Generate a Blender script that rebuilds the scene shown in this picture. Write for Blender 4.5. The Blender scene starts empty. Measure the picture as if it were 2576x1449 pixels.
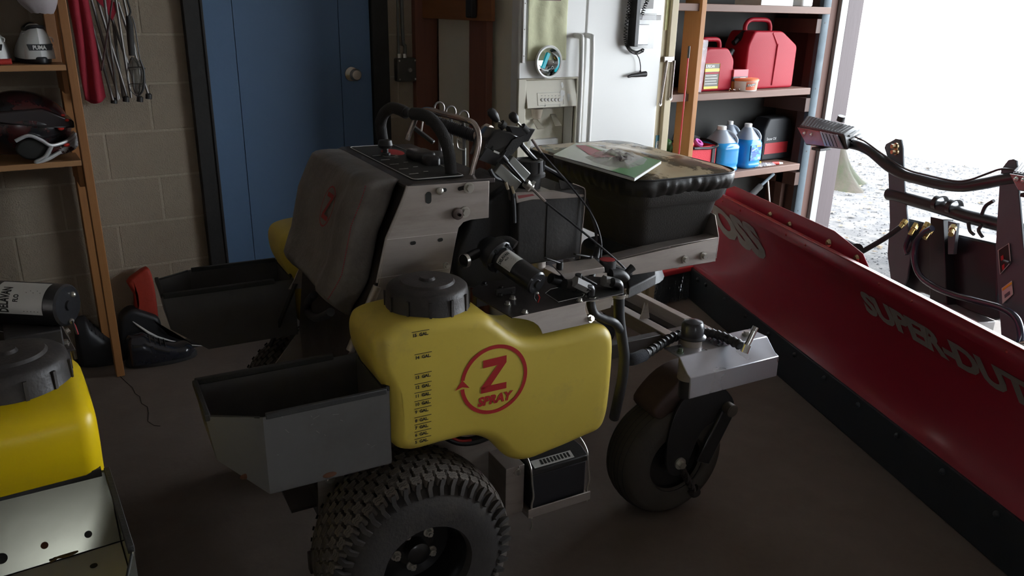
import bpy, bmesh, math, random
from mathutils import Vector, Matrix, Euler, noise
random.seed(7)
PI = math.pi
scene = bpy.context.scene
COL = scene.collection

# ------------------------------------------------------------------ camera
CAM_H = 1.56; PITCH = math.radians(19.5); YAW = math.radians(56.5); ROLL = math.radians(1.27); FPX = 1990.0
Fw = Vector((math.cos(YAW)*math.cos(PITCH), math.sin(YAW)*math.cos(PITCH), -math.sin(PITCH)))
R0 = Vector((math.sin(YAW), -math.cos(YAW), 0)); U0 = R0.cross(Fw)
Rv = R0*math.cos(ROLL) + U0*math.sin(ROLL); Uv = U0*math.cos(ROLL) - R0*math.sin(ROLL)
CAM = Vector((0, 0, CAM_H))
cd = bpy.data.cameras.new('camera'); cam = bpy.data.objects.new('camera', cd); COL.objects.link(cam)
cd.sensor_width = 36.0; cd.lens = 36.0*FPX/2576.0; cd.clip_start = 0.05; cd.clip_end = 300
cam.matrix_world = Matrix(((Rv.x, Uv.x, -Fw.x, 0), (Rv.y, Uv.y, -Fw.y, 0), (Rv.z, Uv.z, -Fw.z, CAM_H), (0, 0, 0, 1)))
scene.camera = cam

# ------------------------------------------------------------------ sky, sun, exposure
scene.view_settings.view_transform = 'Standard'; scene.view_settings.look = 'None'
scene.view_settings.gamma = 1.0; scene.view_settings.use_curve_mapping = False
scene.view_settings.exposure = 0.0
W = bpy.data.worlds.new('World'); scene.world = W; W.use_nodes = True
bg = W.node_tree.nodes['Background']; bg.inputs[0].default_value = (0.86, 0.93, 1.0, 1); bg.inputs[1].default_value = 14.0
sd = bpy.data.lights.new('sun', 'SUN'); sun = bpy.data.objects.new('sun', sd); COL.objects.link(sun)
sd.energy = 4.0; sd.angle = math.radians(3); sd.color = (1, 0.96, 0.9)
sun.rotation_euler = (math.radians(38), 0, math.radians(200))

# ------------------------------------------------------------------ pixel rays -> real points on real planes
def ray(x, y): return Fw*FPX + Rv*(x-1288.0) + Uv*(724.5-y)
def pY(x, y, Y): d = ray(x, y); return CAM + d*(Y/d.y)
def pX(x, y, X): d = ray(x, y); return CAM + d*(X/d.x)
def pZ(x, y, z=0.0): d = ray(x, y); return CAM + d*((z-CAM_H)/d.z)
def pP(x, y, o, n):
    d = ray(x, y); o = Vector(o); n = Vector(n); return CAM + d*((o-CAM).dot(n)/d.dot(n))

# ------------------------------------------------------------------ materials
MATS = {}
def M(name, col, rough=0.5, metal=0.0, var=0.0, vscale=8.0, bump=0.0, bscale=60.0, col2=None, mixlo=0.45, mixhi=0.62, wscale=3.0, spec=0.5, stretch=None, trans=0.0, ior=1.45, alpha=1.0, coat=0.0, rvar=0.0, emit=None, subs=0.0):
    if name in MATS: return MATS[name]
    m = bpy.data.materials.new(name); m.use_nodes = True; nt = m.node_tree; N = nt.nodes; Lk = nt.links
    b = N['Principled BSDF']; c4 = (col[0], col[1], col[2], 1)
    b.inputs['Base Color'].default_value = c4; b.inputs['Roughness'].default_value = rough; b.inputs['Metallic'].default_value = metal
    b.inputs['Specular IOR Level'].default_value = spec; b.inputs['IOR'].default_value = ior
    if trans: b.inputs['Transmission Weight'].default_value = trans
    if coat: b.inputs['Coat Weight'].default_value = coat; b.inputs['Coat Roughness'].default_value = 0.15
    if alpha < 1: b.inputs['Alpha'].default_value = alpha
    if emit: b.inputs['Emission Color'].default_value = (*emit[:3], 1); b.inputs['Emission Strength'].default_value = emit[3]
    tc = N.new('ShaderNodeTexCoord'); vec = tc.outputs['Object']
    if stretch:
        mp = N.new('ShaderNodeMapping'); mp.inputs['Scale'].default_value = stretch; Lk.new(vec, mp.inputs['Vector']); vec = mp.outputs['Vector']
    out = None
    if var > 0 or col2:
        n1 = N.new('ShaderNodeTexNoise'); n1.inputs['Scale'].default_value = vscale; n1.inputs['Detail'].default_value = 5; n1.inputs['Roughness'].default_value = 0.65
        Lk.new(vec, n1.inputs['Vector'])
        mx = N.new('ShaderNodeMix'); mx.data_type = 'RGBA'
        mx.inputs['A'].default_value = tuple(max(0, v*(1-var)) for v in col) + (1,); mx.inputs['B'].default_value = tuple(min(1, v*(1+var)) for v in col) + (1,)
        Lk.new(n1.outputs['Fac'], mx.inputs['Factor']); out = mx.outputs['Result']
        if col2:
            n2 = N.new('ShaderNodeTexNoise'); n2.inputs['Scale'].default_value = wscale; n2.inputs['Detail'].default_value = 6; n2.inputs['Roughness'].default_value = 0.7
            Lk.new(vec, n2.inputs['Vector'])
            mr = N.new('ShaderNodeMapRange'); mr.inputs['From Min'].default_value = mixlo; mr.inputs['From Max'].default_value = mixhi
            Lk.new(n2.outputs['Fac'], mr.inputs['Value'])
            m2 = N.new('ShaderNodeMix'); m2.data_type = 'RGBA'; m2.inputs['B'].default_value = (*col2, 1)
            Lk.new(out, m2.inputs['A']); Lk.new(mr.outputs['Result'], m2.inputs['Factor']); out = m2.outputs['Result']
        Lk.new(out, b.inputs['Base Color'])
    if rvar > 0:
        n4 = N.new('ShaderNodeTexNoise'); n4.inputs['Scale'].default_value = vscale*0.7; n4.inputs['Detail'].default_value = 4
        Lk.new(vec, n4.inputs['Vector']); r4 = N.new('ShaderNodeMapRange')
        r4.inputs['To Min'].default_value = max(0.02, rough-rvar); r4.inputs['To Max'].default_value = min(1, rough+rvar)
        r4.inputs['From Min'].default_value = 0.3; r4.inputs['From Max'].default_value = 0.7
        Lk.new(n4.outputs['Fac'], r4.inputs['Value']); Lk.new(r4.outputs['Result'], b.inputs['Roughness'])
    if bump > 0:
        n3 = N.new('ShaderNodeTexNoise'); n3.inputs['Scale'].default_value = bscale; n3.inputs['Detail'].default_value = 4
        Lk.new(vec, n3.inputs['Vector']); bp = N.new('ShaderNodeBump'); bp.inputs['Strength'].default_value = bump; bp.inputs['Distance'].default_value = 0.004
        Lk.new(n3.outputs['Fac'], bp.inputs['Height']); Lk.new(bp.outputs['Normal'], b.inputs['Normal'])
    MATS[name] = m; return m

def wood(name, col, dark, scale=6.0, stretch=(1, 1, 0.08)):
    return M(name, col, rough=0.62, var=0.28, vscale=scale*4, col2=dark, wscale=scale, mixlo=0.5, mixhi=0.72, bump=0.25, bscale=40, stretch=stretch)

# ------------------------------------------------------------------ object helpers
def tag(o, label=None, cat=None, group=None, kind=None):
    if label: o['label'] = label
    if cat: o['category'] = cat
    if group: o['group'] = group
    if kind: o['kind'] = kind
    return o
ROOTM = {}
def thing(name, label, cat, loc=(0, 0, 0), rz=0.0, group=None):
    o = bpy.data.objects.new(name, None); COL.objects.link(o); o.location = loc; o.rotation_euler = (0, 0, rz); o.empty_display_size = 0.1
    return tag(o, label, cat, group)
def rootmat(o):
    m = Matrix.Identity(4)
    while o:
        m = o.matrix_basis @ m; o = o.parent
    return m
def crom(pts, k, closed=False):
    pts = [Vector(p) for p in pts]; n = len(pts); out = []
    for i in range(n if closed else n-1):
        if closed: p0, p1, p2, p3 = pts[i-1], pts[i], pts[(i+1) % n], pts[(i+2) % n]
        else: p0, p1, p2, p3 = pts[max(0, i-1)], pts[i], pts[i+1], pts[min(n-1, i+2)]
        for j in range(k):
            t = j/k
            out.append(0.5*((2*p1)+(p2-p0)*t+(2*p0-5*p1+4*p2-p3)*t*t+(3*p1-p0-3*p2+p3)*t*t*t))
    if not closed: out.append(pts[-1])
    return out
def roundpoly(pts, r, n=4):
    pts = [Vector(p) for p in pts]; out = []; N = len(pts)
    for i in range(N):
        p, a, b = pts[i], pts[i-1], pts[(i+1) % N]; ra = min(r, (a-p).length*.48); rb = min(r, (b-p).length*.48)
        A = p+(a-p).normalized()*ra; B = p+(b-p).normalized()*rb
        for k in range(n+1): t = k/n; out.append(A*(1-t)**2 + p*2*t*(1-t) + B*t*t)
    return out
def basis(ax):
    ax = Vector(ax).normalized(); t = Vector((0, 0, 1)) if abs(ax.z) < 0.9 else Vector((1, 0, 0))
    u = ax.cross(t).normalized(); v = ax.cross(u).normalized(); return ax, u, v

class MB:
    def __init__(s): s.bm = bmesh.new(); s.mi = 0
    def _f(s, vs):
        try: f = s.bm.faces.new(vs); f.material_index = s.mi; return f
        except ValueError: return None
    def box(s, c, sz, rot=None):
        c = Vector(c); R = Matrix.Identity(3)
        if rot is not None: R = rot if isinstance(rot, Matrix) else Euler(rot).to_matrix()
        v = [s.bm.verts.new(c + R @ Vector((x*sz[0]/2, y*sz[1]/2, z*sz[2]/2))) for x in (-1, 1) for y in (-1, 1) for z in (-1, 1)]
        for q in ((0, 1, 3, 2), (4, 6, 7, 5), (0, 4, 5, 1), (2, 3, 7, 6), (0, 2, 6, 4), (1, 5, 7, 3)): s._f([v[i] for i in q])
        return s
    def bb(s, a, b):
        a = Vector(a); b = Vector(b); return s.box((a+b)/2, [abs(b[i]-a[i]) for i in range(3)])
    def beam(s, p, q, w, h, up=(0, 0, 1)):
        p = Vector(p); q = Vector(q); x = (q-p).normalized(); y = Vector(up).cross(x)
        if y.length < 1e-4: y = Vector((1, 0, 0)).cross(x)
        y.normalize(); z = x.cross(y)
        R = Matrix((x, y, z)).transposed(); return s.box((p+q)/2, ((q-p).length, w, h), R)
    def cyl(s, p, q, r, r2=None, n=16, cap=True):
        p = Vector(p); q = Vector(q); r2 = r if r2 is None else r2; a, u, v = basis(q-p)
        A = [s.bm.verts.new(p+(u*math.cos(2*PI*i/n)+v*math.sin(2*PI*i/n))*r) for i in range(n)]
        B = [s.bm.verts.new(q+(u*math.cos(2*PI*i/n)+v*math.sin(2*PI*i/n))*r2) for i in range(n)]
        for i in range(n): s._f([A[i], A[(i+1) % n], B[(i+1) % n], B[i]])
        if cap: s._f(A[::-1]); s._f(B)
        return s
    def tube(s, pts, r, n=10, k=0, closed=False, cap=True, flat=1.0):
        if k: pts = crom(pts, k, closed)
        pts = [Vector(p) for p in pts]; N = len(pts); rs = r if isinstance(r, (list, tuple)) else None
        prev = None; rings = []
        for i in range(N):
            if closed: t = pts[(i+1) % N]-pts[i-1]
            else: t = pts[min(N-1, i+1)]-pts[max(0, i-1)]
            if t.length < 1e-9: t = Vector((0, 0, 1))
            t.normalize()
            if prev is None: _, u, v = basis(t)
            else:
                u = prev - t*prev.dot(t)
                if u.length < 1e-6: _, u, v = basis(t)
                u.normalize(); v = t.cross(u)
            prev = u
            rr = rs[min(len(rs)-1, int(i*len(rs)/N))] if rs and len(rs) != N else (rs[i] if rs else r)
            rings.append([s.bm.verts.new(pts[i]+(u*math.cos(2*PI*j/n)*flat+v*math.sin(2*PI*j/n))*rr) for j in range(n)])
        for i in range(N if closed else N-1):
            A = rings[i]; B = rings[(i+1) % N]
            for j in range(n): s._f([A[j], A[(j+1) % n], B[(j+1) % n], B[j]])
        if cap and not closed: s._f(rings[0][::-1]); s._f(rings[-1])
        return s
    def lathe(s, prof, o, ax=(0, 0, 1), n=32, closed=False):
        o = Vector(o); a, u, v = basis(ax); rings = []
        for (r, h) in prof:
            if r < 1e-6: rings.append([s.bm.verts.new(o+a*h)])
            else: rings.append([s.bm.verts.new(o+a*h+(u*math.cos(2*PI*i/n)+v*math.sin(2*PI*i/n))*r) for i in range(n)])
        seq = list(zip(rings, rings[1:])) + ([(rings[-1], rings[0])] if closed else [])
        for A, B in seq:
            if len(A) == 1 and len(B) == 1: continue
            for i in range(n):
                if len(A) == 1: s._f([A[0], B[(i+1) % n], B[i]])
                elif len(B) == 1: s._f([A[i], A[(i+1) % n], B[0]])
                else: s._f([A[i], A[(i+1) % n], B[(i+1) % n], B[i]])
        return s
    def prism(s, pts, vec):
        vec = Vector(vec); A = [s.bm.verts.new(Vector(p)) for p in pts]; B = [s.bm.verts.new(Vector(p)+vec) for p in pts]; n = len(A)
        s._f(A); s._f(B[::-1])
        for i in range(n): s._f([A[(i+1) % n], A[i], B[i], B[(i+1) % n]])
        return s
    def poly(s, pts): s._f([s.bm.verts.new(Vector(p)) for p in pts]); return s
    def grid(s, fn, nu, nv, closeu=False, closev=False):
        V = [[s.bm.verts.new(Vector(fn(i/(nu if closeu else nu-1), j/(nv if closev else nv-1)))) for j in range(nv)] for i in range(nu)]
        for i in range(nu if closeu else nu-1):
            for j in range(nv if closev else nv-1):
                s._f([V[i][j], V[(i+1) % nu][j], V[(i+1) % nu][(j+1) % nv], V[i][(j+1) % nv]])
        return s
    def sphere(s, c, r, n=16, m=10, R=None):
        c = Vector(c); r = Vector(r) if not isinstance(r, (int, float)) else Vector((r, r, r)); rings = []
        for k in range(m+1):
            th = PI*k/m
            ps = [Vector((math.sin(th)*math.cos(2*PI*i/n)*r.x, math.sin(th)*math.sin(2*PI*i/n)*r.y, math.cos(th)*r.z)) for i in range(n)]
            if R: ps = [R @ p for p in ps]
            rings.append([s.bm.verts.new(c+ps[0])] if k in (0, m) else [s.bm.verts.new(c+p) for p in ps])
        for A, B in zip(rings, rings[1:]):
            for i in range(n):
                if len(A) == 1: s._f([A[0], B[i], B[(i+1) % n]])
                elif len(B) == 1: s._f([A[i], B[0], A[(i+1) % n]])
                else: s._f([A[i], B[i], B[(i+1) % n], A[(i+1) % n]])
        return s
    def puff(s, pts, vec, r, k=4, sub=0, rb=None, bulge=0.0):
        """outline (3D, planar) extruded along vec with rounded rims of radius r (rb for the far rim)"""
        pts = [Vector(p) for p in pts]
        if sub: pts = crom(pts, sub, True)
        vec = Vector(vec); D = vec.length; d = vec.normalized(); rb = r if rb is None else rb; n = len(pts)
        nrm = Vector((0, 0, 0)); c = sum(pts, Vector())/n
        for i in range(n): nrm += (pts[i]-c).cross(pts[(i+1) % n]-c)
        sgn = 1 if nrm.dot(d) > 0 else -1
        inn = []
        for i in range(n):
            t = (pts[(i+1) % n]-pts[i-1]).normalized(); inn.append((d.cross(t)*sgn).normalized())
        rings = []
        for a in range(k+1):
            ph = PI/2*a/k; off = r*(1-math.sin(ph)); dep = r*(1-math.cos(ph))
            rings.append([s.bm.verts.new(pts[i]+inn[i]*off+d*dep) for i in range(n)])
        for a in range(k+1):
            ph = PI/2*(1-a/k); off = rb*(1-math.sin(ph)); dep = D-rb*(1-math.cos(ph))
            rings.append([s.bm.verts.new(pts[i]+inn[i]*off+d*dep) for i in range(n)])
        for A, B in zip(rings, rings[1:]):
            for i in range(n): s._f([A[i], A[(i+1) % n], B[(i+1) % n], B[i]])
        f1 = s._f(rings[0][::-1]); f2 = s._f(rings[-1])
        fs = [q for q in (f1, f2) if q and len(q.verts) > 4]
        if fs: bmesh.ops.triangulate(s.bm, faces=fs, ngon_method='EAR_CLIP')
        return s
    def bolt(s, p, ax, r=0.008, h=0.006, washer=True):
        p = Vector(p); a = Vector(ax).normalized()
        if washer: s.cyl(p, p+a*h*0.25, r*1.45, n=14)
        s.cyl(p+a*h*0.2, p+a*h, r, n=6); return s
    def build(s, name, mats, parent=None, world=True, ang=35, bevel=0.0, label=None, seg=2, kind=None, recalc=True, sub=0):
        if recalc: bmesh.ops.recalc_face_normals(s.bm, faces=s.bm.faces)
        off = None
        if parent is not None:
            if world: s.bm.transform(rootmat(parent).inverted())
        elif s.bm.verts:
            vs = [v.co for v in s.bm.verts]; lo = Vector([min(v[i] for v in vs) for i in range(3)]); hi = Vector([max(v[i] for v in vs) for i in range(3)])
            off = Vector(((lo.x+hi.x)/2, (lo.y+hi.y)/2, lo.z)); s.bm.transform(Matrix.Translation(-off))
        me = bpy.data.meshes.new(name); s.bm.to_mesh(me); s.bm.free()
        for m in (mats if isinstance(mats, (list, tuple)) else [mats]): me.materials.append(m)
        if ang > 0:
            me.polygons.foreach_set('use_smooth', [True]*len(me.polygons)); me.set_sharp_from_angle(angle=math.radians(ang))
        o = bpy.data.objects.new(name, me); COL.objects.link(o)
        if off: o.location = off
        if parent is not None: o.parent = parent
        if bevel > 0:
            b = o.modifiers.new('bevel', 'BEVEL'); b.width = bevel; b.segments = seg; b.limit_method = 'ANGLE'; b.angle_limit = math.radians(40)
        if sub:
            b = o.modifiers.new('sub', 'SUBSURF'); b.levels = sub; b.render_levels = sub
        if label: o['label'] = label
        if kind: o['kind'] = kind
        return o

def textmesh(body, size, ox, ux, uy, mb, bold=0.0, shear=0.0, depth=0.0, align='LEFT', sx=1.0, spacing=1.0, fn=None, sub=0):
    """lettering as real flat geometry: origin ox, reading direction ux, up direction uy"""
    cu = bpy.data.curves.new('t', 'FONT'); cu.body = body; cu.size = size; cu.shear = shear; cu.offset = bold; cu.align_x = align; cu.space_character = spacing; cu.resolution_u = 3; cu.fill_mode = 'FRONT'
    ob = bpy.data.objects.new('t', cu); COL.objects.link(ob)
    dg = bpy.context.evaluated_depsgraph_get(); me = bpy.data.meshes.new_from_object(ob.evaluated_get(dg))
    bpy.data.objects.remove(ob); bpy.data.curves.remove(cu)
    tb = bmesh.new(); tb.from_mesh(me); bpy.data.meshes.remove(me)
    ux = Vector(ux).normalized(); uy = Vector(uy).normalized(); vm = {}
    for v in tb.verts:
        p = Vector(ox)+ux*v.co.x*sx+uy*v.co.y
        if fn: p = fn(p)
        vm[v.index] = mb.bm.verts.new(p)
    for f in tb.faces: mb._f([vm[v.index] for v in f.verts])
    tb.free(); return mb

def dup(root, loc=None, rz=None, label=None, group=None, swap=None, parent=None):
    r = root.copy(); COL.objects.link(r); r.parent = parent
    if loc is not None: r.location = loc
    if rz is not None: r.rotation_euler = (0, 0, rz)
    if label: r['label'] = label
    if group: r['group'] = group
    def rec(src, dst):
        for ch in list(src.children):
            c = ch.copy(); COL.objects.link(c); c.parent = dst
            if swap and c.type == 'MESH' and c.data.materials:
                for i, sl in enumerate(c.material_slots):
                    nm_ = sl.material.name if sl.material else ''
                    if nm_ in swap: sl.link = 'OBJECT'; sl.material = MATS[swap[nm_]]
            rec(ch, c)
    rec(root, r); return r

# ------------------------------------------------------------------ shared materials
m_black = M('black_plastic', (0.022, 0.021, 0.021), 0.42, var=0.2, vscale=30, bump=0.15, bscale=200)
m_blackm = M('black_metal', (0.018, 0.018, 0.02), 0.3, metal=0.0, var=0.2, vscale=20, bump=0.08, bscale=120, coat=0.3)
m_rubber = M('rubber', (0.03, 0.029, 0.028), 0.7, var=0.3, vscale=20, bump=0.2, bscale=150)
m_steel = M('stainless', (0.42, 0.37, 0.335), 0.42, metal=0.6, var=0.12, vscale=10, rvar=0.1, bump=0.05, bscale=80, stretch=(1, 1, 6), col2=(0.31, 0.26, 0.23), mixlo=0.52, mixhi=0.8, wscale=4)
m_bolt = M('zinc_bolt', (0.62, 0.60, 0.55), 0.3, metal=0.9, var=0.2, vscale=40)
m_chrome = M('chrome', (0.75, 0.74, 0.72), 0.12, metal=1.0)
m_brass = M('brass', (0.75, 0.55, 0.22), 0.25, metal=1.0)
m_white = M('white_plastic', (0.78, 0.78, 0.76), 0.4)
# ================================================================== THE SETTING
m_floor = M('concrete_floor', (0.15, 0.12, 0.10), 0.75, var=0.18, vscale=5, col2=(0.105, 0.08, 0.063), mixlo=0.45, mixhi=0.75, wscale=1.3, bump=0.25, bscale=40, rvar=0.1)
m_block = M('painted_block', (0.30, 0.245, 0.185), 0.85, var=0.12, vscale=14, bump=0.6, bscale=170, col2=(0.21, 0.18, 0.15), mixlo=0.5, mixhi=0.75, wscale=2.5)
m_mortar = M('mortar', (0.37, 0.31, 0.235), 0.9, var=0.2, vscale=30, bump=0.6, bscale=120)
m_dark = M('dark_wall', (0.34, 0.31, 0.28), 0.9, var=0.2)
m_ceil = M('ceiling_board', (0.55, 0.52, 0.48), 0.9, var=0.1)
GX0, GX1, GY0, GY1, GZ = -2.2, 4.86, -3.2, 3.85, 2.55
WT = 0.15
f = MB().bb((GX0-WT, GY0-WT, -0.12), (4.46, GY1+WT, 0)).bb((4.46, 3.40, -0.12), (GX1+0.16, GY1+WT, 0)).build('floor', m_floor, ang=0); tag(f, kind='structure')
mb = MB()
cr = [(pZ(x, y) + Vector((0, 0, 0.0006))) for x, y in [(300, 945), (318, 962), (333, 975), (340, 990), (352, 998), (356, 1015), (371, 1024), (374, 1040), (372, 1060), (388, 1071), (403, 1072)]]
mb.tube(cr, 0.0016, n=4, flat=1.0); f2 = mb.build('crack', M('crack_dark', (0.03, 0.025, 0.02), 0.9), parent=f, ang=0)
w = MB().bb((GX0-WT, GY1-0.0045, 0), (GX1+WT, GY1+WT, GZ)).build('wall_back', m_mortar, ang=0); tag(w, kind='structure')
# concrete blocks, each its own piece
bme = {}
def block(x0, x1, z0, z1):
    L = round(x1-x0, 3)
    c = Vector(((x0+x1)/2, GY1-0.001, z0)); key = (L,)
    if key not in bme:
        mb = MB().bb((-L/2, -0.005, 0), (L/2, 0.006, z1-z0)); o = mb.build('concrete_block', m_block, parent=w, world=False, ang=0, bevel=0.002, seg=2); bme[key] = o
    else: o = bme[key].copy(); COL.objects.link(o); o.parent = w
    o.location = c - w.location + Vector((0, random.uniform(-0.0015, 0.001), 0)); return o
CH = 0.2045
for r in range(0, 9):
    z0 = -0.007 + CH*r; off = 0.0 if r % 2 else 0.2
    xs = -1.0 + 0.012 + off
    while xs < 4.8:
        a, b = xs+0.004, xs+0.4-0.005
        xs += 0.4
        # openings of the doorway
        if a < 1.74 and b > 0.79:
            if a < 0.74: block(a, 0.785, z0, z0+CH-0.01)
            if b > 1.76: block(1.745, b, z0, z0+CH-0.01)
            continue
        block(a, b, z0, z0+CH-0.01)
tag(MB().bb((GX0-WT, GY0, 0), (GX0, GY1, GZ)).build('wall_left', m_dark, ang=0), kind='structure')
WX0, WX1, WZ0, WZ1 = -.34, .38, 1.12, 1.54      # unseen window added behind the camera to light the left tray
mb = MB(); mb.bb((GX0-WT, GY0-WT, 0), (WX0, GY0, GZ)).bb((WX1, GY0-WT, 0), (GX1+WT, GY0, GZ)).bb((WX0, GY0-WT, 0), (WX1, GY0, WZ0)).bb((WX0, GY0-WT, WZ1), (WX1, GY0, GZ))
tag(mb.build('wall_front', m_dark, ang=0), kind='structure')
mb = MB()
for a_, b_ in (((WX0, WZ0), (WX0+.05, WZ1)), ((WX1-.05, WZ0), (WX1, WZ1)), ((WX0, WZ0), (WX1, WZ0+.05)), ((WX0, WZ1-.05), (WX1, WZ1)), ((-.03, WZ0), (.01, WZ1))): mb.bb((a_[0], GY0-.10, a_[1]), (b_[0], GY0-.05, b_[1]))
wn = mb.build('added_window_1', m_white, ang=0); tag(wn, kind='structure')
MB().bb((WX0, GY0-.08, WZ0), (WX1, GY0-.076, WZ1)).build('pane', M('window_glass', (.9, .95, .95), .05, alpha=.12), parent=wn, ang=0)
OY0, OY1, OZ = -1.1, 3.50, 2.15
mb = MB().bb((GX1+0.02, OY1+0.035, 0), (GX1+0.02+WT, GY1+WT, GZ)).bb((GX1+0.02, OY0, OZ), (GX1+0.02+WT, OY1+0.035, GZ)).bb((GX1+0.02, GY0, 0), (GX1+0.02+WT, OY0, GZ))
tag(mb.build('wall_right', M('garage_board', (0.11, 0.065, 0.045), 0.8, var=0.15, vscale=10), ang=0), kind='structure')
tag(MB().bb((GX0-WT, GY0-WT, GZ), (GX1+WT+0.5, GY1+WT, GZ+0.1)).build('ceiling', m_ceil, ang=0), kind='structure')

# ---- blue door of three boards, black frame
m_blue = M('blue_paint', (0.105, 0.185, 0.315), 0.5, var=0.06, vscale=5, bump=0.08, bscale=60)
m_blk = M('black_frame', (0.016, 0.015, 0.014), 0.55, var=0.5, vscale=25, bump=0.3, bscale=40, col2=(0.10, 0.09, 0.07), mixlo=0.68, mixhi=0.72, wscale=40)
d = thing('door_1', None, None, (1.26, GY1-0.02, 0)); d['kind'] = 'structure'
g1 = pY(581, 0, GY1-0.03).x; g2 = pY(848, 0, GY1-0.03).x
for a, b in ((0.868, g1), (g1, g2), (g2, 1.652)):
    MB().bb((a+0.0012, GY1-0.034, 0.006), (b-0.0012, GY1-0.004, 2.03)).build('door_board', m_blue, parent=d, ang=0, bevel=0.0015)
MB().bb((0.87, GY1-0.012, 0.01), (1.65, GY1-0.002, 2.03)).build('door_core', m_blk, parent=d, ang=0)
kp = pY(893, 188, GY1-0.08); kc = Vector((kp.x, GY1-0.034, kp.z))
MB().lathe([(0.0, 0.0), (0.034, 0.0), (0.034, 0.006), (0.022, 0.012), (0.013, 0.016), (0.012, 0.034), (0.022, 0.04), (0.029, 0.05), (0.029, 0.06), (0.022, 0.07), (0.0, 0.073)], kc, (0, -1, 0), 24).build('door_knob', M('satin_nickel', (0.55, 0.5, 0.42), 0.28, metal=0.9), parent=d, label='satin nickel door knob')
for i, (a, b) in enumerate(((0.785, 0.866), (1.654, 1.745))):
    x0, x1 = a, b
    mb = MB().bb((x0, GY1-0.05, 0), (x1, GY1+0.004, 2.1))
    mb.bb((x0+(0.0 if i else x1-x0-0.012), GY1-0.056, 0), (x0+0.012 if i else x1, GY1-0.05, 2.1))
    tag(mb.build('trim_%d' % (i+1), m_blk, ang=0, bevel=0.003), kind='structure')
tag(MB().bb((0.785, GY1-0.05, 2.04), (1.745, GY1+0.004, 2.12)).build('trim_3', m_blk, ang=0, bevel=0.003), kind='structure')

# ---- garage door jamb, white weather strip, pink outside post, galvanised track
m_jamb = M('jamb_brown', (0.10, 0.05, 0.038), 0.75, var=0.12, vscale=12, stretch=(1, 1, .2))
tag(MB().bb((4.74, 3.503, 0), (4.95, 3.56, OZ)).build('trim_4', m_jamb, ang=0, bevel=0.002), kind='structure')
tag(MB().bb((pY(2120, 0, 3.475).x, 3.475, 0), (pY(2137, 0, 3.475).x, 3.503, OZ)).build('trim_5', M('white_strip', (0.3, 0.3, 0.29), 0.5, var=0.05), ang=0, bevel=0.003), kind='structure')
tag(MB().bb((pY(2137, 0, 3.485).x, 3.485, -0.05), (pY(2175, 0, 3.485).x, 3.60, OZ+0.1)).build('trim_6', M('pink_board', (0.078, 0.058, 0.060), 0.7, var=0.10, vscale=10, bump=0.2, stretch=(1, 1, .15)), ang=0, bevel=0.003), kind='structure')
m_galv = M('galvanised', (0.07, 0.09, 0.105), 0.6, metal=0.2, spec=.25, var=0.15, vscale=20, rvar=0.1)
mb = MB(); x0 = pX(2075, 0, 4.78); tx = 4.75
P1 = Vector((pY(2076, 0, 3.455).x, 3.49, 0.01)); KX = (pY(2095, 0, 3.455).x-P1.x)/.058
prof = [(0, 0), (0.0, -0.03), (0.008, -0.037), (0.05, -0.037), (0.058, -0.03), (0.058, -0.022), (0.055, -0.022), (0.055, -0.029), (0.049, -0.034), (0.01, -0.034), (0.003, -0.028), (0.003, 0)]
mb.prism([(P1.x+a*KX, P1.y+b, 0.01) for a, b in prof], (0, 0, 2.05))
tr = mb.build('door_track', m_galv, ang=50); tag(tr, 'galvanised steel garage door track on the brown jamb beside the opening', 'track')
mb = MB()
for k in range(5): mb.cyl((P1.x+0.03, P1.y-0.0375, 0.25+k*0.42), (P1.x+0.03, P1.y-0.0385, 0.25+k*0.42), 0.006, n=10)
mb.build('bolt_hole', m_blk, parent=tr)
MB().tube([(4.735, 3.482, 0.35), (4.733, 3.48, 0.9), (4.737, 3.484, 1.5), (4.735, 3.48, 2.0)], 0.0025, n=6, k=4).build('door_cord', M('cord_tan', (0.45, 0.34, 0.26), 0.8), parent=tr, label='thin tan pull cord')
# ================================================================== MACHINE FRAME
MOx = Vector((0.70, 1.95, 0.0)); MA = math.radians(-4.5)
MM = Matrix.Translation(MOx) @ Matrix.Rotation(MA, 4, 'Z'); MI = MM.inverted(); MR = MI.to_3x3()
LC = MI @ CAM
def Ly(x, y, c): d = MR @ ray(x, y); return LC + d*((c-LC.y)/d.y)
def Lx(x, y, c): d = MR @ ray(x, y); return LC + d*((c-LC.x)/d.x)
def Lz(x, y, c): d = MR @ ray(x, y); return LC + d*((c-LC.z)/d.z)
V = Vector
m_yel = M('tank_yellow', (0.60, 0.45, 0.07), 0.42, var=0.10, vscale=5, col2=(0.38, 0.28, 0.08), mixlo=0.56, mixhi=0.85, wscale=5, bump=0.06, bscale=25, rvar=0.08)
m_yeln = M('tank_yellow_new', (0.76, 0.53, 0.005), 0.35, var=0.05, vscale=4, bump=0.04, bscale=20)
m_cap = M('cap_black', (0.032, 0.028, 0.027), 0.5, var=0.3, vscale=30, bump=0.2, bscale=150, col2=(0.06, 0.05, 0.045), wscale=10)
m_red = M('logo_red', (0.42, 0.018, 0.02), 0.5)
m_ink = M('ink_black', (0.012, 0.012, 0.01), 0.6)
m_pad = M('grey_vinyl', (0.17, 0.155, 0.14), 0.5, var=0.15, vscale=8, bump=0.35, bscale=90, col2=(0.12, 0.105, 0.095), wscale=5, rvar=0.08)
m_sheet = M('sheet_steel', (0.13, 0.125, 0.122), 0.5, metal=0.4, var=0.12, vscale=7, rvar=0.08, bump=0.05, bscale=60, col2=(0.095, 0.088, 0.082), mixlo=0.5, mixhi=0.8, wscale=3)
m_sheetn = M('sheet_steel_new', (0.58, 0.57, 0.50), 0.17, metal=0.95, var=0.08, vscale=5, rvar=0.06)
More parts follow.
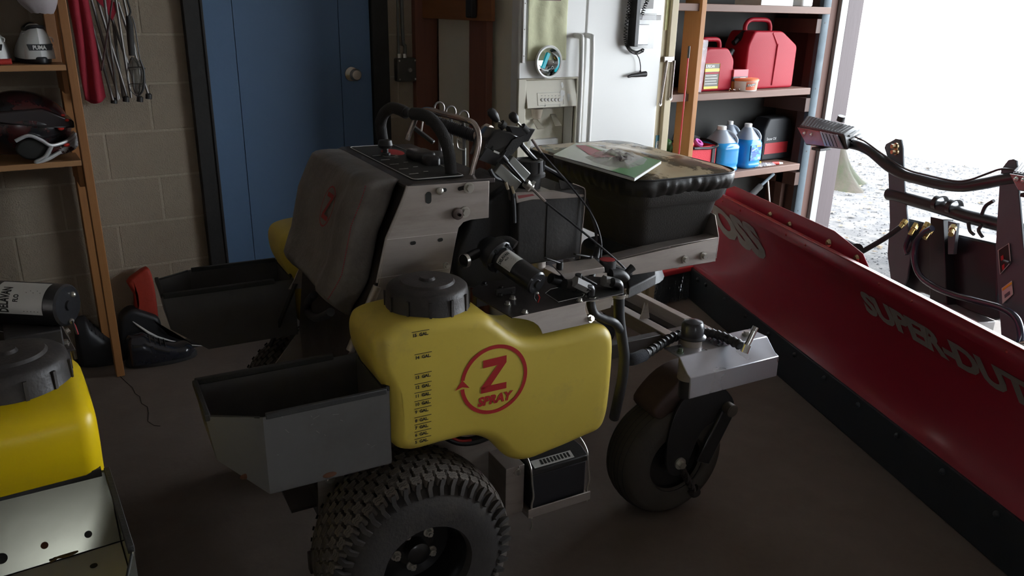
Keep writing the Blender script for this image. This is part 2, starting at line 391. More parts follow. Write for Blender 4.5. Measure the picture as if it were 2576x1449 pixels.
m_rust = M('rust', (0.09, 0.035, 0.016), 0.9, var=0.4, vscale=40)
m_foam = M('foam_grip', (0.028, 0.026, 0.025), 0.85, var=0.2, vscale=60, bump=0.4, bscale=300)
m_hose = M('hose_black', (0.025, 0.025, 0.027), 0.45, var=0.2, vscale=40, bump=0.1, bscale=100)
m_dusty = M('dusty_black', (0.035, 0.032, 0.031), 0.6, var=0.3, vscale=18, bump=0.2, bscale=90, col2=(0.055, 0.048, 0.045), mixlo=0.45, mixhi=0.8, wscale=8)
m_label = M('label_white', (0.62, 0.61, 0.58), 0.35)
m_plate = M('dark_plate', (0.075, 0.065, 0.062), 0.45, metal=0.5, var=0.25, vscale=9, bump=0.08, rvar=0.1)
m_tyre = M('tyre', (0.038, 0.034, 0.032), 0.72, var=0.3, vscale=14, bump=0.25, bscale=120, col2=(0.075, 0.062, 0.05), mixlo=0.5, mixhi=0.8, wscale=9)
m_tread = M('tread_block', (0.135, 0.115, 0.098), 0.8, var=0.25, vscale=25, bump=0.3, bscale=150)
m_rim = M('rim_black', (0.012, 0.012, 0.013), 0.28, coat=0.5, var=0.2)

sm = thing('spray_spreader', 'stand-on sprayer with dusty yellow tank printed Z SPRAY, grey back pad and black hopper', 'sprayer', MOx, MA)
CY = 0.06       # centre line of the machine
def mir(y): return 2*CY - y

# ---------------------------------------------------------------- tank
tank_out = [(-.006, .66), (.0, .60), (.04, .570), (.13, .569), (.205, .565), (.262, .532), (.305, .478), (.36, .455), (.44, .462), (.53, .476), (.585, .488), (.608, .525), (.616, .60), (.616, .73), (.600, .778), (.56, .797), (.48, .797), (.40, .796), (.345, .803), (.305, .826), (.265, .862), (.22, .885), (.10, .895), (.0, .888), (-.035, .862), (-.035, .80), (-.012, .735)]
def build_tank(par, near=True, prints=True):
    y0 = -.475 if near else mir(-.475); dy = .225 if near else -.225
    mb = MB(); mb.puff([V((x, y0, z)) for x, z in tank_out], (0, dy, 0), .032, k=6, sub=6, rb=.05)
    bmesh.ops.triangulate(mb.bm, faces=[f for f in mb.bm.faces if len(f.verts) > 4], ngon_method='BEAUTY')
    cy = y0 + dy*0.52; cx = .135
    mb.lathe([(.097, -.03), (.097, .0), (.09, .012)], (cx, cy, .885), n=40)
    t = mb.build('tank', m_yel, parent=par, world=False, ang=50)
    # screw cap
    pr = [(0, .066), (.016, .066), (.02, .060), (.05, .062), (.062, .060), (.066, .054), (.088, .050), (.095, .044), (.098, .030), (.1, -.008), (.103, -.012), (.103, -.018), (.0, -.018)]
    mb = MB(); mb.lathe(pr, (cx, cy, .893), n=56)
    for k in range(12):
        a = 2*PI*k/12+.2; mb.box((cx+math.cos(a)*.1, cy+math.sin(a)*.1, .908), (.005, .006, .042), (0, 0, a))
    cap = mb.build('tank_cap', m_cap, parent=par, world=False, ang=40, label='black screw cap with ribbed rim')
    if not prints: return t, cap
    yf = y0-.0012
    for g, py_ in zip((15, 14, 13, 12, 11, 10, 9, 8, 7, 6, 5), (830, 886, 936, 961, 983, 1004, 1023, 1045, 1063, 1081, 1099)):
        px0 = 1036 if g == 15 else 1043 if g > 4 else 1040
        a = Ly(px0, py_+7, yf); L = .042; mb = MB()
        mb.bb((a.x, yf, a.z-.0006), (a.x+L, yf+.0008, a.z+.0006)); textmesh('%d  GAL.' % g, .0105, (a.x+.001, yf, a.z-.0115), (1, 0, 0), (0, 0, 1), mb, bold=.0005)
        mb.build('gallon_mark', m_ink, parent=t, world=False, ang=0, label='black printed line and %d GAL.' % g)
    c = Ly(1244, 955, yf); R = .0905; rw = .0095; mb = MB()
    a0, a1 = math.radians(185), math.radians(-165)      # ring open at the arrow
    N = 64
    for i in range(N):
        b0 = math.radians(170) - math.radians(345)*i/N; b1 = math.radians(170) - math.radians(345)*(i+1)/N
        q = [V((c.x+math.cos(b)*r, yf, c.z+math.sin(b)*r)) for b, r in ((b0, R), (b1, R), (b1, R-rw), (b0, R-rw))]
        mb.poly(q)
    e = math.radians(-175); ec = V((c.x+math.cos(e)*(R-rw/2), yf, c.z+math.sin(e)*(R-rw/2)))
    mb.poly([ec+V((-.019, 0, .0)), ec+V((.0, 0, .024)), ec+V((.019, 0, .0)), ec+V((0, 0, .006))])
    # letter Z as drawn: outlined strokes
    zx = lambda u, v: V((c.x+u, yf, c.z+v))
    mb.poly([zx(-.031, .036), zx(-.031, .056), zx(.032, .058), zx(.032, .040), zx(.03, .038)])
    mb.poly([zx(-.036, -.026), zx(-.034, -.012), zx(.008, .037), zx(.032, .040), zx(-.01, -.013)])
    mb.poly([zx(-.036, -.030), zx(-.036, -.013), zx(.033, -.013), zx(.033, -.030)])
    textmesh('SPRAY', .0315, (c.x-.045, yf, c.z-.0625), (1, 0, 0), (0, 0, 1), mb, bold=.0016, shear=.2, sx=1.0)
    mb.build('printed_logo', m_red, parent=t, world=False, ang=0, recalc=False, label='red ring with arrow around the letters Z SPRAY')
    return t, cap
build_tank(sm, True); build_tank(sm, False, False)

# ---------------------------------------------------------------- side trays
def build_tray(par, near=True):
    s = 1 if near else -1; b = 0 if near else 2*CY
    def P(x, y, z): return V((x, b+s*y, z))
    xo0, xo1, yo, yi, zt = -.392, -.010, -.480, -.250, .748
    th = .0025; mb = MB()
    # outside face: clipped corner plan, bottom lifted at rear
    def sheet(pts, n): mb.prism(pts, V(n)*th)
    A = P(xo0, -.425, zt); B = P(xo0+.105, yo, zt); Cc = P(xo1, yo, zt); D = P(xo1, yi, zt); E_ = P(xo0, yi, zt)
    zb = .562; A2 = P(xo0+.012, -.430, .645); B2 = P(xo0+.105, yo, zb); C2 = P(xo1, yo, zb); D2 = P(xo1, yi, zb); B3 = P(xo0+.02, yo+.03, .64); E2 = P(xo0+.012, yi, .645); F2 = P(xo0+.11, yi, zb)
    sheet([B, Cc, C2, B2], (0, s, 0)); sheet([A, B, B2, A2], (0, s, 0)); sheet([Cc, D, D2, C2], (-1, 0, 0)); sheet([D, E_, E2, F2, D2], (0, -s, 0)); sheet([E_, A, A2, E2], (1, 0, 0))
    sheet([B2, C2, D2, F2], (0, 0, 1)); sheet([A2, B2, F2, E2], (0, 0, 1))
    t = mb.build('side_tray', m_sheet, parent=par, world=False, ang=30)
    m2 = MB()
    lip = lambda p, q: m2.beam(p+V((0, 0, .002)), q+V((0, 0, .002)), .012, .016)
    lip(P(xo0+.004, yi, zt), P(xo1-.06, yi, zt)); lip(P(xo0+.004, -.43, zt-.004), P(xo0+.004, yi-.005, zt)); lip(P(xo1, yi-.025, zt), P(xo1, yo+.012, zt-.004))
    m2.build('edge_trim', m_rubber, parent=t, world=False, ang=30, bevel=.003, label='black rubber edge trim')
    m3 = MB(); m3.beam(B+V((.006, s*.003, .0)), Cc+V((-.006, s*.003, 0)), .010, .013); m3.beam(A+V((.002, s*.004, -.001)), B+V((-.004, s*.004, -.001)), .004, .006); m3.build('edge_trim', m_rubber, parent=t, world=False, bevel=.002, kind='stuff')
    if near:
        m4 = MB()
        for (px_, py_, rr) in ((600, 1206, .012), (830, 1198, .016)):
            q = Ly(px_, py_, yo-.0012) if px_ > 700 else V((-.330, -.4585, .603)); m4.sphere(q+V((0, .001, .003)), (rr, .0012, .007), 12, 6)
        m4.build('rust_spot', m_rust, parent=t, world=False, label='brown rust at the bottom edge', kind='stuff')
        m5 = MB()
        for k in range(12):
            px_ = random.uniform(690, 960); py_ = random.uniform(1040, 1150); q = Ly(px_, py_, yo-.0008)
            a = random.uniform(-1, .6); L = random.uniform(.003, .014)
            m5.beam(q, q+V((math.cos(a)*L, 0, math.sin(a)*L)), .0004, .0008)
        m5.build('scratch', M('scratch', (.22, .21, .2), .6), parent=t, world=False, kind='stuff')
    return t
build_tray(sm, True); build_tray(sm, False)

# ---------------------------------------------------------------- drive wheels
def build_drive(par, near=True):
    s = 1 if near else -1; b = 0 if near else 2*CY
    cx, R = .068, .252; yo, yi = -.505, -.285
    def P(x, y, z): return V((x, b+s*y, z))
    mb = MB(); W_ = yi-yo; yc = (yo+yi)/2
    prof = []
    for k in range(25):                         # carcass section, outside bead to inside bead
        t = k/24; a = PI*(0.02+0.96*t)
        h = -math.cos(a)*W_/2*1.0; r = .115+(R-.016-.115)*(math.sin(a)**.42)
        prof.append((r, h))
    prof = [(.112, prof[0][1]*.8), (.118, prof[0][1]*.98)] + prof + [(.118, prof[-1][1]*.98), (.112, prof[-1][1]*.8)]
    mb.lathe(prof, P(cx, yc, R), (0, s, 0), 72)
    t = mb.build('drive_wheel', m_tyre, parent=par, world=False, ang=60, label='wide turf tyre with wavy block tread on a black rim')
    # tread blocks
    tb = MB(); n = 46; rows = 7
    shp = [(-.40, -.55), (-.2, -.62), (0, -.50), (.2, -.62), (.42, -.52), (.5, -.25), (.37, 0), (.5, .28), (.40, .55), (.18, .60), (0, .50), (-.18, .62), (-.4, .52), (-.5, .25), (-.37, 0), (-.5, -.25)]; sp_ = MB()
    for j in range(rows):
        h = (-.5+(j+.5)/rows)*W_*.80; drop = .016*(abs(h)/(W_*.4))**2.6
        for i in range(n):
            a = 2*PI*(i+.5*(j % 2))/n; top = []; bot = []
            for (u, v) in shp:
                hh = h+u*W_*.80/rows*.86*1.0; aa = a+v*2*PI/n*.66+.0
                dd = .016*(abs(hh)/(W_*.4))**2.6
                for lst, r in ((top, R-dd), (bot, R-.020-dd)):
                    lst.append(tb.bm.verts.new(P(cx+math.cos(aa)*r, yc+hh, R+math.sin(aa)*r)))
            tb._f(top)
            for du in (-.13, .13):
                for v0, v1, a0_, a1_ in ((-.40, -.12, .05, -.07), (-.12, .14, -.07, .07), (.14, .42, .07, -.05)):
                    P4 = []
                    for vv, uu, e_ in ((v0, a0_, -.025), (v0, a0_, .025), (v1, a1_, .025), (v1, a1_, -.025)):
                        hh = h+(uu+du+e_)*W_*.80/rows*.86; aa = a+vv*2*PI/n*.66; P4.append(P(cx+math.cos(aa)*(R-.016*(abs(hh)/(W_*.4))**2.6+.0006), yc+hh, R+math.sin(aa)*(R-.016*(abs(hh)/(W_*.4))**2.6+.0006)))
                    sp_.poly(P4)
            for q in range(len(shp)): tb._f([top[q], bot[q], bot[(q+1) % len(shp)], top[(q+1) % len(shp)]])
    tb.build('tread', m_tread, parent=t, world=False, ang=30, kind='stuff'); sp_.build('tread_sipes', m_ink, parent=t, world=False, ang=0, kind='stuff', recalc=False)
    lg = MB(); n2 = 46
    for sd_ in (-1, 1):
        for i in range(n2):
            a = 2*PI*(i+.5*((0 if sd_ < 0 else (rows-1)) % 2))/n2; da = .048
            pts = []
            for (r, y, tw) in ((R-.013, W_*.425, 0), (R-.028, W_*.47, .03), (R-.048, W_*.488, .02)):
                for e in (-1, 1): pts.append(P(cx+math.cos(a+tw+e*da*.5)*r, yc+sd_*y, R+math.sin(a+tw+e*da*.5)*r))
            inn = [P(cx+(p.x-cx)*.955, b+s*0+0, 0) for p in pts]
            vs = [lg.bm.verts.new(p) for p in pts]
            ws = [lg.bm.verts.new(V((cx+(p.x-cx)*.96, p.y-s*sd_*.012, R+(p.z-R)*.96))) for p in pts]
            for q in range(2): lg._f([vs[2*q], vs[2*q+1], vs[2*q+3], vs[2*q+2]])
            lg._f([vs[0], vs[2], ws[2], ws[0]]); lg._f([vs[2], vs[4], ws[4], ws[2]]); lg._f([vs[1], vs[3], ws[3], ws[1]]); lg._f([vs[3], vs[5], ws[5], ws[3]]); lg._f([vs[4], vs[5], ws[5], ws[4]])
    lg.build('shoulder_lugs', m_tyre, parent=t, world=False, ang=30, kind='stuff')
    rb = MB(); rb.lathe([(.118, -.098), (.126, -.104), (.128, -.098), (.120, -.09), (.108, -.05), (.104, -.01), (.100, .0), (.06, .004), (.05, -.012), (.0, -.012)], P(cx, yc, R), (0, s, 0), 48)
    rb.lathe([(.03, -.012), (.03, -.045), (.022, -.05), (0, -.05)], P(cx, yc, R), (0, s, 0), 24)
    rb.build('rim', m_rim, parent=t, world=False, ang=40)
    for k in range(5):
        a = 2*PI*k/5+.75; nb = MB(); c0 = P(cx+math.cos(a)*.052, yc-.014, R+math.sin(a)*.052); nb.bolt(c0, (0, -s, 0), .0095, .014); nb.cyl(c0, c0+V((0, -s*.02, 0)), .005, n=10)
        nb.build('wheel_nut', m_bolt, parent=t, world=False)
    return t
build_drive(sm, True); build_drive(sm, False)

# ---------------------------------------------------------------- rear tower: side plates, body, platform
PN = -.23
def side_plate(par, near=True):
    yy = PN if near else mir(PN)
    pl = [(1027.5, 468.5), (1231, 455), (1229.6, 548), (1185, 553), (1166, 559), (1154, 573), (1147, 604), (1128.6, 704), (1100, 880), (868, 905), (885, 878), (951, 722), (974.5, 601), (1011, 515)]
    pts = [Ly(x, y, PN) for x, y in pl]
    pts = [V((p.x, yy, p.z)) for p in pts]
    mb = MB(); mb.prism(pts, (0, .004 if near else -.004, 0))
    o = mb.build('side_plate', m_steel, parent=par, world=False, ang=30, bevel=.001)
    if near:
        mb = MB(); e = yy-.0006
        def slot(x0, y0, x1, y1, r):
            a = Ly(x0, y0, e); b_ = Ly(x1, y1, e); mb.cyl(a, a+V((0, -.0006, 0)), r, n=16); mb.cyl(b_, b_+V((0, -.0006, 0)), r, n=16)
            if (b_-a).length > .001: mb.beam(a+V((0, -.0003, 0)), b_+V((0, -.0003, 0)), .0006, 2*r, up=(0, 1, 0)) if False else mb.beam(a+V((0, -.0003, 0)), b_+V((0, -.0003, 0)), .0007, 2*r, up=V((0, 0, 1)))
        slot(1078, 490, 1078, 505, .0075); slot(1106, 479, 1119, 478, .005); slot(1156, 475, 1172, 471, .005); slot(1036, 612, 1042, 611, .0045); slot(1105, 604, 1110, 603, .0045)
        mb.build('slot_hole', m_ink, parent=o, world=False, ang=0, kind='stuff')
        mb = MB(); a = Ly(1105.5, 480, e); mb.sphere(a+V((0, -.004, 0)), (.0095, .006, .0095), 16, 8); mb.build('round_head_bolt', m_bolt, parent=o, world=False)
        for (x, y, r) in ((1179, 472, .010), (1169, 533, .010), (1122, 667, .006)):
            mb = MB(); mb.bolt(Ly(x, y, e), (0, -1, 0), r, .012); mb.build('plate_bolt', m_bolt, parent=o, world=False)
        mb = MB(); a = Ly(1149, 537, e); mb.lathe([(.004, .02), (.004, .012), (.009, .012), (.0145, .010), (.0145, 0), (0, 0)], a, (0, -1, 0), 24); mb.build('bushing', M('dark_bushing', (.12, .09, .08), .5, metal=.5), parent=o, world=False)
        mb = MB(); p = [Ly(x, y, e) for x, y in [(974, 603), (1150, 584)]]; mb.beam(p[0], p[1], .0006, .0012)
        p = [Ly(x, y, e) for x, y in [(950, 700), (1129, 675)]]; mb.beam(p[0], p[1], .001, .0012); mb.build('plate_seam', M('seam_light', (.7, .66, .62), .4, metal=.6), parent=o, world=False, ang=0)
    return o
side_plate(sm, True); side_plate(sm, False)
pe = [Ly(x, y, PN) for x, y in [(1027.5, 468.5), (1011, 515), (974.5, 601), (951, 712)]]
MB().tube([p+V((-.001, .004, 0)) for p in pe], .004, n=8).build('plate_flange', m_steel, parent=sm, world=False)
pe = [Ly(x, y, PN-.002) for x, y in [(951, 722), (918, 800), (883, 884)]]
MB().tube([p+V((0, .006, 0)) for p in pe], .011, n=12).build('rolled_flange', m_steel, parent=sm, world=False)
FN = mir(PN)
# body behind the pad, dark inside
a = Ly(1029, 470, PN); b_ = Ly(975, 602, PN); c_ = Ly(951, 722, PN); d_ = Ly(885, 880, PN)
def xat(z):
    P_ = [a, b_, c_, d_]
    for p, q in zip(P_, P_[1:]):
        if z >= q.z: t = (z-q.z)/(p.z-q.z); return q.x+(p.x-q.x)*t
    return d_.x
zt = a.z
prof = [(xat(zt)+.006, zt-.004), (xat(1.0)+.006, 1.0), (xat(.8)+.006, .8), (xat(.72)+.006, .60), (xat(.72)+.02, .30), (.10, .30), (.16, .60), (.16, .9), (.17, zt-.03)]
MB().prism([V((x, PN+.006, z)) for x, z in prof], (0, FN-PN-.012, 0)).build('tower_body', m_plate, parent=sm, world=False, ang=30)
# console top: black decal panel with tilted grey surround
zc = 1.150
c1 = Lz(1026, 462, zc-.003); x0 = c1.x; x1 = Lz(1228, 440, zc).x+.0
MB().prism([V((x0-.012, PN+.002, zc-.012)), V((x1, PN+.002, zc-.012)), V((x1, PN+.002, zc)), V((x0, PN+.002, zc+.004)), V((x0-.016, PN+.002, zc-.004))], (0, FN-PN-.004, 0)).build('console_top', m_plate, parent=sm, world=False, ang=30, bevel=.002)
dz = zc+.0045
def rrect(x0, x1, y0, y1, z, r, n=5):
    out = []
    for cx, cy, a0 in ((x1-r, y1-r, 0), (x0+r, y1-r, 90), (x0+r, y0+r, 180), (x1-r, y0+r, 270)):
        for k in range(n+1): t = math.radians(a0+90*k/n); out.append(V((cx+math.cos(t)*r, cy+math.sin(t)*r, z)))
    return out
dp = MB(); dp.prism(rrect(x0+.012, x0+.155, PN+.03, FN-.03, dz, .015), (0, 0, .0015))
dec = dp.build('control_decal', m_ink, parent=sm, world=False, ang=0, label='black control decal with white outline and red badge')
ol = MB(); rp = rrect(x0+.015, x0+.152, PN+.033, FN-.033, dz+.002, .013); ol.tube(rp, .0011, n=4, closed=True)
for k in range(5): 
    y = PN+.10+k*.07; ol.bb((x0+.03, y, dz+.0016), (x0+.055, y+.004, dz+.0022)); ol.bb((x0+.075, y+.015, dz+.0016), (x0+.088, y+.018, dz+.0022))
ol.build('decal_lines', m_label, parent=dec, world=False, ang=0, kind='stuff')
rd = MB(); rd.sphere((x0+.105, FN-.16, dz+.0015), (.03, .055, .0012), 24, 6); rd.build('red_badge', m_red, parent=dec, world=False)
k_ = MB(); q = Lz(960, 392, dz+.0); k_.lathe([(0, .046), (.018, .044), (.021, .03), (.017, .022), (.008, .02), (.008, .008), (.014, .008), (.014, 0), (0, 0)], (q.x+.012, q.y, dz), n=20); k_.build('ignition_knob', m_black, parent=sm, world=False)
k_ = MB(); k_.lathe([(.022, 0), (.022, .002), (.016, .002), (.016, 0)], (q.x+.02, q.y-.015, dz), n=24, closed=True); k_.build('knob_ring', m_bolt, parent=sm, world=False)
k_ = MB(); q = Lz(1085, 360, dz); k_.beam((q.x, q.y-.02, dz+.004), (q.x-.05, q.y+.03, dz+.05), .02, .012); k_.build('throttle_lever', m_black, parent=sm, world=False, bevel=.004)
k_ = MB(); q = Lz(1060, 400, dz); k_.puff(rrect(q.x-.035, q.x+.03, q.y-.045, q.y+.045, dz, .02), (0, 0, .025), .01); k_.build('gauge_housing', m_black, parent=sm, world=False, ang=50)
# ---------------------------------------------------------------- back pad
pd = MB()
yA, yB = PN+.040, FN-.022
def padpt(u, v, w):      # u across 0..1, v down 0..1, w out (towards the rider)
    zz = 1.150-v*.345; xx = xat(zz)+.002
    t = V((-.93, 0, .37)); return V((xx, yA+(yB-yA)*u, zz)) + t*w
N1, N2 = 26, 30
out = []
def prof_pad(v):
    wi = 1.0-.10*max(0, (.25-v)/.25)**2 - .16*max(0, (v-.72)/.28)**1.5 ; return wi
def pad_surf(s_, t_):    # closed section around the pad at height t_
    v = t_; wi = prof_pad(v); th = .098*(1-max(0, (.10-v)/.10)**2*.75)*(1-max(0, (v-.90)/.10)**2*.75)
    a_ = s_*2*PI; cu = math.cos(a_); su = math.sin(a_)
    e = .30; U = (abs(cu)**e)*(1 if cu > 0 else -1); Wd = (abs(su)**.45)*(1 if su > 0 else -1)
    w = .5*th*(1+Wd)
    if Wd > 0.3 and abs(U) < .62: w -= .014*(1-abs(U/.62)**6)        # recessed centre panel
    return padpt(.5+.5*U*wi, .0+v, w-.003)
pd.grid(lambda s_, t_: pad_surf(s_, t_), 96, 44, closeu=True)
pd.bm.verts.ensure_lookup_table()
NV = 44
pd._f([pd.bm.verts[i*NV] for i in range(96)]); pd._f([pd.bm.verts[i*NV+NV-1] for i in range(96)][::-1])
pad = pd.build('back_pad', m_pad, parent=sm, world=False, ang=60, label='grey vinyl back pad with red stitching and printed Z')
st = MB()
for k in range(56):
    v0 = .10+k*.82/56; 
    for uu in (.035,):
        wi = prof_pad(v0); s1 = padpt(.5-.5*wi*.975, v0, .083); s2 = padpt(.5-.5*wi*.975, v0+.008, .083)
        st.tube([s1, s2], .0013, n=4)
st.build('red_stitching', M('thread_red', (.35, .03, .05), .7), parent=pad, world=False, ang=0, kind='stuff')
# the printed badge on the pad
lg = MB(); wq = .0845; cc = padpt(.40, .36, wq); ux = V((0, -1, 0)); uy = (padpt(.6, .2, wq)-padpt(.6, .5, wq)).normalized()
def bq(u, v): return cc + ux*u + uy*v
for i in range(48):
    b0 = 2*PI*i/48; b1 = 2*PI*(i+1)/48
    lg.poly([bq(math.cos(b)*r*.85, math.sin(b)*r) for b, r in ((b0, .056), (b1, .056), (b1, .051), (b0, .051))])
lg.poly([bq(-.026, .036), bq(.026, .036), bq(.026, .024), bq(-.026, .024)]); lg.poly([bq(.010, .0241), bq(.026, .0241), bq(-.010, -.024), bq(-.026, -.024)]); lg.poly([bq(-.026, -.0241), bq(.026, -.0241), bq(.026, -.036), bq(-.026, -.036)])
lg.build('printed_badge', M('print_red', (.28, .015, .018), .5), parent=pad, world=False, ang=0, recalc=False, label='red printed Z in an oval ring')
# ================================================================== MACHINE, second half
# ---- platform, lower frame, wheel motors, battery
MB().bb((-.17, CY-.16, .235), (.10, CY+.19, .243)).build('foot_platform', m_plate, parent=sm, world=False, ang=30)
mb = MB(); mb.bb((-.16, PN-.0, .12), (.42, PN+.025, .18)).bb((-.16, FN-.025, .12), (.42, FN+.0, .18)); mb.bb((-.1, PN, .20), (.22, FN, .30))
mb.build('lower_frame', m_plate, parent=sm, world=False, bevel=.003)
mb = MB(); mb.prism([V((x, PN-.03, z)) for x, z in [(-.14, .14), (.30, .14), (.40, .36), (.52, .50), (.52, .60), (.02, .60), (-.13, .42)]], (0, .006, 0)); mb.build('frame_plate', m_steel, parent=sm, world=False)
mb = MB(); mb.prism([V((x, FN+.03, z)) for x, z in [(-.14, .14), (.30, .14), (.40, .36), (.52, .50), (.52, .60), (.02, .60), (-.13, .42)]], (0, -.006, 0)); mb.build('frame_plate', m_steel, parent=sm, world=False)
for z in (.50, .42, .30):
    mb = MB(); mb.bolt((-.10, PN-.031, z), (0, -1, 0), .009, .012); mb.build('frame_bolt', m_bolt, parent=sm, world=False)
mb = MB(); mb.cyl((.068, PN-.05, .252), (.068, FN+.05, .252), .028, n=20); mb.cyl((.068, PN-.06, .252), (.068, PN+.1, .252), .07, n=20); mb.cyl((.068, FN+.06, .252), (.068, FN-.1, .252), .07, n=20); mb.build('wheel_motor', m_blackm, parent=sm, world=False)
# red hydraulic hose seen under the tank
MB().tube([(.18, -.27, .50), (.24, -.30, .46), (.30, -.31, .455), (.36, -.30, .47), (.42, -.26, .53)], .013, n=10, k=6).build('hydraulic_hose', m_hose, parent=sm, world=False)
MB().tube([(.205, -.305, .492), (.235, -.318, .472), (.27, -.322, .466)], .004, n=6, k=4).build('red_hose_stripe', M('wire_red', (.5, .02, .02), .5), parent=sm, world=False)
bx0, bx1, by0, by1, bz0, bz1 = .425, .605, -.385, -.235, .235, .375
mb = MB(); mb.bb((bx0, by0, bz0), (bx1, by1, bz1-.03)); bat = mb.build('battery', M('battery_case', (.02, .02, .024), .4, var=.2), parent=sm, world=False, bevel=.004)
mb = MB(); mb.prism([V((bx0-.004, by0-.003, bz1-.03)), V((bx0-.004, by0-.003, bz1-.012)), V((bx0-.004, by0+.03, bz1)), V((bx0-.004, by1, bz1)), V((bx0-.004, by1, bz1-.03))], (bx1-bx0+.008, 0, 0)); lid = mb.build('battery_lid', m_black, parent=bat, world=False, bevel=.003)
mb = MB(); n_ = V((0, -.018, .033)).normalized()
tt = V((0, .033, .012)).normalized()
def lidp(u, v, e=.0012): return V((bx0+u, by0-.003, bz1-.012)) + V((0, .033, .012))*v + V((0, -.342, .94))*e
mb.poly([lidp(.01, .15), lidp(.14, .15), lidp(.14, .9), lidp(.01, .9)]); mb.build('battery_label', m_label, parent=bat, world=False, ang=0, recalc=False)
mb = MB()
for k in range(9): u = .035+k*.011; mb.poly([lidp(u, .3, .002), lidp(u+.007, .3, .002), lidp(u+.007, .78, .002), lidp(u, .78, .002)])
mb.build('label_print', m_ink, parent=bat, world=False, ang=0, kind='stuff', recalc=False)
mb = MB(); mb.bb((bx0-.015, by0-.012, bz0-.016), (bx1+.012, by1+.01, bz0-.002)); mb.bb((bx0-.015, by0-.014, bz0-.016), (bx1+.012, by0-.009, bz0+.012)); mb.bb((bx0-.07, by0+.02, bz0-.012), (bx0-.012, by1, bz0+.14)); mb.build('battery_tray', m_steel, parent=sm, world=False, bevel=.0015)
for x in (bx0-.002, bx1+.003):
    z_ = [(x, by0-.012, bz0-.02), (x, by0-.008, bz0+.02), (x+.004, by0-.01, bz0+.05), (x, by0-.008, bz0+.09), (x-.004, by0-.006, bz1-.005), (x, by0+.02, bz1+.012), (x+.002, by0+.05, bz1+.02)]
    MB().tube(z_, .0028, n=8, k=4).build('hold_down_rod', m_bolt, parent=sm, world=False)
MB().tube([(bx0-.006, by0-.015, bz0-.015), (bx0-.004, by0-.018, bz0-.035), (bx0-.008, by0-.016, bz0-.055)], .002, n=6, k=3).build('hook_end', m_bolt, parent=sm, world=False)
for k in range(3): MB().tube([(bx0-.05+k*.006, by0+.01, bz0+.12), (bx0-.06+k*.008, by0-.004, bz0+.14+.008*k), (bx0-.045, by0-.01, bz0+.15), (bx0-.035-k*.004, by0, bz0+.125)], .0012, n=5, k=4).build('loose_wire', m_bolt, parent=sm, world=False)

# ---- handlebars with foam grips, chrome grab bar
ga = [Ly(x, y, c) for x, y, c in [(1133, 462, -.155), (1134, 430, -.155), (1128, 380, -.152), (1112, 335, -.14), (1085, 300, -.11), (1060, 288, -.085), (1038, 286, -.06)]]
o = MB().tube(ga, .0158, n=18, k=6).build('hand_grip', m_foam, parent=sm, world=False)
gb = [Ly(x, y, c) for x, y, c in [(966, 368, .25), (960, 335, .25), (958, 308, .245), (966, 286, .22), (984, 272, .18), (1003, 275, .135), (1022, 284, .10)]]
o2 = MB().tube(gb, .0165, n=18, k=6).build('hand_grip', m_foam, parent=sm, world=False)
for g in (ga, gb):
    MB().sphere(g[-1], .0135, 14, 8).build('grip_end', m_black, parent=sm, world=False)
cb = [Ly(x, y, c) for x, y, c in [(1180, 462, -.17), (1190, 420, -.17), (1203, 370, -.17), (1203, 335, -.165), (1190, 310, -.15), (1165, 300, -.12), (1110, 285, .02), (1082, 276, .10), (1062, 279, .15), (1046, 298, .19), (1032, 330, .2), (1024, 352, .2)]]
MB().tube(cb, .0078, n=14, k=8).build('grab_bar', M('bar_metal', (.50, .42, .38), .22, metal=1.0, var=.1), parent=sm, world=False, label='shiny bent steel grab bar')
# ---- levers standing behind the panel
for i, (x, y) in enumerate(((1105, 272), (1134, 282), (1166, 294))):
    c = [.14, .10, .06][i]; t = Ly(x, y, c); b_ = Ly(x+2, y+78, c); mb = MB()
    mb.beam(b_, t+V((0, 0, -.014)), .004, .015, up=V((0, 1, 0))); R_ = .017
    mb.tube([t+V((math.cos(q)*R_*.9, 0, math.sin(q)*R_)) for q in [2*PI*k/14 for k in range(14)]], .0028, n=6, closed=True)
    mb.cyl(b_+V((0, 0, -.05)), b_, .006, n=8); mb.build('flat_lever', M('lever_alloy', (.26, .25, .24), .45, metal=.8), parent=sm, world=False)
mb = MB(); p0 = Ly(1075, 300, .12); p1 = Ly(1222, 352, .02); mb.tube([p0, p1], .016, n=14)
for k in range(26):
    q = p0.lerp(p1, .1+k*.03); mb.tube([q, q+(p1-p0)*.013], .0185, n=14)
mb.build('corrugated_hose', m_hose, parent=sm, world=False)
mb = MB(); q = Ly(1222, 340, -.02); mb.lathe([(0, .025), (.022, .022), (.03, .01), (.028, 0), (.018, -.006), (.018, -.03), (0, -.03)], q, (.5, -.7, .3), 24); mb.build('filler_mouth', M('worn_metal', (.42, .34, .28), .4, metal=.6, var=.2), parent=sm, world=False)
q = Ly(1088, 282, .13); MB().cyl(q, q+V((.03, -.01, -.006)), .009, n=12).build('brass_fitting', m_brass, parent=sm, world=False)
mb = MB(); mb.bb((.245, -.12, 1.02), (.42, .22, 1.12)); mb.cyl((.33, .05, 1.1), (.33, .05, 1.17), .06, n=20); mb.bb((.27, -.05, 1.12), (.31, .0, 1.18)); mb.build('engine_shroud', m_black, parent=sm, world=False, bevel=.01, label='black engine shroud')
MB().tube([Ly(1060, 330, .05), Ly(1064, 300, .05), Ly(1075, 295, .04)], .0025, n=6).build('bent_rod', m_bolt, parent=sm, world=False)
MB().tube([Ly(1160, 360, 0), Ly(1150, 350, 0), Ly(1152, 372, 0), Ly(1170, 378, 0)], .0025, n=6, k=4).build('bent_rod', m_bolt, parent=sm, world=False)

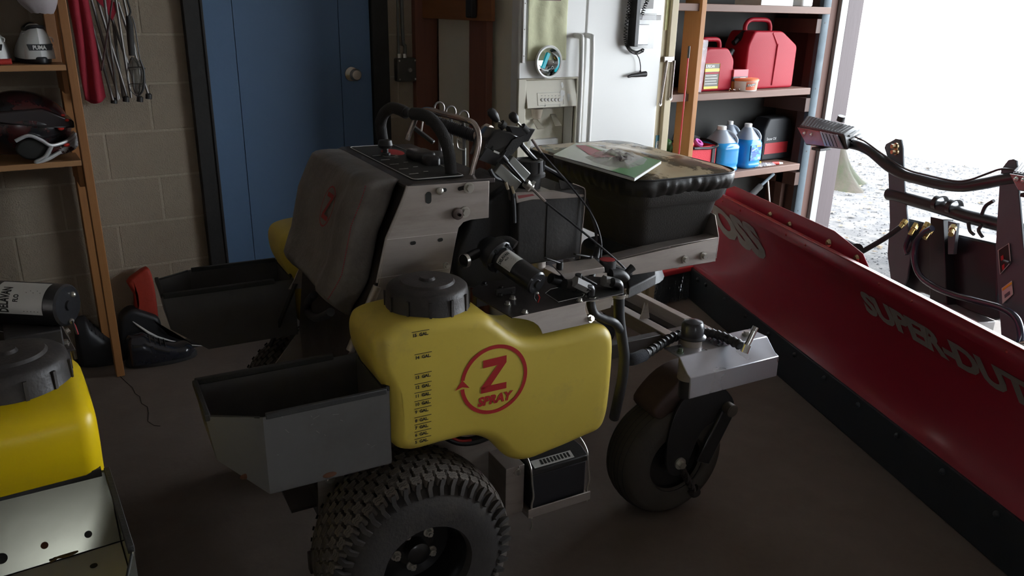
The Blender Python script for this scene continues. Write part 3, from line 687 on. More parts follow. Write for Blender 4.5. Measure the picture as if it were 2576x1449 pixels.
# ---- control block with two black toggle levers, T-handle and cables
cx_ = -.16
mb = MB(); A_ = [Ly(x, y, cx_) for x, y in [(1226, 352), (1250, 326), (1284, 332), (1318, 348), (1306, 368), (1268, 415), (1212, 398)]]
mb.puff(A_, (0, .075, 0), .006, k=3); cbk = mb.build('control_block', M('gloss_black', (.012, .012, .012), .16, coat=.6), parent=sm, world=False, ang=40, label='glossy black control box')
mb = MB(); mb.prism([Ly(x, y, cx_-.004) for x, y in [(1205, 402), (1226, 372), (1262, 392), (1290, 352), (1319, 340), (1312, 362), (1272, 408), (1250, 419)]], (0, .004, 0)); mb.build('control_bracket', m_black, parent=sm, world=False)
q = Ly(1249, 383, cx_-.006); MB().box(q, (.018, .001, .005), (0, .4, 0)).build('small_sticker', m_label, parent=cbk, world=False)
mb = MB(); mb.prism([Ly(x, y, cx_+.02) for x, y in [(1280, 318), (1348, 325), (1340, 338), (1330, 356), (1300, 362)]], (0, .03, 0)); mb.build('lever_mount', m_blackm, parent=sm, world=False, bevel=.002)
for (t0, t1, b0) in (((1232, 276), (1252, 304), (1268, 318)), ((1286, 286), (1300, 306), (1325, 332))):
    mb = MB(); P0 = Ly(*t0, cx_+.03); P1 = Ly(*t1, cx_+.03); P2 = Ly(*b0, cx_+.03)
    mb.tube([P0, P0.lerp(P1, .25), P0.lerp(P1, .6), P1], [.008, .0125, .012, .007], n=12, k=1); lv = mb.build('toggle_lever', m_black, parent=sm, world=False, ang=60)
    MB().tube([P1, P2], .0035, n=8).build('lever_stem', m_bolt, parent=lv, world=False); MB().cyl(P2.lerp(P1, .5), P2, .012, n=12).build('lever_boot', m_rubber, parent=lv, world=False)
# aluminium channel with T-handle
mb = MB()
for (e0, e1) in (((1248, 422), (1300, 468)), ((1278, 402), (1322, 446))):
    p0 = Ly(*e0, cx_-.02); p1 = Ly(*e1, cx_-.02); mb.beam(p0, p1, .030, .022, up=V((0, 1, 0)))
mb.build('alloy_channel', M('alloy_block', (.32, .33, .31), .38, metal=.8, var=.1), parent=sm, world=False, bevel=.002)
mb = MB(); h0 = Ly(1250, 408, cx_-.045); h1 = Ly(1272, 378, cx_-.045); hm = Ly(1263, 392, cx_-.045); e = Ly(1322, 460, cx_-.045)
mb.tube([h0, hm.lerp(h0, .5), hm, hm.lerp(h1, .5), h1], .0035, n=8, flat=1.6); mb.tube([hm, hm.lerp(e, .2)], .006, n=10); mb.build('t_handle', m_blackm, parent=sm, world=False)
MB().tube([hm, e], .0038, n=8).build('t_handle_rod', m_blackm, parent=sm, world=False)
mb = MB(); e2 = Ly(1336, 472, cx_-.045); mb.cyl(e, e2, .012, n=12); mb.beam(Ly(1326, 480, cx_-.05), Ly(1345, 456, cx_-.05), .004, .012, up=V((0, 1, 0))); mb.build('cable_clamp', m_bolt, parent=sm, world=False)
for x0_, y0_ in ((1272, 458), (1287, 468)):
    a_ = Ly(x0_, y0_, cx_-.03); MB().tube([a_, Ly(x0_+6, y0_+18, cx_-.03)], .0042, n=8).build('ivory_knob', M('ivory', (.6, .52, .36), .4), parent=sm, world=False)
# cables
MB().tube([Ly(1336, 472, cx_-.045), Ly(1372, 508, -.23)], .0042, n=8).build('cable_ferrule', m_steel, parent=sm, world=False)
MB().tube([Ly(1336, 472, cx_-.045), Ly(1372, 508, -.23), Ly(1440, 562, -.27), Ly(1510, 620, -.31), Ly(1556, 660, -.33), Ly(1578, 684, -.34), Ly(1584, 698, -.345), Ly(1572, 705, -.35), Ly(1555, 696, -.355)], .0030, n=8, k=8).build('control_cable', m_hose, parent=sm, world=False)
MB().tube([Ly(1338, 350, cx_+.03), Ly(1362, 385, -.15)], .0042, n=8).build('cable_ferrule', m_steel, parent=sm, world=False)
MB().tube([Ly(1338, 350, cx_+.03), Ly(1365, 388, -.15), Ly(1420, 450, -.18), Ly(1470, 512, -.2), Ly(1498, 560, -.22), Ly(1512, 610, -.23), Ly(1510, 655, -.24)], .0030, n=8, k=8).build('control_cable', m_hose, parent=sm, world=False)
MB().tube([Ly(1310, 362, cx_+.03), Ly(1336, 392, -.1)], .0065, n=10).build('cable_ferrule', m_steel, parent=sm, world=False)
MB().tube([Ly(1310, 362, cx_+.03), Ly(1338, 394, -.1), Ly(1365, 418, -.1), Ly(1400, 438, -.09), Ly(1432, 462, -.05), Ly(1460, 500, .0)], .0072, n=8, k=8).build('ribbed_conduit', m_hose, parent=sm, world=False)
MB().tube([Ly(1232, 426, -.19), Ly(1245, 446, -.19), Ly(1270, 456, -.18), Ly(1285, 470, -.18), Ly(1292, 510, -.18), Ly(1294, 560, -.18)], .006, n=8, k=6).build('loop_hose', m_hose, parent=sm, world=False)
pq = [Ly(x, y, -.13) for x, y in [(1474, 500), (1494, 560), (1500, 600), (1494, 640), (1482, 670)]]
MB().tube(pq, .005, n=8, k=6, flat=.4).build('grey_strap', m_dusty, parent=sm, world=False)

# ---- black fuel tank with filler cap on the engine
e0 = Ly(1302, 500, -.16); e1 = Ly(1468, 484, -.16)
fx0, fx1, fz0, fz1 = e0.x, e1.x, Ly(1300, 655, -.16).z-.02, e0.z+.012
mb = MB(); mb.puff([V((fx0, -.16, fz0)), V((fx1, -.16, fz0)), V((fx1, -.16, fz1)), V((fx0, -.16, fz1))], (0, .26, 0), .012, k=4); 
bmesh.ops.bevel(mb.bm, geom=[e for e in mb.bm.edges if abs((e.verts[0].co-e.verts[1].co).y) > .2], offset=.03, segments=5, affect='EDGES')
ft = mb.build('fuel_tank', m_dusty, parent=sm, world=False, ang=50, label='black moulded fuel tank')
MB().tube([V((fx0+.095, -.1612, fz0+.01)), V((fx0+.095, -.1612, fz1-.03))], .0012, n=4).build('mould_seam', m_ink, parent=ft, world=False)
mb = MB(); mb.puff([V((fx0-.06, -.12, .80)), V((fx0+.02, -.12, .80)), V((fx0+.02, -.12, fz1+.005)), V((fx0-.03, -.12, fz1+.01)), V((fx0-.10, -.12, fz1-.04)), V((fx0-.16, -.12, .95)), V((fx0-.16, -.12, .84))], (0, .22, 0), .02, sub=3); mb.build('engine_cover', m_black, parent=sm, world=False, ang=50)
q = Ly(1328, 440, -.1); mb = MB(); mb.lathe([(0, .04), (.028, .04), (.033, .045), (.042, .043), (.044, .012), (.049, .006), (.049, -.002), (.036, -.004), (.036, -.07), (0, -.07)], (q.x, q.y, q.z), n=36)
for k in range(10): a_ = 2*PI*k/10; mb.box((q.x+.044*math.cos(a_), q.y+.044*math.sin(a_), q.z+.026), (.004, .006, .03), (0, 0, a_))
mb.build('fuel_cap', m_dusty, parent=sm, world=False, label='dusty black fuel cap')
mb = MB(); mb.prism([Ly(x, y, -.165) for x, y in [(1296, 484), (1400, 481), (1440, 488), (1470, 489), (1470, 496), (1420, 500), (1340, 503), (1300, 512)]], (0, .1, 0)); mb.build('tank_strap', m_steel, parent=sm, world=False, bevel=.002)
mb = MB(); sp = [Ly(x, y, -.168) for x, y in [(1440, 462), (1462, 470), (1472, 480), (1470, 520), (1462, 600), (1458, 655)]]; mb.tube(sp, .0018, n=6, k=3); mb.build('bracket_edge', m_steel, parent=sm, world=False)
mb = MB(); sp = [Ly(x, y, -.150) for x, y in [(1405, 452), (1440, 462), (1470, 478), (1470, 520), (1458, 655), (1450, 655)]]; mb.prism(sp, (0, .003, 0)); mb.build('bracket_plate', m_dusty, parent=sm, world=False)
mb = MB(); mb.prism([Ly(x, y, -.19) for x, y in [(1302, 492), (1340, 488), (1345, 492), (1305, 500)]], (0, .001, 0)); mb.build('red_sticker', M('sticker_red', (.28, .06, .06), .5), parent=sm, world=False)

# ---- deck plate with bent apron on the tank
zd = .868
dk = [Lz(x, y, zd) for x, y in [(1288, 799), (1475, 758), (1566, 738), (1545, 700), (1440, 690), (1215, 708), (1186, 728), (1190, 742)]]
mb = MB(); mb.prism([V((p.x, p.y, zd-.003)) for p in dk], (0, 0, .003)); deck = mb.build('pump_deck', m_plate, parent=sm, world=False, bevel=.001, label='dark pump deck plate')
for px_, py_ in ((1218, 716), (1260, 727), (1258, 745), (1286, 738), (1290, 752), (1277, 766), (1320, 787), (1458, 757)):
    mb = MB(); c = Lz(px_, py_, zd); mb.bolt((c.x, c.y, zd), (0, 0, 1), .006, .008); mb.build('deck_bolt', m_bolt if py_ > 750 else m_dusty, parent=deck, world=False)
a_ = V((dk[0].x, dk[0].y, zd)); b_ = V((dk[1].x, dk[1].y, zd))
mb = MB(); q0 = Ly(1365, 840, -.476); q1 = Ly(1490, 812, -.476)
m0 = (a_+q0)/2; N_ = 12; top = []; bot = []
for k in range(N_+1):
    t = k/N_; top.append(a_.lerp(b_, t)); lo = q0.lerp(q1, t); bot.append(lo)
left = [a_.lerp(q0, s_) + V((.018*math.sin(PI*s_), 0, .006*math.sin(PI*s_))) for s_ in [k/6 for k in range(7)]]
right = [b_.lerp(q1, s_) + V((-.012*math.sin(PI*s_), 0, .004*math.sin(PI*s_))) for s_ in [k/6 for k in range(7)]]
mb.prism(left + right[::-1], (0, .0025, -.001)); mb.build('bent_apron', m_steel, parent=deck, world=False, bevel=.0005, label='light bent steel apron')
mb = MB(); mb.bolt(Ly(1484, 802, -.47), (.3, -1, .4), .007, .010); mb.build('deck_bolt', m_bolt, parent=deck, world=False)
mb = MB(); lp_ = [Lz(x, y, zd+.001) for x, y in [(1372, 738), (1405, 760), (1466, 746), (1470, 740), (1420, 720), (1385, 728)]]; mb.prism([V((p.x, p.y, zd+.0006)) for p in lp_], (0, 0, .0006)); dl = mb.build('deck_decal', m_ink, parent=deck, world=False, ang=0)
mb = MB(); mb.tube([V((p.x, p.y, zd+.0015)) for p in lp_], .0008, n=4, closed=True); mb.build('decal_outline', m_label, parent=dl, world=False, ang=0)
mb = MB(); mb.prism([Lz(x, y, zd) + V((0, 0, .0)) for x, y in [(1475, 752), (1566, 738), (1560, 722), (1480, 735)]], (0, 0, .0015)); mb.build('deck_decal', m_ink, parent=deck, world=False, ang=0)
# ---- pump
def build_pump(par, pa, pb, Rm, lc, deckz, S0, S1, foot=True):
    ax_ = (pa-pb).normalized(); L_ = (pa-pb).length; K = Rm/.0305
    mb = MB(); mb.lathe([(0, L_+.004), (.010, L_+.004), (.011, L_), (Rm-.004, L_), (Rm, L_-.004), (Rm, -.02), (0, -.02)], pb, ax_, 36)
    pm = mb.build('pump_motor', m_blackm, parent=par, world=False, ang=40, label='black cylinder pump motor with white DELAVAN label')
    mb = MB(); mb.lathe([(0, .0), (Rm+.006, .0), (Rm+.013, -.006), (Rm+.013, -.026), (Rm+.008, -.034), (Rm+.002, -.06), (.018, -.075), (0, -.078)], pb, ax_, 30)
    u_, v_ = basis(ax_)[1:]
    for k in range(6): a0 = 2*PI*k/6+.3; d0 = u_*math.cos(a0)+v_*math.sin(a0); mb.cyl(pb+d0*(Rm+.006)-ax_*.03, pb+d0*(Rm+.006)+ax_*.004, .0055, n=8)
    hd = mb.build('pump_head', m_blackm, parent=par, world=False, ang=40)
    MB().tube([pb-ax_*.04+V((.0, 0, .02)), pb-ax_*.03+V((.035, .0, .03)), pb-ax_*.02+V((.05, -.01, .022))], .012, n=12, k=4).build('outlet_port', m_blackm, parent=hd, world=False)
    MB().tube([pb-ax_*.05, pb-ax_*.06+V((-.05, -.02, -.01)), pb-ax_*.05+V((-.085, -.03, -.012))], .013, n=12, k=4).build('inlet_port', m_blackm, parent=hd, world=False)
    q = pb-ax_*.05+V((-.082, -.03, -.012)); MB().lathe([(.0165, -.005), (.018, -.005), (.018, .005), (.0165, .005)], q, (-1, -.3, 0), 24, closed=True).build('hose_clamp', m_bolt, parent=par, world=False)
    camd = (lc-pb).normalized(); upv = (camd-ax_*camd.dot(ax_)).normalized(); sdv = ax_.cross(upv)
    def cylp(a, s_, r): return pb + ax_*s_ + (upv*math.cos(a)+sdv*math.sin(a))*r
    sgn_ = 1 if (pb+sdv).z > pb.z else -1
    for a_, rr_ in ((.9, .72), (-1.6, .8)):
        q = pb+ax_*(L_+.001)+(upv*math.cos(a_)*sgn_+V((0, 0, 1))*math.sin(a_))*Rm*rr_; MB().sphere(q, .0042*K, 10, 6).build('pump_screw', m_bolt, parent=pm, world=False)
    mb = MB(); mb.grid(lambda s_, t_: cylp(sgn_*(-.55+1.75*s_), S0+(S1-S0)*t_, Rm+.0008), 18, 4)
    lb = mb.build('pump_label', m_label, parent=pm, world=False, ang=60, recalc=False)
    H_ = S1-S0; mb = MB()
    textmesh('DELAVAN', .27, (0, 0, 0), (1, 0, 0), (0, 1, 0), mb, bold=.01, fn=lambda p: cylp(sgn_*(-.48+p.x*1.02), S0+H_*.31-p.y*H_*.95, Rm+.0014))
    textmesh('FLO', .2, (0, 0, 0), (1, 0, 0), (0, 1, 0), mb, bold=.008, fn=lambda p: cylp(sgn_*(.02+p.x*1.0), S0+H_*.50-p.y*H_*.7, Rm+.0014))
    for k in range(5): mb.poly([cylp(sgn_*a, S0+H_*s_, Rm+.0012) for a, s_ in ((-.4, .62+k*.07), (.5+.1*(k % 2), .62+k*.07), (.5+.1*(k % 2), .64+k*.07), (-.4, .64+k*.07))])
    mb.build('label_lettering', m_ink, parent=pm, world=False, ang=0, recalc=False, label='black lettering DELAVAN')
    e = pb+ax_*(L_+.002); MB().tube([e+V((0, 0, -Rm*.8)), e+V((.004, -.004, -Rm*1.1)), e+V((-.002, -.006, -Rm*1.5))], .0018, n=5).build('red_wire', M('wire_red', (.5, .02, .02), .5), parent=pm, world=False)
    MB().tube([e+V((-.008, 0, -Rm*.7)), e+V((-.012, -.002, -Rm*1.1)), e+V((-.006, -.004, -Rm*1.4))], .0022, n=5).build('black_wire', m_hose, parent=pm, world=False)
    if foot: mb = MB(); mb.bb(V((pb.x-.03, pb.y-.02, deckz)), V((pa.x-.01, pa.y+.09, deckz+.018))); mb.build('pump_foot', m_dusty, parent=par, world=False, bevel=.003)
    return pm
build_pump(sm, Ly(1352, 714, -.42), Ly(1262, 650, -.30), .0305, LC, zd, .012, .062)
# ---- valves with lever handles, elbows, clamps
mb = MB(); mb.prism([Ly(x, y, -.385) for x, y in [(1412, 690), (1520, 672), (1522, 684), (1424, 705)]], (0, .05, .012)); mb.build('valve_bracket', m_steel, parent=sm, world=False, bevel=.001)
mb = MB(); mb.bolt(Ly(1466, 684, -.37), (0, 0, 1), .007, .01); mb.build('bracket_bolt', m_bolt, parent=sm, world=False)
def valve(p0, p1, hub, tip, c, nm='valve_body'):
    a = Ly(*p0, c); b_ = Ly(*p1, c); mb = MB(); mb.cyl(a, b_, .014, n=16); mb.cyl(a.lerp(b_, .6), b_, .017, n=8); v_o = mb.build(nm, m_black, parent=sm, world=False)
    h = Ly(*hub, c); t_ = Ly(*tip, c-.01); mb = MB(); mb.cyl(h+V((0, 0, -.012)), h+V((0, 0, .01)), .009, n=14); mb.beam(h+V((0, 0, .007)), t_+V((0, 0, .003)), .012, .005); mb.build('valve_lever', m_black, parent=v_o, world=False, bevel=.002)
    return v_o
valve((1385, 700), (1422, 712), (1408, 668), (1371, 652), -.36); valve((1455, 665), (1500, 660), (1483, 652), (1445, 642), -.33); valve((1420, 715), (1462, 722), (1455, 698), (1500, 718), -.415)
mb = MB(); a = Ly(1445, 708, -.43); b_ = Ly(1478, 724, -.43); mb.cyl(a, b_, .0155, n=6); mb.build('hex_nut', M('grey_nut', (.25, .24, .23), .45), parent=sm, world=False, ang=20)
mb = MB(); a = Ly(1518, 706, -.40); b_ = Ly(1545, 712, -.40); mb.cyl(a, b_, .0155, n=6); mb.build('hex_nut', M('grey_nut', (.25, .24, .23), .45), parent=sm, world=False, ang=20)
def elbow(pts, r, c, clamp):
    P_ = [Ly(x, y, c) for x, y in pts]; MB().tube(P_, r, n=14, k=6).build('hose_elbow', m_blackm, parent=sm, world=False)
elbow([(1474, 722), (1486, 726), (1486, 742)], .0105, -.435, None); elbow([(1540, 710), (1556, 716), (1557, 740)], .0125, -.42, None)
def clampat(x, y, c, r):
    mb = MB(); q = Ly(x, y, c); mb.lathe([(r, -.005), (r+.0014, -.005), (r+.0014, .005), (r, .005)], q, (0, 0, 1), 24, closed=True); mb.box(q+V((r*.8, -r*.8, 0)), (.012, .006, .008)); mb.build('hose_clamp', m_bolt, parent=sm, world=False)
clampat(1486, 750, -.435, .0125); clampat(1557, 743, -.42, .0165)
MB().tube([Ly(x, y, c) for x, y, c in [(1486, 748, -.435), (1487, 768, -.435), (1496, 790, -.437), (1518, 802, -.44), (1545, 812, -.44), (1562, 832, -.42)]], .0118, n=14, k=8).build('return_hose', m_hose, parent=sm, world=False)
MB().tube([Ly(x, y, c) for x, y, c in [(1557, 740, -.42), (1558, 800, -.42), (1566, 860, -.42), (1570, 900, -.42), (1566, 950, -.42), (1556, 1000, -.41), (1545, 1050, -.38)]], .0150, n=16, k=8).build('suction_hose', m_hose, parent=sm, world=False, label='thick black suction hose')
# spring handle valve at right, red round disc
mb = MB(); a = Ly(1560, 705, -.36); b_ = Ly(1540, 672, -.36); mb.tube([Ly(1535, 690, -.37), Ly(1560, 690, -.37), Ly(1572, 702, -.37)], .015, n=14, k=3); mb.tube([Ly(1572, 690, -.36), Ly(1592, 672, -.36)], [.008, .011], n=10); mb.build('shut_off_valve', m_black, parent=sm, world=False)
q = Ly(1528, 653, -.34); mb = MB(); mb.lathe([(0, 0), (.024, 0), (.024, -.03), (0, -.03)], q, (0, 0, 1), 28); dsc = mb.build('round_cap', m_black, parent=sm, world=False); MB().lathe([(0, .0012), (.0205, .0012), (.0205, 0)], q, (0, 0, 1), 28).build('red_disc', M('disc_red', (.42, .05, .05), .5), parent=dsc, world=False)
MB().tube([Ly(1536, 668, -.33), Ly(1560, 682, -.34), Ly(1585, 690, -.345)], .011, n=12, k=4).build('short_hose', m_hose, parent=sm, world=False)
MB().tube([Ly(1505, 625, -.2), Ly(1496, 660, -.22), Ly(1488, 700, -.25)], .010, n=12, k=4).build('short_hose', m_hose, parent=sm, world=False)

# ---- hopper on its rails
rz0, rz1 = .828, .908; ry = -.245; rx1 = 1.150
def rail(near=True):
    y = ry if near else mir(ry); s = 1 if near else -1; mb = MB()
    mb.prism([V((.62, y, rz0)), V((rx1, y, rz0)), V((rx1, y, rz1)), V((.95, y, rz1-.006)), V((.62, y, rz1-.034))], (0, s*.004, 0)); mb.prism([V((rx1, y, rz0+.008)), V((rx1+.014, y, rz0+.01)), V((rx1+.014, y, rz1+.052)), V((rx1-.012, y, rz1+.085)), V((rx1-.03, y, rz1+.0))], (0, s*.003, 0)) if False else None
    if near: mb.prism([V((.62, y, rz0+.004)), V((.80, y, rz0+.004)), V((.775, y, rz0-.03)), V((.76, y, rz0-.09)), V((.66, y, rz0-.10))], (0, s*.004, 0))
    mb.prism([V((.62, y, rz1-.038)), V((.95, y, rz1-.010)), V((rx1, y, rz1-.004)), V((rx1, y, rz1)), V((.95, y, rz1-.006)), V((.62, y, rz1-.034))], (0, s*.05, 0))
    o = mb.build('hopper_rail', m_steel, parent=sm, world=False, bevel=.002, label='stainless hopper rail' if near else None)
    if near:
        for px_, py_ in ((1722, 652), (1769, 643)):
            mb = MB(); mb.bolt(Ly(px_, py_, ry-.001), (0, -1, 0), .009, .012); mb.build('rail_bolt', m_bolt, parent=o, world=False)
rail(True); rail(False)
mb = MB(); mb.bb((rx1-.004, ry, rz0), (rx1, mir(ry), rz1)); mb.prism([V((rx1, ry+.0, rz0+.01)), V((rx1+.001, ry+.0, rz1)), V((rx1-.005, ry+.02, rz1+.065)), V((rx1-.005, ry+.16, rz1+.09)), V((rx1-.005, ry+.16, rz0+.01))], (.003, 0, 0)); mb.build('front_plate', m_steel, parent=sm, world=False, bevel=.001)
hx0, hx1, hy0, hy1, hz = .815, 1.20, -.245, mir(-.245), 1.10
def rr(ins, z, r, n=8, sx=0.0):
    return rrect(hx0+ins+sx, hx1-ins, hy0+ins, hy1-ins, z, r, n)
rings = [rr(.056, .886, .05), rr(.046, .895, .055), rr(.022, 1.012, .06), rr(.014, 1.020, .065), rr(.008, 1.028, .065), rr(-.002, 1.06, .065), rr(-.004, 1.092, .065)]
mb = MB(); vr = [[mb.bm.verts.new(p) for p in r] for r in rings]
for A_, B_ in zip(vr, vr[1:]):
    for i in range(len(A_)): mb._f([A_[i], A_[(i+1) % len(A_)], B_[(i+1) % len(A_)], B_[i]])
mb._f(vr[0][::-1]); hop = mb.build('hopper', M('hopper_black', (.042, .038, .035), .5, var=.15, vscale=10, bump=.35, bscale=260), parent=sm, world=False, ang=45, label='black plastic spreader hopper')
# cover: camouflage sheet with gathered black skirt
m_camo = M('camo_vinyl', (.62, .50, .32), .24, var=.3, vscale=4, col2=(.10, .075, .045), mixlo=.52, mixhi=.57, wscale=6.5, bump=.1, bscale=12, stretch=(1, .6, 1))
def cov(s_, t_):
    n = 96; a0 = s_*2*PI
    R_ = rrect(hx0-.016, hx1+.016, hy0-.016, hy1+.016, 0, .07, 24); i = int(round(s_*96)) % len(R_)
    return R_[i % len(R_)]
base = rrect(hx0-.012, hx1+.014, hy0-.014, hy1+.014, 0, .075, 20); cen = V(((hx0+hx1)/2, (hy0+hy1)/2, 0)); nb = len(base)
def resample(P_, n):
    L_ = [0.0]
    for p, q in zip(P_, P_[1:]+P_[:1]): L_.append(L_[-1]+(q-p).length)
    out = []; j = 0
    for k in range(n):
        d = L_[-1]*k/n
        while L_[j+1] < d: j += 1
        out.append(P_[j].lerp(P_[(j+1) % len(P_)], (d-L_[j])/(L_[j+1]-L_[j]+1e-12)))
    return out
base = resample(base, 260); nb = len(base)
mb = MB(); rg = []
for k in range(15):
    t = k/14; ring = []
    for i, p in enumerate(base):
        q = cen.lerp(p, max(t, .02)); dome = .014*(1-t*t) + .005*math.sin(q.x*31+q.y*9)*(1-t) + .004*noise.noise(V((q.x*14, q.y*9, 0)))
        ring.append(mb.bm.verts.new((q.x, q.y, hz+.012+dome - (.006 if k == 14 else 0))))
    rg.append(ring)
for A_, B_ in zip(rg, rg[1:]):
    for i in range(nb): mb._f([A_[i], A_[(i+1) % nb], B_[(i+1) % nb], B_[i]])
mb._f(rg[0]); cv = mb.build('hopper_cover', m_camo, parent=sm, world=False, ang=60, label='camouflage vinyl hopper cover')
mb = MB(); rg = []
for k in range(9):
    t = k/8; ring = []
    for i, p in enumerate(base):
        w_ = .007*noise.noise(V((p.x*75, p.y*75, t*1.2)))*min(1, t*2.5) + .002*math.sin(i*1.3+t*2)*t
        out_ = (.006*math.sin(PI*t) + w_ - .010*t*t)
        d_ = (p-cen).normalized(); zz = hz+.0095 - t*.050 + .006*noise.noise(V((p.x*22, p.y*22, 5)))*t
        ring.append(mb.bm.verts.new((p.x+d_.x*out_, p.y+d_.y*out_, zz)))
    rg.append(ring)
for A_, B_ in zip(rg, rg[1:]):
    for i in range(nb): mb._f([A_[i], A_[(i+1) % nb], B_[(i+1) % nb], B_[i]])
mb.build('cover_skirt', M('nylon_black', (.024, .022, .020), .38, bump=.1, bscale=300), parent=cv, world=False, ang=70, label='gathered black nylon skirt')
MB().tube([V((p.x, p.y, hz+.0085)) for p in base], .003, n=6, closed=True).build('cover_piping', m_black, parent=cv, world=False)
# spreader impeller housing under hopper
mb = MB(); mb.lathe([(0, .10), (.12, .10), (.16, .0), (.0, .0)], (1.0, CY, .72), n=28); mb.build('spreader_cone', m_black, parent=sm, world=False)
mb = MB(); mb.prism([Lz(x, y, .74) for x, y in [(1575, 735), (1600, 702), (1648, 700), (1648, 718), (1610, 738), (1580, 752)]], (0, 0, .035)); mb.build('deflector', m_dusty, parent=sm, world=False, bevel=.004)
# ---- front caster frame
zb_ = .62
def Lzz(x, y): return Lz(x, y, zb_)
for pts in ([(1592, 722), (1600, 716), (1905, 862), (1880, 872)], [(1556, 762), (1572, 758), (1700, 850), (1672, 846)]):
    pass
mb = MB(); mb.bb((1.105, -.42, zb_-.045), (1.135, .56, zb_)); mb.build('caster_beam', m_steel, parent=sm, world=False, bevel=.002); mb = MB(); mb.bb((1.075, -.36, zb_-.05), (1.104, .52, zb_-.04)); mb.build('beam_web', m_blackm, parent=sm, world=False)
mb = MB(); mb.bb((.965, -.28, zb_-.045), (1.0, .50, zb_)); mb.build('caster_beam', m_steel, parent=sm, world=False, bevel=.002)
MB().bb((.60, ry-.0, zb_-.05), (1.10, ry+.03, zb_-.004)).build('frame_rail', m_plate, parent=sm, world=False, bevel=.002); MB().bb((.60, FN-.03, zb_-.05), (1.10, FN, zb_-.004)).build('frame_rail', m_plate, parent=sm, world=False, bevel=.002)
mb = MB(); p = Lz(1612, 798, zb_); q = Lz(1618, 768, zb_)
mb.prism([V((p.x-.01, p.y-.01, zb_)), V((p.x+.02, p.y-.02, zb_)), V((p.x+.012, p.y-.015, zb_+.055)), V((p.x+.006, p.y-.013, zb_+.04)), V((p.x, p.y-.012, zb_+.058))], (0, .003, 0)); mb.build('lug_bracket', m_steel, parent=sm, world=False)
def caster(near=True):
    s = 1 if near else -1; b = 0 if near else 2*CY
    def P(x, y, z): return V((x, b+s*y, z))
    # mounting plate (bumper)
    zt_ = .640; x0_, x1_ = .865, 1.205; yb = -.495
    pr_ = [(-.37, zt_), (-.44, zt_), (-.478, .604), (yb, .597), (yb-.002, .532), (yb+.003, .532), (yb+.006, .592), (-.472, .600), (-.438, zt_-.004), (-.37, zt_-.004)]
    mb = MB(); mb.prism([P(x0_, y, z) for y, z in pr_], (x1_-x0_, 0, 0)); bmp = mb.build('bumper_plate', M('bumper_steel', (.46, .46, .50), .32, metal=.8, var=.08, vscale=12, rvar=.1, bump=.06, bscale=60), parent=sm, world=False, bevel=.003, label='worn bent steel bumper plate' if near else None)
    mb = MB(); mb.cyl(P(1.155, -.405, zt_), P(1.155, -.405, zt_+.004), .014, n=20); mb.bolt(P(1.155, -.405, zt_+.003), (0, 0, 1), .010, .010); mb.build('bumper_bolt', m_bolt, parent=bmp, world=False)
    mb = MB(); mb.bolt(P(.885, -.42, zt_), (0, 0, 1), .007, .014); mb.build('bumper_bolt', M('green_zinc', (.12, .16, .11), .5, metal=.5), parent=bmp, world=False)
    # swivel housing and dust cap
    cxx, cyy = .955, -.385
    mb = MB(); mb.cyl(P(cxx, cyy, .53), P(cxx, cyy, .665), .031, n=28); mb.build('swivel_tube', m_steel, parent=sm, world=False)
    mb = MB(); mb.lathe([(0, .052), (.010, .050), (.027, .045), (.033, .036), (.033, .004), (.041, .0), (.041, -.004), (0, -.004)], P(cxx, cyy, .667), (0, 0, 1), 30); mb.build('dust_cap', M('cap_grey', (.03, .03, .035), .3, coat=.3), parent=sm, world=False)
    # wheel turned on its swivel
    th = math.radians(18)*s; wd = V((math.cos(th), math.sin(th), 0)); nn = V((math.sin(th), -math.cos(th), 0))*s if True else 0
    TH = math.radians(-3); nn = V((math.sin(TH), -s*math.cos(TH), 0)); wd = V((math.cos(TH), s*math.sin(TH), 0))
    R_ = .198; wc = P(1.0, -.262, R_); Wd = .150
    prof = []
    for k in range(29):
        a = PI*(.03+.94*k/28); h = math.cos(a)*Wd/2; r = .10+(R_-.10)*(math.sin(a)**.36)
        prof.append((r, h))
    prof = [(.098, prof[0][1]*.8), (.106, prof[0][1]*.98)] + prof + [(.106, prof[-1][1]*.98), (.098, prof[-1][1]*.8)]
    mb = MB(); mb.lathe(prof, wc, nn, 64); cw = mb.build('caster_wheel', M('caster_tyre', (.05, .042, .034), .8, var=.3, vscale=12, bump=.2, bscale=100), parent=sm, world=False, ang=60, label='smooth ribbed caster tyre')
    gr = MB()
    for h in (-.046, -.027, -.009, .009, .027, .046):
        rloc = .10+(R_-.10)*(math.sin(math.acos(h/(Wd/2)))**.36)+.0004
        gr.tube([wc+nn*h+(wd*math.cos(q)+V((0, 0, 1))*math.sin(q))*rloc for q in [2*PI*k/72 for k in range(72)]], .0011, n=4, closed=True)
    gr.build('tyre_groove', m_ink, parent=cw, world=False, kind='stuff')
    mb = MB(); mb.lathe([(.108, Wd/2-.008), (.114, Wd/2-.002), (.104, Wd/2-.004), (.098, Wd/2-.03), (.045, Wd/2-.036), (.04, Wd/2-.01), (.022, Wd/2-.002), (0, Wd/2)], wc, nn, 40); mb.build('caster_rim', m_rim, parent=cw, world=False)
    sw = MB(); sw.lathe([(.150, Wd/2-.006), (.165, Wd/2-.008), (.16, Wd/2-.004), (.15, Wd/2-.003)], wc, nn, 48, closed=True); 
    # sprung fork
    def F(u, z, o_=.082): return wc + wd*u + nn*o_ + V((0, 0, z-R_))
    mb = MB()
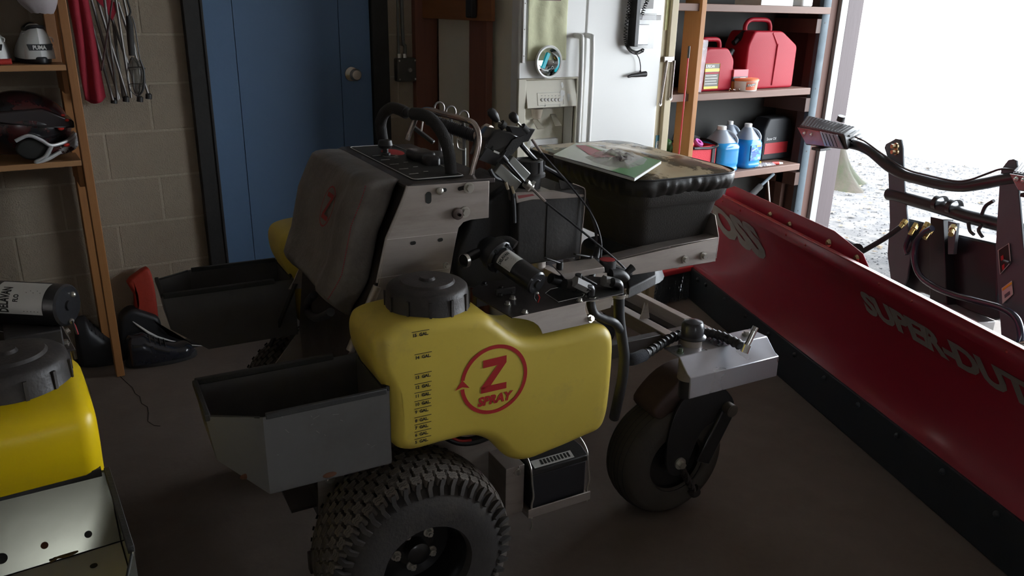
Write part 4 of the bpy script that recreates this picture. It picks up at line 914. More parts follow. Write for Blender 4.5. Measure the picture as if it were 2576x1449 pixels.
    for o_ in (.076, -.082):
        mb.prism(crom([F(-.055, .25, o_), F(-.045, .36, o_), F(.0, .44, o_), F(.10, .47, o_), F(.185, .40, o_), F(.19, .345, o_), F(.12, .325, o_), F(.075, .30, o_), F(.045, .23, o_), F(.025, .175, o_), F(-.005, .16, o_), F(-.04, .18, o_)], 4, True), nn*.008)
    fk = mb.build('fork', m_blackm, parent=sm, world=False, bevel=.001, label='black sprung caster fork')
    mb = MB(); mb.puff(crom([F(-.10, .40, -.06), F(-.02, .48, -.06), F(.08, .50, -.06), F(.16, .44, -.06), F(.12, .40, -.06), F(.02, .42, -.06), F(-.06, .36, -.06)], 4, True), nn*.12, .01); mb.build('fork_crown', M('fork_rusty', (.06, .035, .028), .8, var=.4, vscale=20), parent=fk, world=False, ang=50)
    mb = MB(); mb.beam(F(.165, .355, .090), F(.085, .19, .090), .055, .014, up=nn); mb.build('swing_arm', m_blackm, parent=fk, world=False, bevel=.004)
    mb = MB(); mb.cyl(F(.168, .368, .07), F(.168, .368, .112), .021, n=22); mb.cyl(F(.168, .368, .112), F(.168, .368, .114), .017, n=22); mb.build('pivot_cap', M('pivot_grey', (.10, .085, .07), .5, metal=.4), parent=fk, world=False)
    mb = MB(); mb.bolt(F(.0, .205, .086), nn, .012, .018); mb.cyl(F(.0, .205, .07), F(.0, .205, .090), .02, n=20); mb.build('axle_bolt', m_bolt, parent=fk, world=False)
    mb = MB(); mb.tube([F(.01+.06*t, .185-.10*t, .08) + (V((0, 0, 1))*math.cos(t*36)+nn*math.sin(t*36))*.016 for t in [k/60 for k in range(61)]], .0035, n=6); mb.build('coil_spring', m_plate, parent=fk, world=False)
    mb = MB(); mb.cyl(F(.005, .195, .08), F(.075, .075, .08), .008, n=10); mb.cyl(F(.068, .09, .08), F(.08, .07, .08), .02, n=14); mb.build('spring_rod', m_plate, parent=fk, world=False)
    mb = MB(); mb.cyl(P(cxx, cyy, .47), P(cxx, cyy, .56), .024, n=20); mb.build('swivel_stem', m_blackm, parent=fk, world=False)
    return bmp
caster(True); caster(False)
# swivel lock lever and wrapped hose on the near corner
a = Lz(1873, 878, .655); t_ = a+V((.028, -.0, .052))
mb = MB(); mb.cyl(a+V((0, 0, -.01)), a+V((.008, 0, .012)), .012, n=16); mb.tube([a, a+V((.012, 0, .018)), t_], .0085, n=14); mb.cyl(t_, t_+V((.006, 0, .010)), .0095, n=14); mb.build('lock_lever', m_chrome, parent=sm, world=False)
hp = [Lz(x, y, z) for x, y, z in [(1862, 868, .660), (1820, 848, .655), (1775, 836, .655), (1735, 836, .655), (1690, 850, .655), (1655, 870, .655), (1620, 893, .655), (1595, 903, .655), (1570, 905, .65)]]
ho = MB().tube(hp, .0125, n=14, k=8).build('wrapped_hose', m_hose, parent=sm, world=False, label='black hose in spiral wrap')
hq = crom(hp, 14); mb = MB()
for k in range(2, len(hq)-2, 4):
    tdir = (hq[k+1]-hq[k-1]).normalized(); mb.lathe([(.0124, -.0085), (.0142, -.0075), (.0142, .0075), (.0124, .0085)], hq[k], tdir+V((.0, .0, .35)), 14)
mb.build('spiral_wrap', m_black, parent=ho, world=False, kind='stuff')
mb = MB(); mb.tube(hp[-3:], .0175, n=14, k=4); mb.build('woven_sleeve', M('sleeve', (.03, .032, .04), .9, bump=.5, bscale=400), parent=ho, world=False)
# black strap beside the tower and lower body plate
MB().prism([Lx(x, y, -.07) for x, y in [(737, 714), (744, 715), (668, 905), (655, 918)]], (.006, 0, 0)).build('black_strap', m_ink, parent=sm, world=False)
MB().tube([Lx(x, y, -.04) for x, y in [(790, 742), (775, 760), (776, 785), (795, 800), (815, 795), (832, 785)]], .011, n=12, k=5).build('hose_loop', m_hose, parent=sm, world=False)
# ================================================================== ROOM OBJECTS
m_pine = wood('pine', (0.36, 0.16, 0.05), (0.22, 0.09, 0.033), 5.0)
m_pined = wood('pine_dark', (0.26, 0.12, 0.05), (0.13, 0.055, 0.03), 5.0)
m_pineh = wood('pine_board', (0.40, 0.21, 0.09), (0.25, 0.12, 0.05), 5.0, stretch=(.08, 1, 1))
m_pine_dk = m_pined  # alias of the darker pine
# ---------------------------------------------------------------- left shelf unit
SY = 3.55
sx0 = pY(146, 30, SY).x; sx1 = pY(171, 30, SY).x
L1 = pY(80, 164, SY).z; L2 = pY(100, 411, SY).z
lu = thing('shelf_unit', 'orange-stained wooden shelf unit of two-by-four posts standing left of the blue door', 'shelf', (-.3, 3.68, 0))
MB().bb((sx0, SY, 0), (sx1, SY+.045, 2.3)).build('post', m_pine, parent=lu, bevel=.003)
MB().bb((sx0-.017, SY+.20, 0), (sx1-.017, SY+.27, 2.3)).build('post', m_pine, parent=lu, bevel=.003)
MB().bb((sx0-.042, SY+.12, L1), (sx0-.004, SY+.19, 2.3)).build('cleat', m_pined, parent=lu, bevel=.003)
for z in (L1, L2):
    MB().bb((-1.2, SY+.003, z-.022), (sx0-.002, SY+.27, z)).build('shelf_board', m_pineh, parent=lu, bevel=.002)
    MB().bb((sx0-.02, SY+.02, z-.11), (sx0-.001, SY+.27, z-.024)).build('cleat', m_pine, parent=lu, bevel=.002)
MB().bb((-1.2, SY+.003, 1.60), (sx0-.002, SY+.27, 1.622)).build('shelf_board', m_pineh, parent=lu, bevel=.002)
MB().bb((-1.25, SY, 0), (-1.21, SY+.28, 2.3)).build('post', m_pine, parent=lu, bevel=.003)

# ---------------------------------------------------------------- sneakers
m_wl = M('white_leather', (.62, .62, .60), .45, var=.06); m_bl = M('black_leather', (.018, .018, .02), .45, var=.2)
def sneaker(cx, cy, z, rz, label, W_=.088, H=.095, Ln=.27, white=True, group=None, brand=True):
    t = thing('sneaker', label, 'shoe', (cx, cy, z), rz, group)
    # local: heel at y=0 facing -y, toe at +y
    def sec(v, u):
        y = v*Ln; w = W_*(.5+.12*math.sin(PI*min(1, v*1.1)))*(1-.35*max(0, v-.75)/.25)
        h = H*(1-.05*v) if v < .35 else H*(.98-.62*((v-.35)/.65)**.8)
        h *= (1 if v > .02 else .9); end = min(1, (v/.05)**.5 if v < .05 else 1)*min(1, ((1-v)/.08)**.5 if v > .92 else 1)
        w *= end; a = PI*u; ca = math.cos(a); sa = math.sin(a)
        return V((ca*w*(1-.28*sa), y, .018+h*(sa**.6 if sa > 0 else 0)))
    mb = MB(); mb.grid(lambda v, u: sec(.0+v, u), 30, 33); mb.build('upper', m_wl if white else m_bl, parent=t, world=False, ang=60)
    so = [V((math.cos(a)*W_*.56, 0, 0)) for a in ()]
    ol = []
    for k in range(30):
        a = 2*PI*k/30; x = math.cos(a); y = math.sin(a)
        ol.append(V((x*W_*.58*(1+.12*y), Ln*.5+y*Ln*.53, 0)))
    MB().puff(ol, (0, 0, .026), .006, k=3).build('sole', m_bl if white else m_bl, parent=t, world=False, ang=50)
    mb = MB(); mb.tube([sec(v, u)+V((0, 0, .002)) for v, u in [(.02, .5), (.05, .3), (.15, .26), (.3, .27), (.36, .5), (.3, .73), (.15, .74), (.05, .7)]], .007, n=8, k=4, closed=True); mb.build('collar', m_bl, parent=t, world=False)
    if white:
        mb = MB(); mb.prism([V((-.036, -.004, .050)), V((.038, -.004, .050)), V((.044, -.002, .072)), V((-.042, -.002, .072))], (0, .012, 0)); hp_ = mb.build('heel_tab', m_bl, parent=t, world=False)
        if brand:
            mb = MB(); textmesh('PUMA', .020, (-.026, -.0062, .054), (1, 0, 0), (0, .1, 1), mb, bold=.0008, sx=.85); mb.build('heel_lettering', m_label, parent=hp_, world=False, ang=0, recalc=False)
        MB().tube([V((.035, .04, .10)), V((.052, .03, .092)), V((.05, .015, .08))], .0022, n=6, k=4).build('lace', m_wl, parent=t, world=False)
        MB().tube([V((-.05, .02, .108)), V((-.03, .05, .112)), V((-.01, .08, .10))], .0022, n=6, k=4).build('lace', m_wl, parent=t, world=False)
    return t
p = pY(98, 158, SY+.04); sneaker(p.x+.012, SY+.035, L1+.001, math.radians(8), 'white and black sneaker with heel toward us, nearest the wooden post', W_=.096, H=.128)
p = pY(-14, 150, SY+.05); sneaker(p.x-.01, SY+.05, L1+.001, math.radians(-4), 'white sneaker cut off by the left picture edge on the top shelf', W_=.096, H=.118, brand=False)
p = pY(20, 152, SY+.02); mb = MB(); mb.cyl(pY(-20, 154, SY+.025), pY(29, 152, SY+.025), .0105, n=16); o = mb.build('red_roll', M('red_cord', (.5, .04, .03), .7, bump=.4, bscale=300)); o.location.z = L1+.0005; tag(o, 'small bright red ribbed roll lying in front of the sneakers', 'roll')
# ---------------------------------------------------------------- helmet
hc = pY(60, 318, SY+.13); hc = V((hc.x+.005, SY+.135, L2))
h = thing('helmet', 'dark red motocross helmet with silver trim on the lower shelf of the wooden unit', 'helmet', hc)
def hel(s_, t_):
    a = s_*2*PI; th = t_*PI*.80
    x = math.sin(th)*math.cos(a)*.155*(1.12 if math.cos(a) > 0 else 1); y = math.sin(th)*math.sin(a)*.125; z = .135+math.cos(th)*.13
    if math.cos(a) > 0 and th > 1.5: x *= 1.06
    return V((x-.02, y, z))
mb = MB(); mb.grid(hel, 40, 22, closeu=True); mb.build('shell', M('helmet_dark', (.05, .012, .012), .25, coat=.5, col2=(.012, .012, .014), mixlo=.48, mixhi=.53, wscale=9, var=.1), parent=h, world=False, ang=80)
def on(u, a, k=1.02):      # point on the side facing us
    q = hel(u, a); c = V((-.02, 0, .135)); return c+(q-c)*k
mb = MB(); mb.prism([V((-.10, -.128, .20)), V((.06, -.132, .205)), V((.165, -.10, .150)), V((.165, -.09, .12)), V((.07, -.14, .135)), V((-.11, -.13, .16))], (0, .24, 0)); mb.build('peak', M('peak_black', (.015, .01, .011), .3, coat=.3), parent=h, world=False, bevel=.008, seg=3, ang=50)
mb = MB(); mb.puff(crom([V((-.03, -.126, .085)), V((.015, -.126, .092)), V((.06, -.126, .055)), V((.03, -.126, .015)), V((-.02, -.126, .018)), V((-.05, -.126, .05))], 3, True), (0, .05, 0), .008); mb.build('cheek_vent', m_ink, parent=h, world=False, ang=60)
mb = MB(); mb.tube([V((-.045, -.132, .09)), V((.0, -.135, .108)), V((.04, -.135, .088)), V((.072, -.132, .065)), V((.13, -.10, .075)), V((.165, -.06, .095))], .007, n=8, k=5); mb.tube([V((.072, -.132, .065)), V((.045, -.134, .025)), V((.01, -.130, .006)), V((.05, -.120, .012)), V((.10, -.105, .035))], .008, n=8, k=5); mb.build('silver_trim', M('silver_paint', (.55, .56, .56), .3, metal=.4), parent=h, world=False)
mb = MB(); mb.puff(crom([V((.06, -.108, .05)), V((.12, -.098, .062)), V((.17, -.07, .09)), V((.168, -.07, .045)), V((.12, -.09, .022)), V((.06, -.1, .02))], 3, True), (0, .18, 0), .01); mb.build('chin_guard', M('chin_white', (.42, .40, .40), .35, col2=(.05, .01, .01), mixlo=.5, mixhi=.55, wscale=14, var=.1), parent=h, world=False, ang=60)
for (x, z, s_) in ((.125, .060, .012), (.115, .125, .012), (.14, .155, .008), (.10, .20, .018), (.13, .175, .008)):
    yy_ = -.105 if x > .11 else -.118
    MB().sphere((x, yy_ if z < .19 else -.03, z), (s_, .006, s_*.7), 8, 6).build('red_patch', M('patch_red', (.55, .03, .02), .4), parent=h, world=False)
# white plastic bag at the top
mb = MB()
def bagf(s_, t_):
    a = s_*2*PI; r = (.055*math.sin(PI*min(1, t_*.9+.12))**.7)+.006*noise.noise(V((math.cos(a)*3, math.sin(a)*3, t_*5)))
    return V((.20+math.cos(a)*r*1.25 + .03*(1-t_), 3.47+math.sin(a)*r*.6, 1.505+t_*.17+.008*noise.noise(V((math.cos(a)*2, t_*4, 1)))))
mb.grid(bagf, 28, 14, closeu=True); o = mb.build('plastic_bag', M('bag_pinkish', (.42, .37, .38), .35, trans=.2, bump=.6, bscale=30), ang=80); tag(o, 'crumpled pale plastic bag hanging at the top of the wooden post', 'bag')
MB().tube([V((.22, 3.47, 1.66)), V((.225, 3.50, 1.76)), V((.23, 3.545, 1.80))], .003, n=6, k=4).build('bag_handle', MATS['bag_pinkish'], parent=o)

# ---------------------------------------------------------------- folded red camp chair hung on the wall
ch = thing('folded_chair', 'folded camp chair with red fabric and thin metal tubes hanging on the block wall', 'chair', (pY(270, 240, 3.76).x, 3.76, pY(270, 250, 3.76).z))
m_rf = M('red_fabric', (.30, .012, .03), .8, var=.15, vscale=6, bump=.3, bscale=200)
yc = 3.74
def rag(s_, t_):
    L = [(172, -10), (185, 60), (195, 120), (205, 200), (213, 250)]; Rr = [(216, -10), (232, 70), (246, 150), (256, 205), (264, 244)]
    def itp(P_, t): 
        f_ = t*(len(P_)-1); i = min(len(P_)-2, int(f_)); g = f_-i; return P_[i][0]+(P_[i+1][0]-P_[i][0])*g, P_[i][1]+(P_[i+1][1]-P_[i][1])*g
    a = itp(L, t_); b_ = itp(Rr, t_); x = a[0]+(b_[0]-a[0])*s_; y = a[1]+(b_[1]-a[1])*s_ + 12*math.sin(PI*s_)*t_**3
    q = pY(x, y, yc-.02); q.y = yc-.02-.022*math.sin(PI*s_)-.012*math.sin(s_*9+t_*2); return q
mb = MB(); mb.grid(rag, 16, 20); c_ = mb.build('seat_fabric', m_rf, parent=ch, ang=80); sd_ = c_.modifiers.new('s', 'SOLIDIFY'); sd_.thickness = .006
mb = MB(); mb.prism([pY(x, y, yc+.015) for x, y in [(232, -10), (258, -10), (300, 12), (283, 52), (262, 20)]], (0, .006, 0)); mb.build('seat_fabric', m_rf, parent=ch, ang=60)
tubes = [((212, -8), (284, 252), 0), ((228, -8), (300, 250), .012), ((243, -8), (321, 248), .024), ((262, -8), (296, 252), -.008), ((272, 20), (352, 245), .03), ((290, -8), (330, 246), .014), ((297, 5), (374, 240), .02), ((310, -8), (345, 150), .035), ((285, 60), (310, 246), .04)]
m_tube = M('dull_tube', (.17, .16, .15), .42, metal=.7, var=.15)
for a, b_, dy in tubes:
    MB().cyl(pY(*a, yc+dy), pY(*b_, yc+dy), .0058, n=10).build('tube', m_tube, parent=ch)
MB().cyl(pY(284, -8, yc-.035), pY(256, 178, yc-.035), .0035, n=8).build('thin_rod', M('rod_brown', (.07, .03, .03), .5), parent=ch)
for (x, y) in ((287, 254), (317, 250), (352, 250), (374, 243)):
    q = pY(x, y, yc+.012); MB().lathe([(0, -.01), (.013, -.01), (.013, .01), (.008, .014), (0, .014)], q, (.15, 0, 1), 14).build('foot_cap', m_black, parent=ch)
# caged work light
wl = thing('work_light', 'black caged trouble light hanging over the folded chair', 'lamp', (pY(342, 245, 3.66).x, 3.66, pY(342, 245, 3.66).z))
yw = 3.66
MB().tube([pY(x, y, yw) for x, y in [(322, 40), (326, 60), (328, 95), (332, 140)]], [.009, .013, .0135, .012], n=14, k=1).build('handle', m_rubber, parent=wl, ang=60)
MB().tube([pY(x, y, yw) for x, y in [(322, 45), (328, 30), (322, 8), (318, -10)]], .004, n=8, k=4).build('cord', m_rubber, parent=wl)
MB().tube([pY(x, y, yw-.006) for x, y in [(331, 40), (340, 70), (352, 150)]], .0022, n=6, k=4).build('hook_wire', m_blackm, parent=wl)
MB().tube([pY(x, y, yw) for x, y in [(333, 146), (338, 158), (344, 180), (346, 210), (345, 236)]], [.012, .022, .026, .024, .010], n=16, k=1).build('lamp_glass', M('smoky_glass', (.16, .15, .13), .2, alpha=.65), parent=wl, ang=70)
mb = MB()
for s_ in (-1, -.35, .35, 1):
    mb.tube([pY(332, 143, yw-.01), pY(340+s_*18, 165, yw-.02+abs(s_)*.012), pY(343+s_*22, 200, yw-.026+abs(s_)*.02), pY(345+s_*16, 228, yw-.02), pY(346, 243, yw-.004)], .0016, n=6, k=4)
for y in (172, 214): mb.tube([pY(344+math.cos(a)*22, y+math.sin(a)*3, yw-.0+math.sin(a)*.026) for a in [2*PI*k/16 for k in range(16)]], .0014, n=5, closed=True)
mb.build('cage', m_blackm, parent=wl)
MB().tube([pY(x, y, yw-.028) for x, y in [(352, 150), (362, 180), (360, 225), (348, 240)]], .004, n=8, k=4).build('cage_frame', m_black, parent=wl)

# ---------------------------------------------------------------- shoes and red bag on the floor by the post
def boot(c, L_, W_, H, rz, label, nm='boot', mat=None, welt=False):
    t = thing(nm, label, 'shoe', c, rz)
    def sec(v, u):
        x = v*L_; w = W_*(.42+.10*math.sin(PI*v))*(1 if v < .8 else 1-.5*((v-.8)/.2)**2)
        h = H if v < .28 else H*(1-.58*min(1, (v-.28)/.42)**.8) * (1 if v < .85 else 1-.35*((v-.85)/.15)**2)
        e = min(1, (v/.06)**.5)*min(1, ((1-v)/.10)**.5); a = PI*u
        return V((x, math.cos(a)*w*e, .02+h*(.35+.65*e)*max(0, math.sin(a))**.55*(.55 if e < .05 else 1)))
    mb = MB(); mb.grid(sec, 26, 17); mb.build('upper', mat or m_bl, parent=t, world=False, ang=70)
    ol = [V((L_*.5+math.cos(a)*L_*.53, math.sin(a)*W_*.50*(1+.1*math.cos(a)), 0)) for a in [2*PI*k/28 for k in range(28)]]
    MB().puff(ol, (0, 0, .026), .006).build('sole', m_rubber, parent=t, world=False, ang=50)
    if welt: MB().tube([p+V((0, 0, .027)) for p in ol], .0035, n=6, closed=True).build('welt', m_wl, parent=t, world=False)
    mb = MB()
    for k in range(4): v = .36+k*.07; mb.tube([sec(v, .25)*1.0+V((0, 0, .004)), sec(v, .5)+V((0, 0, .005)), sec(v, .75)+V((0, 0, .004))], .0025, n=6)
    mb.build('lace', m_rubber, parent=t, world=False, kind='stuff')
    return t
a = pZ(326, 935, 0); boot((a.x+.0, a.y+.06, 0), .29, .125, .13, math.radians(-4), 'shiny black leather shoe lying with toe right on the floor by the wooden post', 'shoe', M('black_shiny', (.015, .016, .022), .22, coat=.5, var=.3))
ys_ = pZ(326, 935, 0).y+.13
t_ = thing('shoe', 'black sneaker with pale sole edge leaning behind the shiny black shoe', 'shoe', (pY(400, 880, ys_).x, ys_+.05, 0))
MB().puff(roundpoly([pY(x, y, ys_) for x, y in [(302, 800), (332, 776), (372, 790), (404, 800), (412, 850), (470, 866), (522, 870), (525, 882), (440, 900), (320, 915), (303, 880)]], .03), (0, .09, 0), .02).build('upper', m_bl, parent=t_, ang=60)
MB().tube([pY(x, y, ys_-.004) for x, y in [(334, 809), (346, 818), (372, 836), (396, 848), (430, 858), (480, 868), (524, 871)]], [.002, .004, .006, .005, .004, .003, .002], n=8, k=1).build('sole_edge', m_wl, parent=t_)
a = pZ(200, 925, 0); boot((a.x+.0, a.y+.03, 0), .20, .14, .21, math.radians(-2), 'tall black boot on the floor left of the wooden post', 'boot')
# red nylon bag standing against the wall
rb_ = MB()
rb_.puff(crom([pY(x, y, 3.75) for x, y in [(372, 684), (384, 700), (394, 750), (400, 800), (404, 880), (352, 890), (342, 800), (340, 752), (322, 722), (345, 700)]], 2, True), (0, .06, 0), .015, k=3)
o = rb_.build('red_bag', M('red_nylon', (.36, .03, .015), .6, bump=.6, bscale=30, var=.25), ang=60); tag(o, 'crumpled red nylon bag standing against the block wall beside the far tray', 'bag'); o.location.z = 0.0
# ---------------------------------------------------------------- REFRIGERATOR
FX0, FX1, FY, FB = 2.0, pY(1662, 160, 3.0).x, 3.0, 3.78
m_fr = M('fridge_bisque', (.74, .735, .71), .30, var=.02, vscale=3, bump=.04, bscale=300)
m_ds = M('dispenser_beige', (.50, .465, .37), .38, var=.03)
m_fs = M('fridge_side', (.75, .71, .58), .5, var=.04, vscale=3, bump=.08, bscale=250)
fr = thing('refrigerator', 'cream side-by-side refrigerator with ice dispenser beside the wooden frame', 'fridge', ((FX0+FX1)/2, (FY+FB)/2, 0))
MB().bb((FX0+.012, FY+.075, .02), (FX1-.012, FB, 1.74)).build('cabinet', m_fs, parent=fr, bevel=.006, ang=40)
MB().bb((FX0+.02, FY+.06, .0), (FX1-.02, FB-.05, .10)).build('plinth', m_black, parent=fr)
xs_ = pY(1474, 50, FY).x
dpx = lambda x, y, d=0: pY(x, y, FY-d)
# freezer door built around the dispenser recess
rx0, rx1 = dpx(1318, 300).x, dpx(1440, 300).x; rzt = dpx(1380, 272).z; rzb = .86
mb = MB()
for q in (((FX0, FY, .11), (rx0, FY+.068, 1.74)), ((rx1, FY, .11), (xs_-.003, FY+.068, 1.74)), ((rx0, FY, rzt), (rx1, FY+.068, 1.74)), ((rx0, FY, .11), (rx1, FY+.068, rzb))): mb.bb(*q)
bmesh.ops.remove_doubles(mb.bm, verts=mb.bm.verts, dist=1e-5)
fd = mb.build('freezer_door', m_fr, parent=fr, ang=30)
MB().tube([V((FX0+.002, FY+.008, .12)), V((FX0+.002, FY+.008, 1.73))], .009, n=12).build('door_edge', m_fr, parent=fd)
MB().bb((xs_+.003, FY, .11), (FX1, FY+.068, 1.74)).build('fridge_door', m_fr, parent=fr, bevel=.010, seg=4, ang=40)
MB().bb((xs_-.004, FY+.02, .11), (xs_+.004, FY+.06, 1.73)).build('door_gasket', m_black, parent=fr)
for px_, nm_ in ((1464, 'handle'), (1491, 'handle')):
    a = dpx(px_, 90, .05); x = a.x; pts = [(x, FY+.0, a.z), (x, FY-.035, a.z-.004), (x, FY-.05, a.z-.03), (x, FY-.058, a.z-.3), (x, FY-.05, .62), (x, FY-.02, .58), (x, FY, .575)]
    mb = MB(); mb.tube([V(p) for p in pts], 0.0115, n=14, k=5, flat=1.0); mb.build(nm_, m_fr, parent=fr, ang=60, label='curved cream door handle')
# dispenser
dk_ = dpx(1303, 198).x; dk1 = dpx(1446, 198).x
mb = MB(); z1 = dpx(1380, 195).z; z0_ = rzb-.06
for q in (((rx0-.045, FY-.016, z0_), (rx0-.002, FY, z1)), ((rx1+.002, FY-.016, z0_), (rx1+.04, FY, z1)), ((rx0-.045, FY-.016, z1-.008), (rx1+.04, FY, z1)), ): mb.bb(*q)
dsp = mb.build('dispenser', m_ds, parent=fr, bevel=.004, ang=40)
mb = MB(); zt0 = rzt+.006; mb.prism([V((rx0-.002, FY-.026, zt0)), V((rx0-.002, FY-.004, z1-.008)), V((rx0-.002, FY+.002, z1-.008)), V((rx0-.002, FY+.01, zt0-.006))], (rx1-rx0+.004, 0, 0)); mb.build('control_panel', m_ds, parent=dsp, bevel=.003, ang=40)
mb = MB(); mb.bb((rx0, FY+.10, rzb), (rx1, FY+.108, rzt+.02)); mb.bb((rx0-.004, FY, rzb), (rx0, FY+.108, rzt+.02)); mb.bb((rx1, FY, rzb), (rx1+.004, FY+.108, rzt+.02)); mb.bb((rx0, FY, rzb-.004), (rx1, FY+.108, rzb)); mb.bb((rx0, FY, rzt+.0), (rx1, FY+.1, rzt+.02)); mb.build('recess', M('recess_cream', (.34, .31, .24), .4), parent=dsp)
def slope(zz): t = (zz-zt0)/(z1-.008-zt0); return FY-.026+.022*t
for k in range(6):
    q = dpx(1364+k*8.6, 251, .02); zz = q.z; c = V((q.x, slope(zz)-.0005, zz)); MB().lathe([(0, .003), (.0065, .003), (.008, .001), (.008, 0)], c, (0, -1, .12), 16).build('round_button', M('button_grey', (.42, .40, .36), .4), parent=dsp)
mb = MB()
for k in range(6):
    q = dpx(1364+k*8.6, 241, .02); c = V((q.x, slope(q.z)-.0008, q.z)); mb.box(c, (.006, .0006, .0025))
for x in (1371, 1408): q = dpx(x, 266, .025); mb.lathe([(.003, 0), (.0042, 0), (.0042, .0004), (.003, .0004)], V((q.x, slope(q.z)-.001, q.z)), (0, -1, 0), 12, closed=True); mb.box(V((q.x, slope(q.z)-.001, q.z+.008)), (.001, .0005, .006))
mb.build('panel_marks', M('mark_grey', (.22, .2, .18), .5), parent=dsp, ang=0, kind='stuff')
m_tape = M('clear_tape', (.78, .78, .76), .15, alpha=.55)
mb = MB(); a = dpx(1355, 235, .026); b_ = dpx(1418, 262, .026); mb.tube([V((x, slope(z)-.001, z)) for x, z in ((a.x, a.z), (b_.x, a.z), (b_.x, b_.z), (a.x, b_.z))], .0009, n=4, closed=True); mb.build('keypad_outline', m_label, parent=dsp, ang=0)
mb = MB()
for i in range(9):
    x = random.uniform(1412, 1434); y = random.uniform(203, 250); q = dpx(x, y, .02); s_ = random.uniform(.006, .012); mb.poly([V((q.x+math.cos(a)*s_*random.uniform(.6, 1.2), slope(q.z)-.0015-i*.0002, q.z+math.sin(a)*s_*1.3)) for a in [2*PI*k/6 for k in range(6)]])
mb.build('tape_scraps', m_tape, parent=dsp, ang=0, kind='stuff')
for (x0, y0, x1, y1) in ((1346, 300, 1360, 325), (1392, 288, 1404, 318)):
    a = dpx(x0, y0, -.07); b_ = dpx(x1, y1, -.02); mb = MB()
    mb.puff([V((a.x-.014, a.y, a.z)), V((a.x+.014, a.y, a.z)), V((b_.x+.022, b_.y, b_.z)), V((b_.x-.018, b_.y, b_.z))], (0, .008, .004), .003); mb.build('paddle', m_ds, parent=dsp, ang=50)
mb = MB(); q = dpx(1350, 290, -.05); mb.lathe([(0, .03), (.028, .03), (.02, -.012), (.014, -.016), (0, -.016)], q, (0, 0, 1), 20); mb.build('ice_chute', M('chute', (.45, .38, .30), .4), parent=dsp)
mb = MB(); a = dpx(1322, 350, -.09); b_ = dpx(1392, 360, -.09); mb.bb((a.x, FY+.05, b_.z), (b_.x, FY+.1, a.z)); mb.build('drip_ledge', m_white, parent=dsp, bevel=.003)
# cloth calendar on the freezer door
def clo(s_, t_):
    a = dpx(1325, 155-160*t_+0); x = dpx(1325+98*s_, 100).x - .0*t_; z = dpx(1370, 152).z + t_*.30
    return V((x, FY-.004-.003*math.sin(s_*14+math.sin(t_*3)*2)-.002*noise.noise(V((s_*6, t_*9, 0))), z))
mb = MB(); mb.grid(clo, 40, 30); o = mb.build('cloth_calendar', M('cloth_cream', (.60, .60, .40), .85, var=.08, vscale=18, bump=.3, bscale=60), ang=80); tag(o, 'wrinkled pale yellow cloth hanging on the freezer door', 'cloth')
m_ = o.modifiers.new('s', 'SOLIDIFY'); m_.thickness = .0015
q = dpx(1385, 0).z; x0 = dpx(1352, 2).x; MB().bb((x0, FY-.010, q-.002), (x0+.12, FY-.007, q+.01)).build('brown_strip', M('brown_bar', (.12, .03, .03), .5), parent=o)
a = dpx(1314, 0); b_ = dpx(1320, 158); o = MB().bb((a.x-.003, FY-.016, b_.z), (a.x+.011, FY-.0005, 1.60)).build('magnetic_strip', m_white, bevel=.002); tag(o, 'narrow white magnetic strip up the left of the freezer door', 'strip')
for y in (8, 74, 141): q = dpx(1317, y, .018); MB().sphere(V((a.x+.006, FY-.017, q.z)), (.003, .002, .003), 8, 6).build('strip_screw', m_bolt, parent=o)
# magnetic parts dish with teal tool
dc = dpx(1380, 156, .03); ms = thing('parts_dish', 'round chrome magnetic dish with white rim on the freezer door', 'dish', (dc.x, FY-.001, dc.z-.05))
c = V((dc.x, FY-.001, dc.z)); nx = V((.0, -1, .0))
MB().lathe([(0, .0), (.045, .0), (.052, .006), (.066, .030), (.067, .033)], c, nx, 48).build('bowl', M('dish_chrome', (.8, .8, .8), .08, metal=1), parent=ms, ang=60)
MB().lathe([(.061, .030), (.0705, .027), (.0725, .033), (.0685, .038), (.061, .036)], c, nx, 48, closed=True).build('rim', m_white, parent=ms)
MB().tube([c+V((math.cos(q)*.038, -.012, math.sin(q)*.038)) for q in [math.radians(200+k*12) for k in range(12)]], .003, n=6).build('metal_hook', m_white, parent=ms)
t_ = MB().box(c+V((-.012, -.022, .006)), (.018, .012, .072), (0, .42, 0)).build('teal_tool', M('teal', (.0, .50, .62), .35), bevel=.002); tag(t_, 'small bright teal block lying in the chrome dish', 'tool')
MB().lathe([(.004, 0), (.0075, 0), (.0075, .008), (.004, .008)], c+V((.030, -.010, -.026)), nx, 14, closed=True).build('small_nut', m_blackm, parent=ms)
# clear charger case with coiled cord and plug
cc_ = dpx(1615, 60, .04); cs = thing('charger_case', 'clear and black plastic case with coiled cord stuck on the fridge door', 'charger', (cc_.x, FY-.001, dpx(1615, 125, .03).z))
xa, xb = dpx(1583, 60, .02).x, dpx(1643, 60, .02).x; zA = dpx(1610, 122, .03).z
m_clr = M('clear_plastic', (.85, .87, .88), .08, alpha=.22, spec=.9)
mb = MB(); mb.puff([V((xa, FY-.060, zA)), V((xb-.02, FY-.060, zA)), V((xb-.012, FY-.060, zA+.16)), V((xa+.004, FY-.06, zA+.16))], (0, .058, 0), .012); mb.build('clear_shell', m_clr, parent=cs, ang=50)
mb = MB(); mb.bb((xa+.0, FY-.064, zA+.01), (xa+.026, FY-.012, 1.64)); mb.bb((xa-.002, FY-.05, zA+.135), (xa+.05, FY-.004, zA+.16)); mb.build('black_frame_strip', m_black, parent=cs, bevel=.003)
mb = MB(); mb.bb((xa+.05, FY-.052, zA+.13), (xb+.02, FY-.03, zA+.152)); mb.build('smoked_clip', M('smoked', (.25, .22, .2), .2, alpha=.7), parent=cs, bevel=.002)
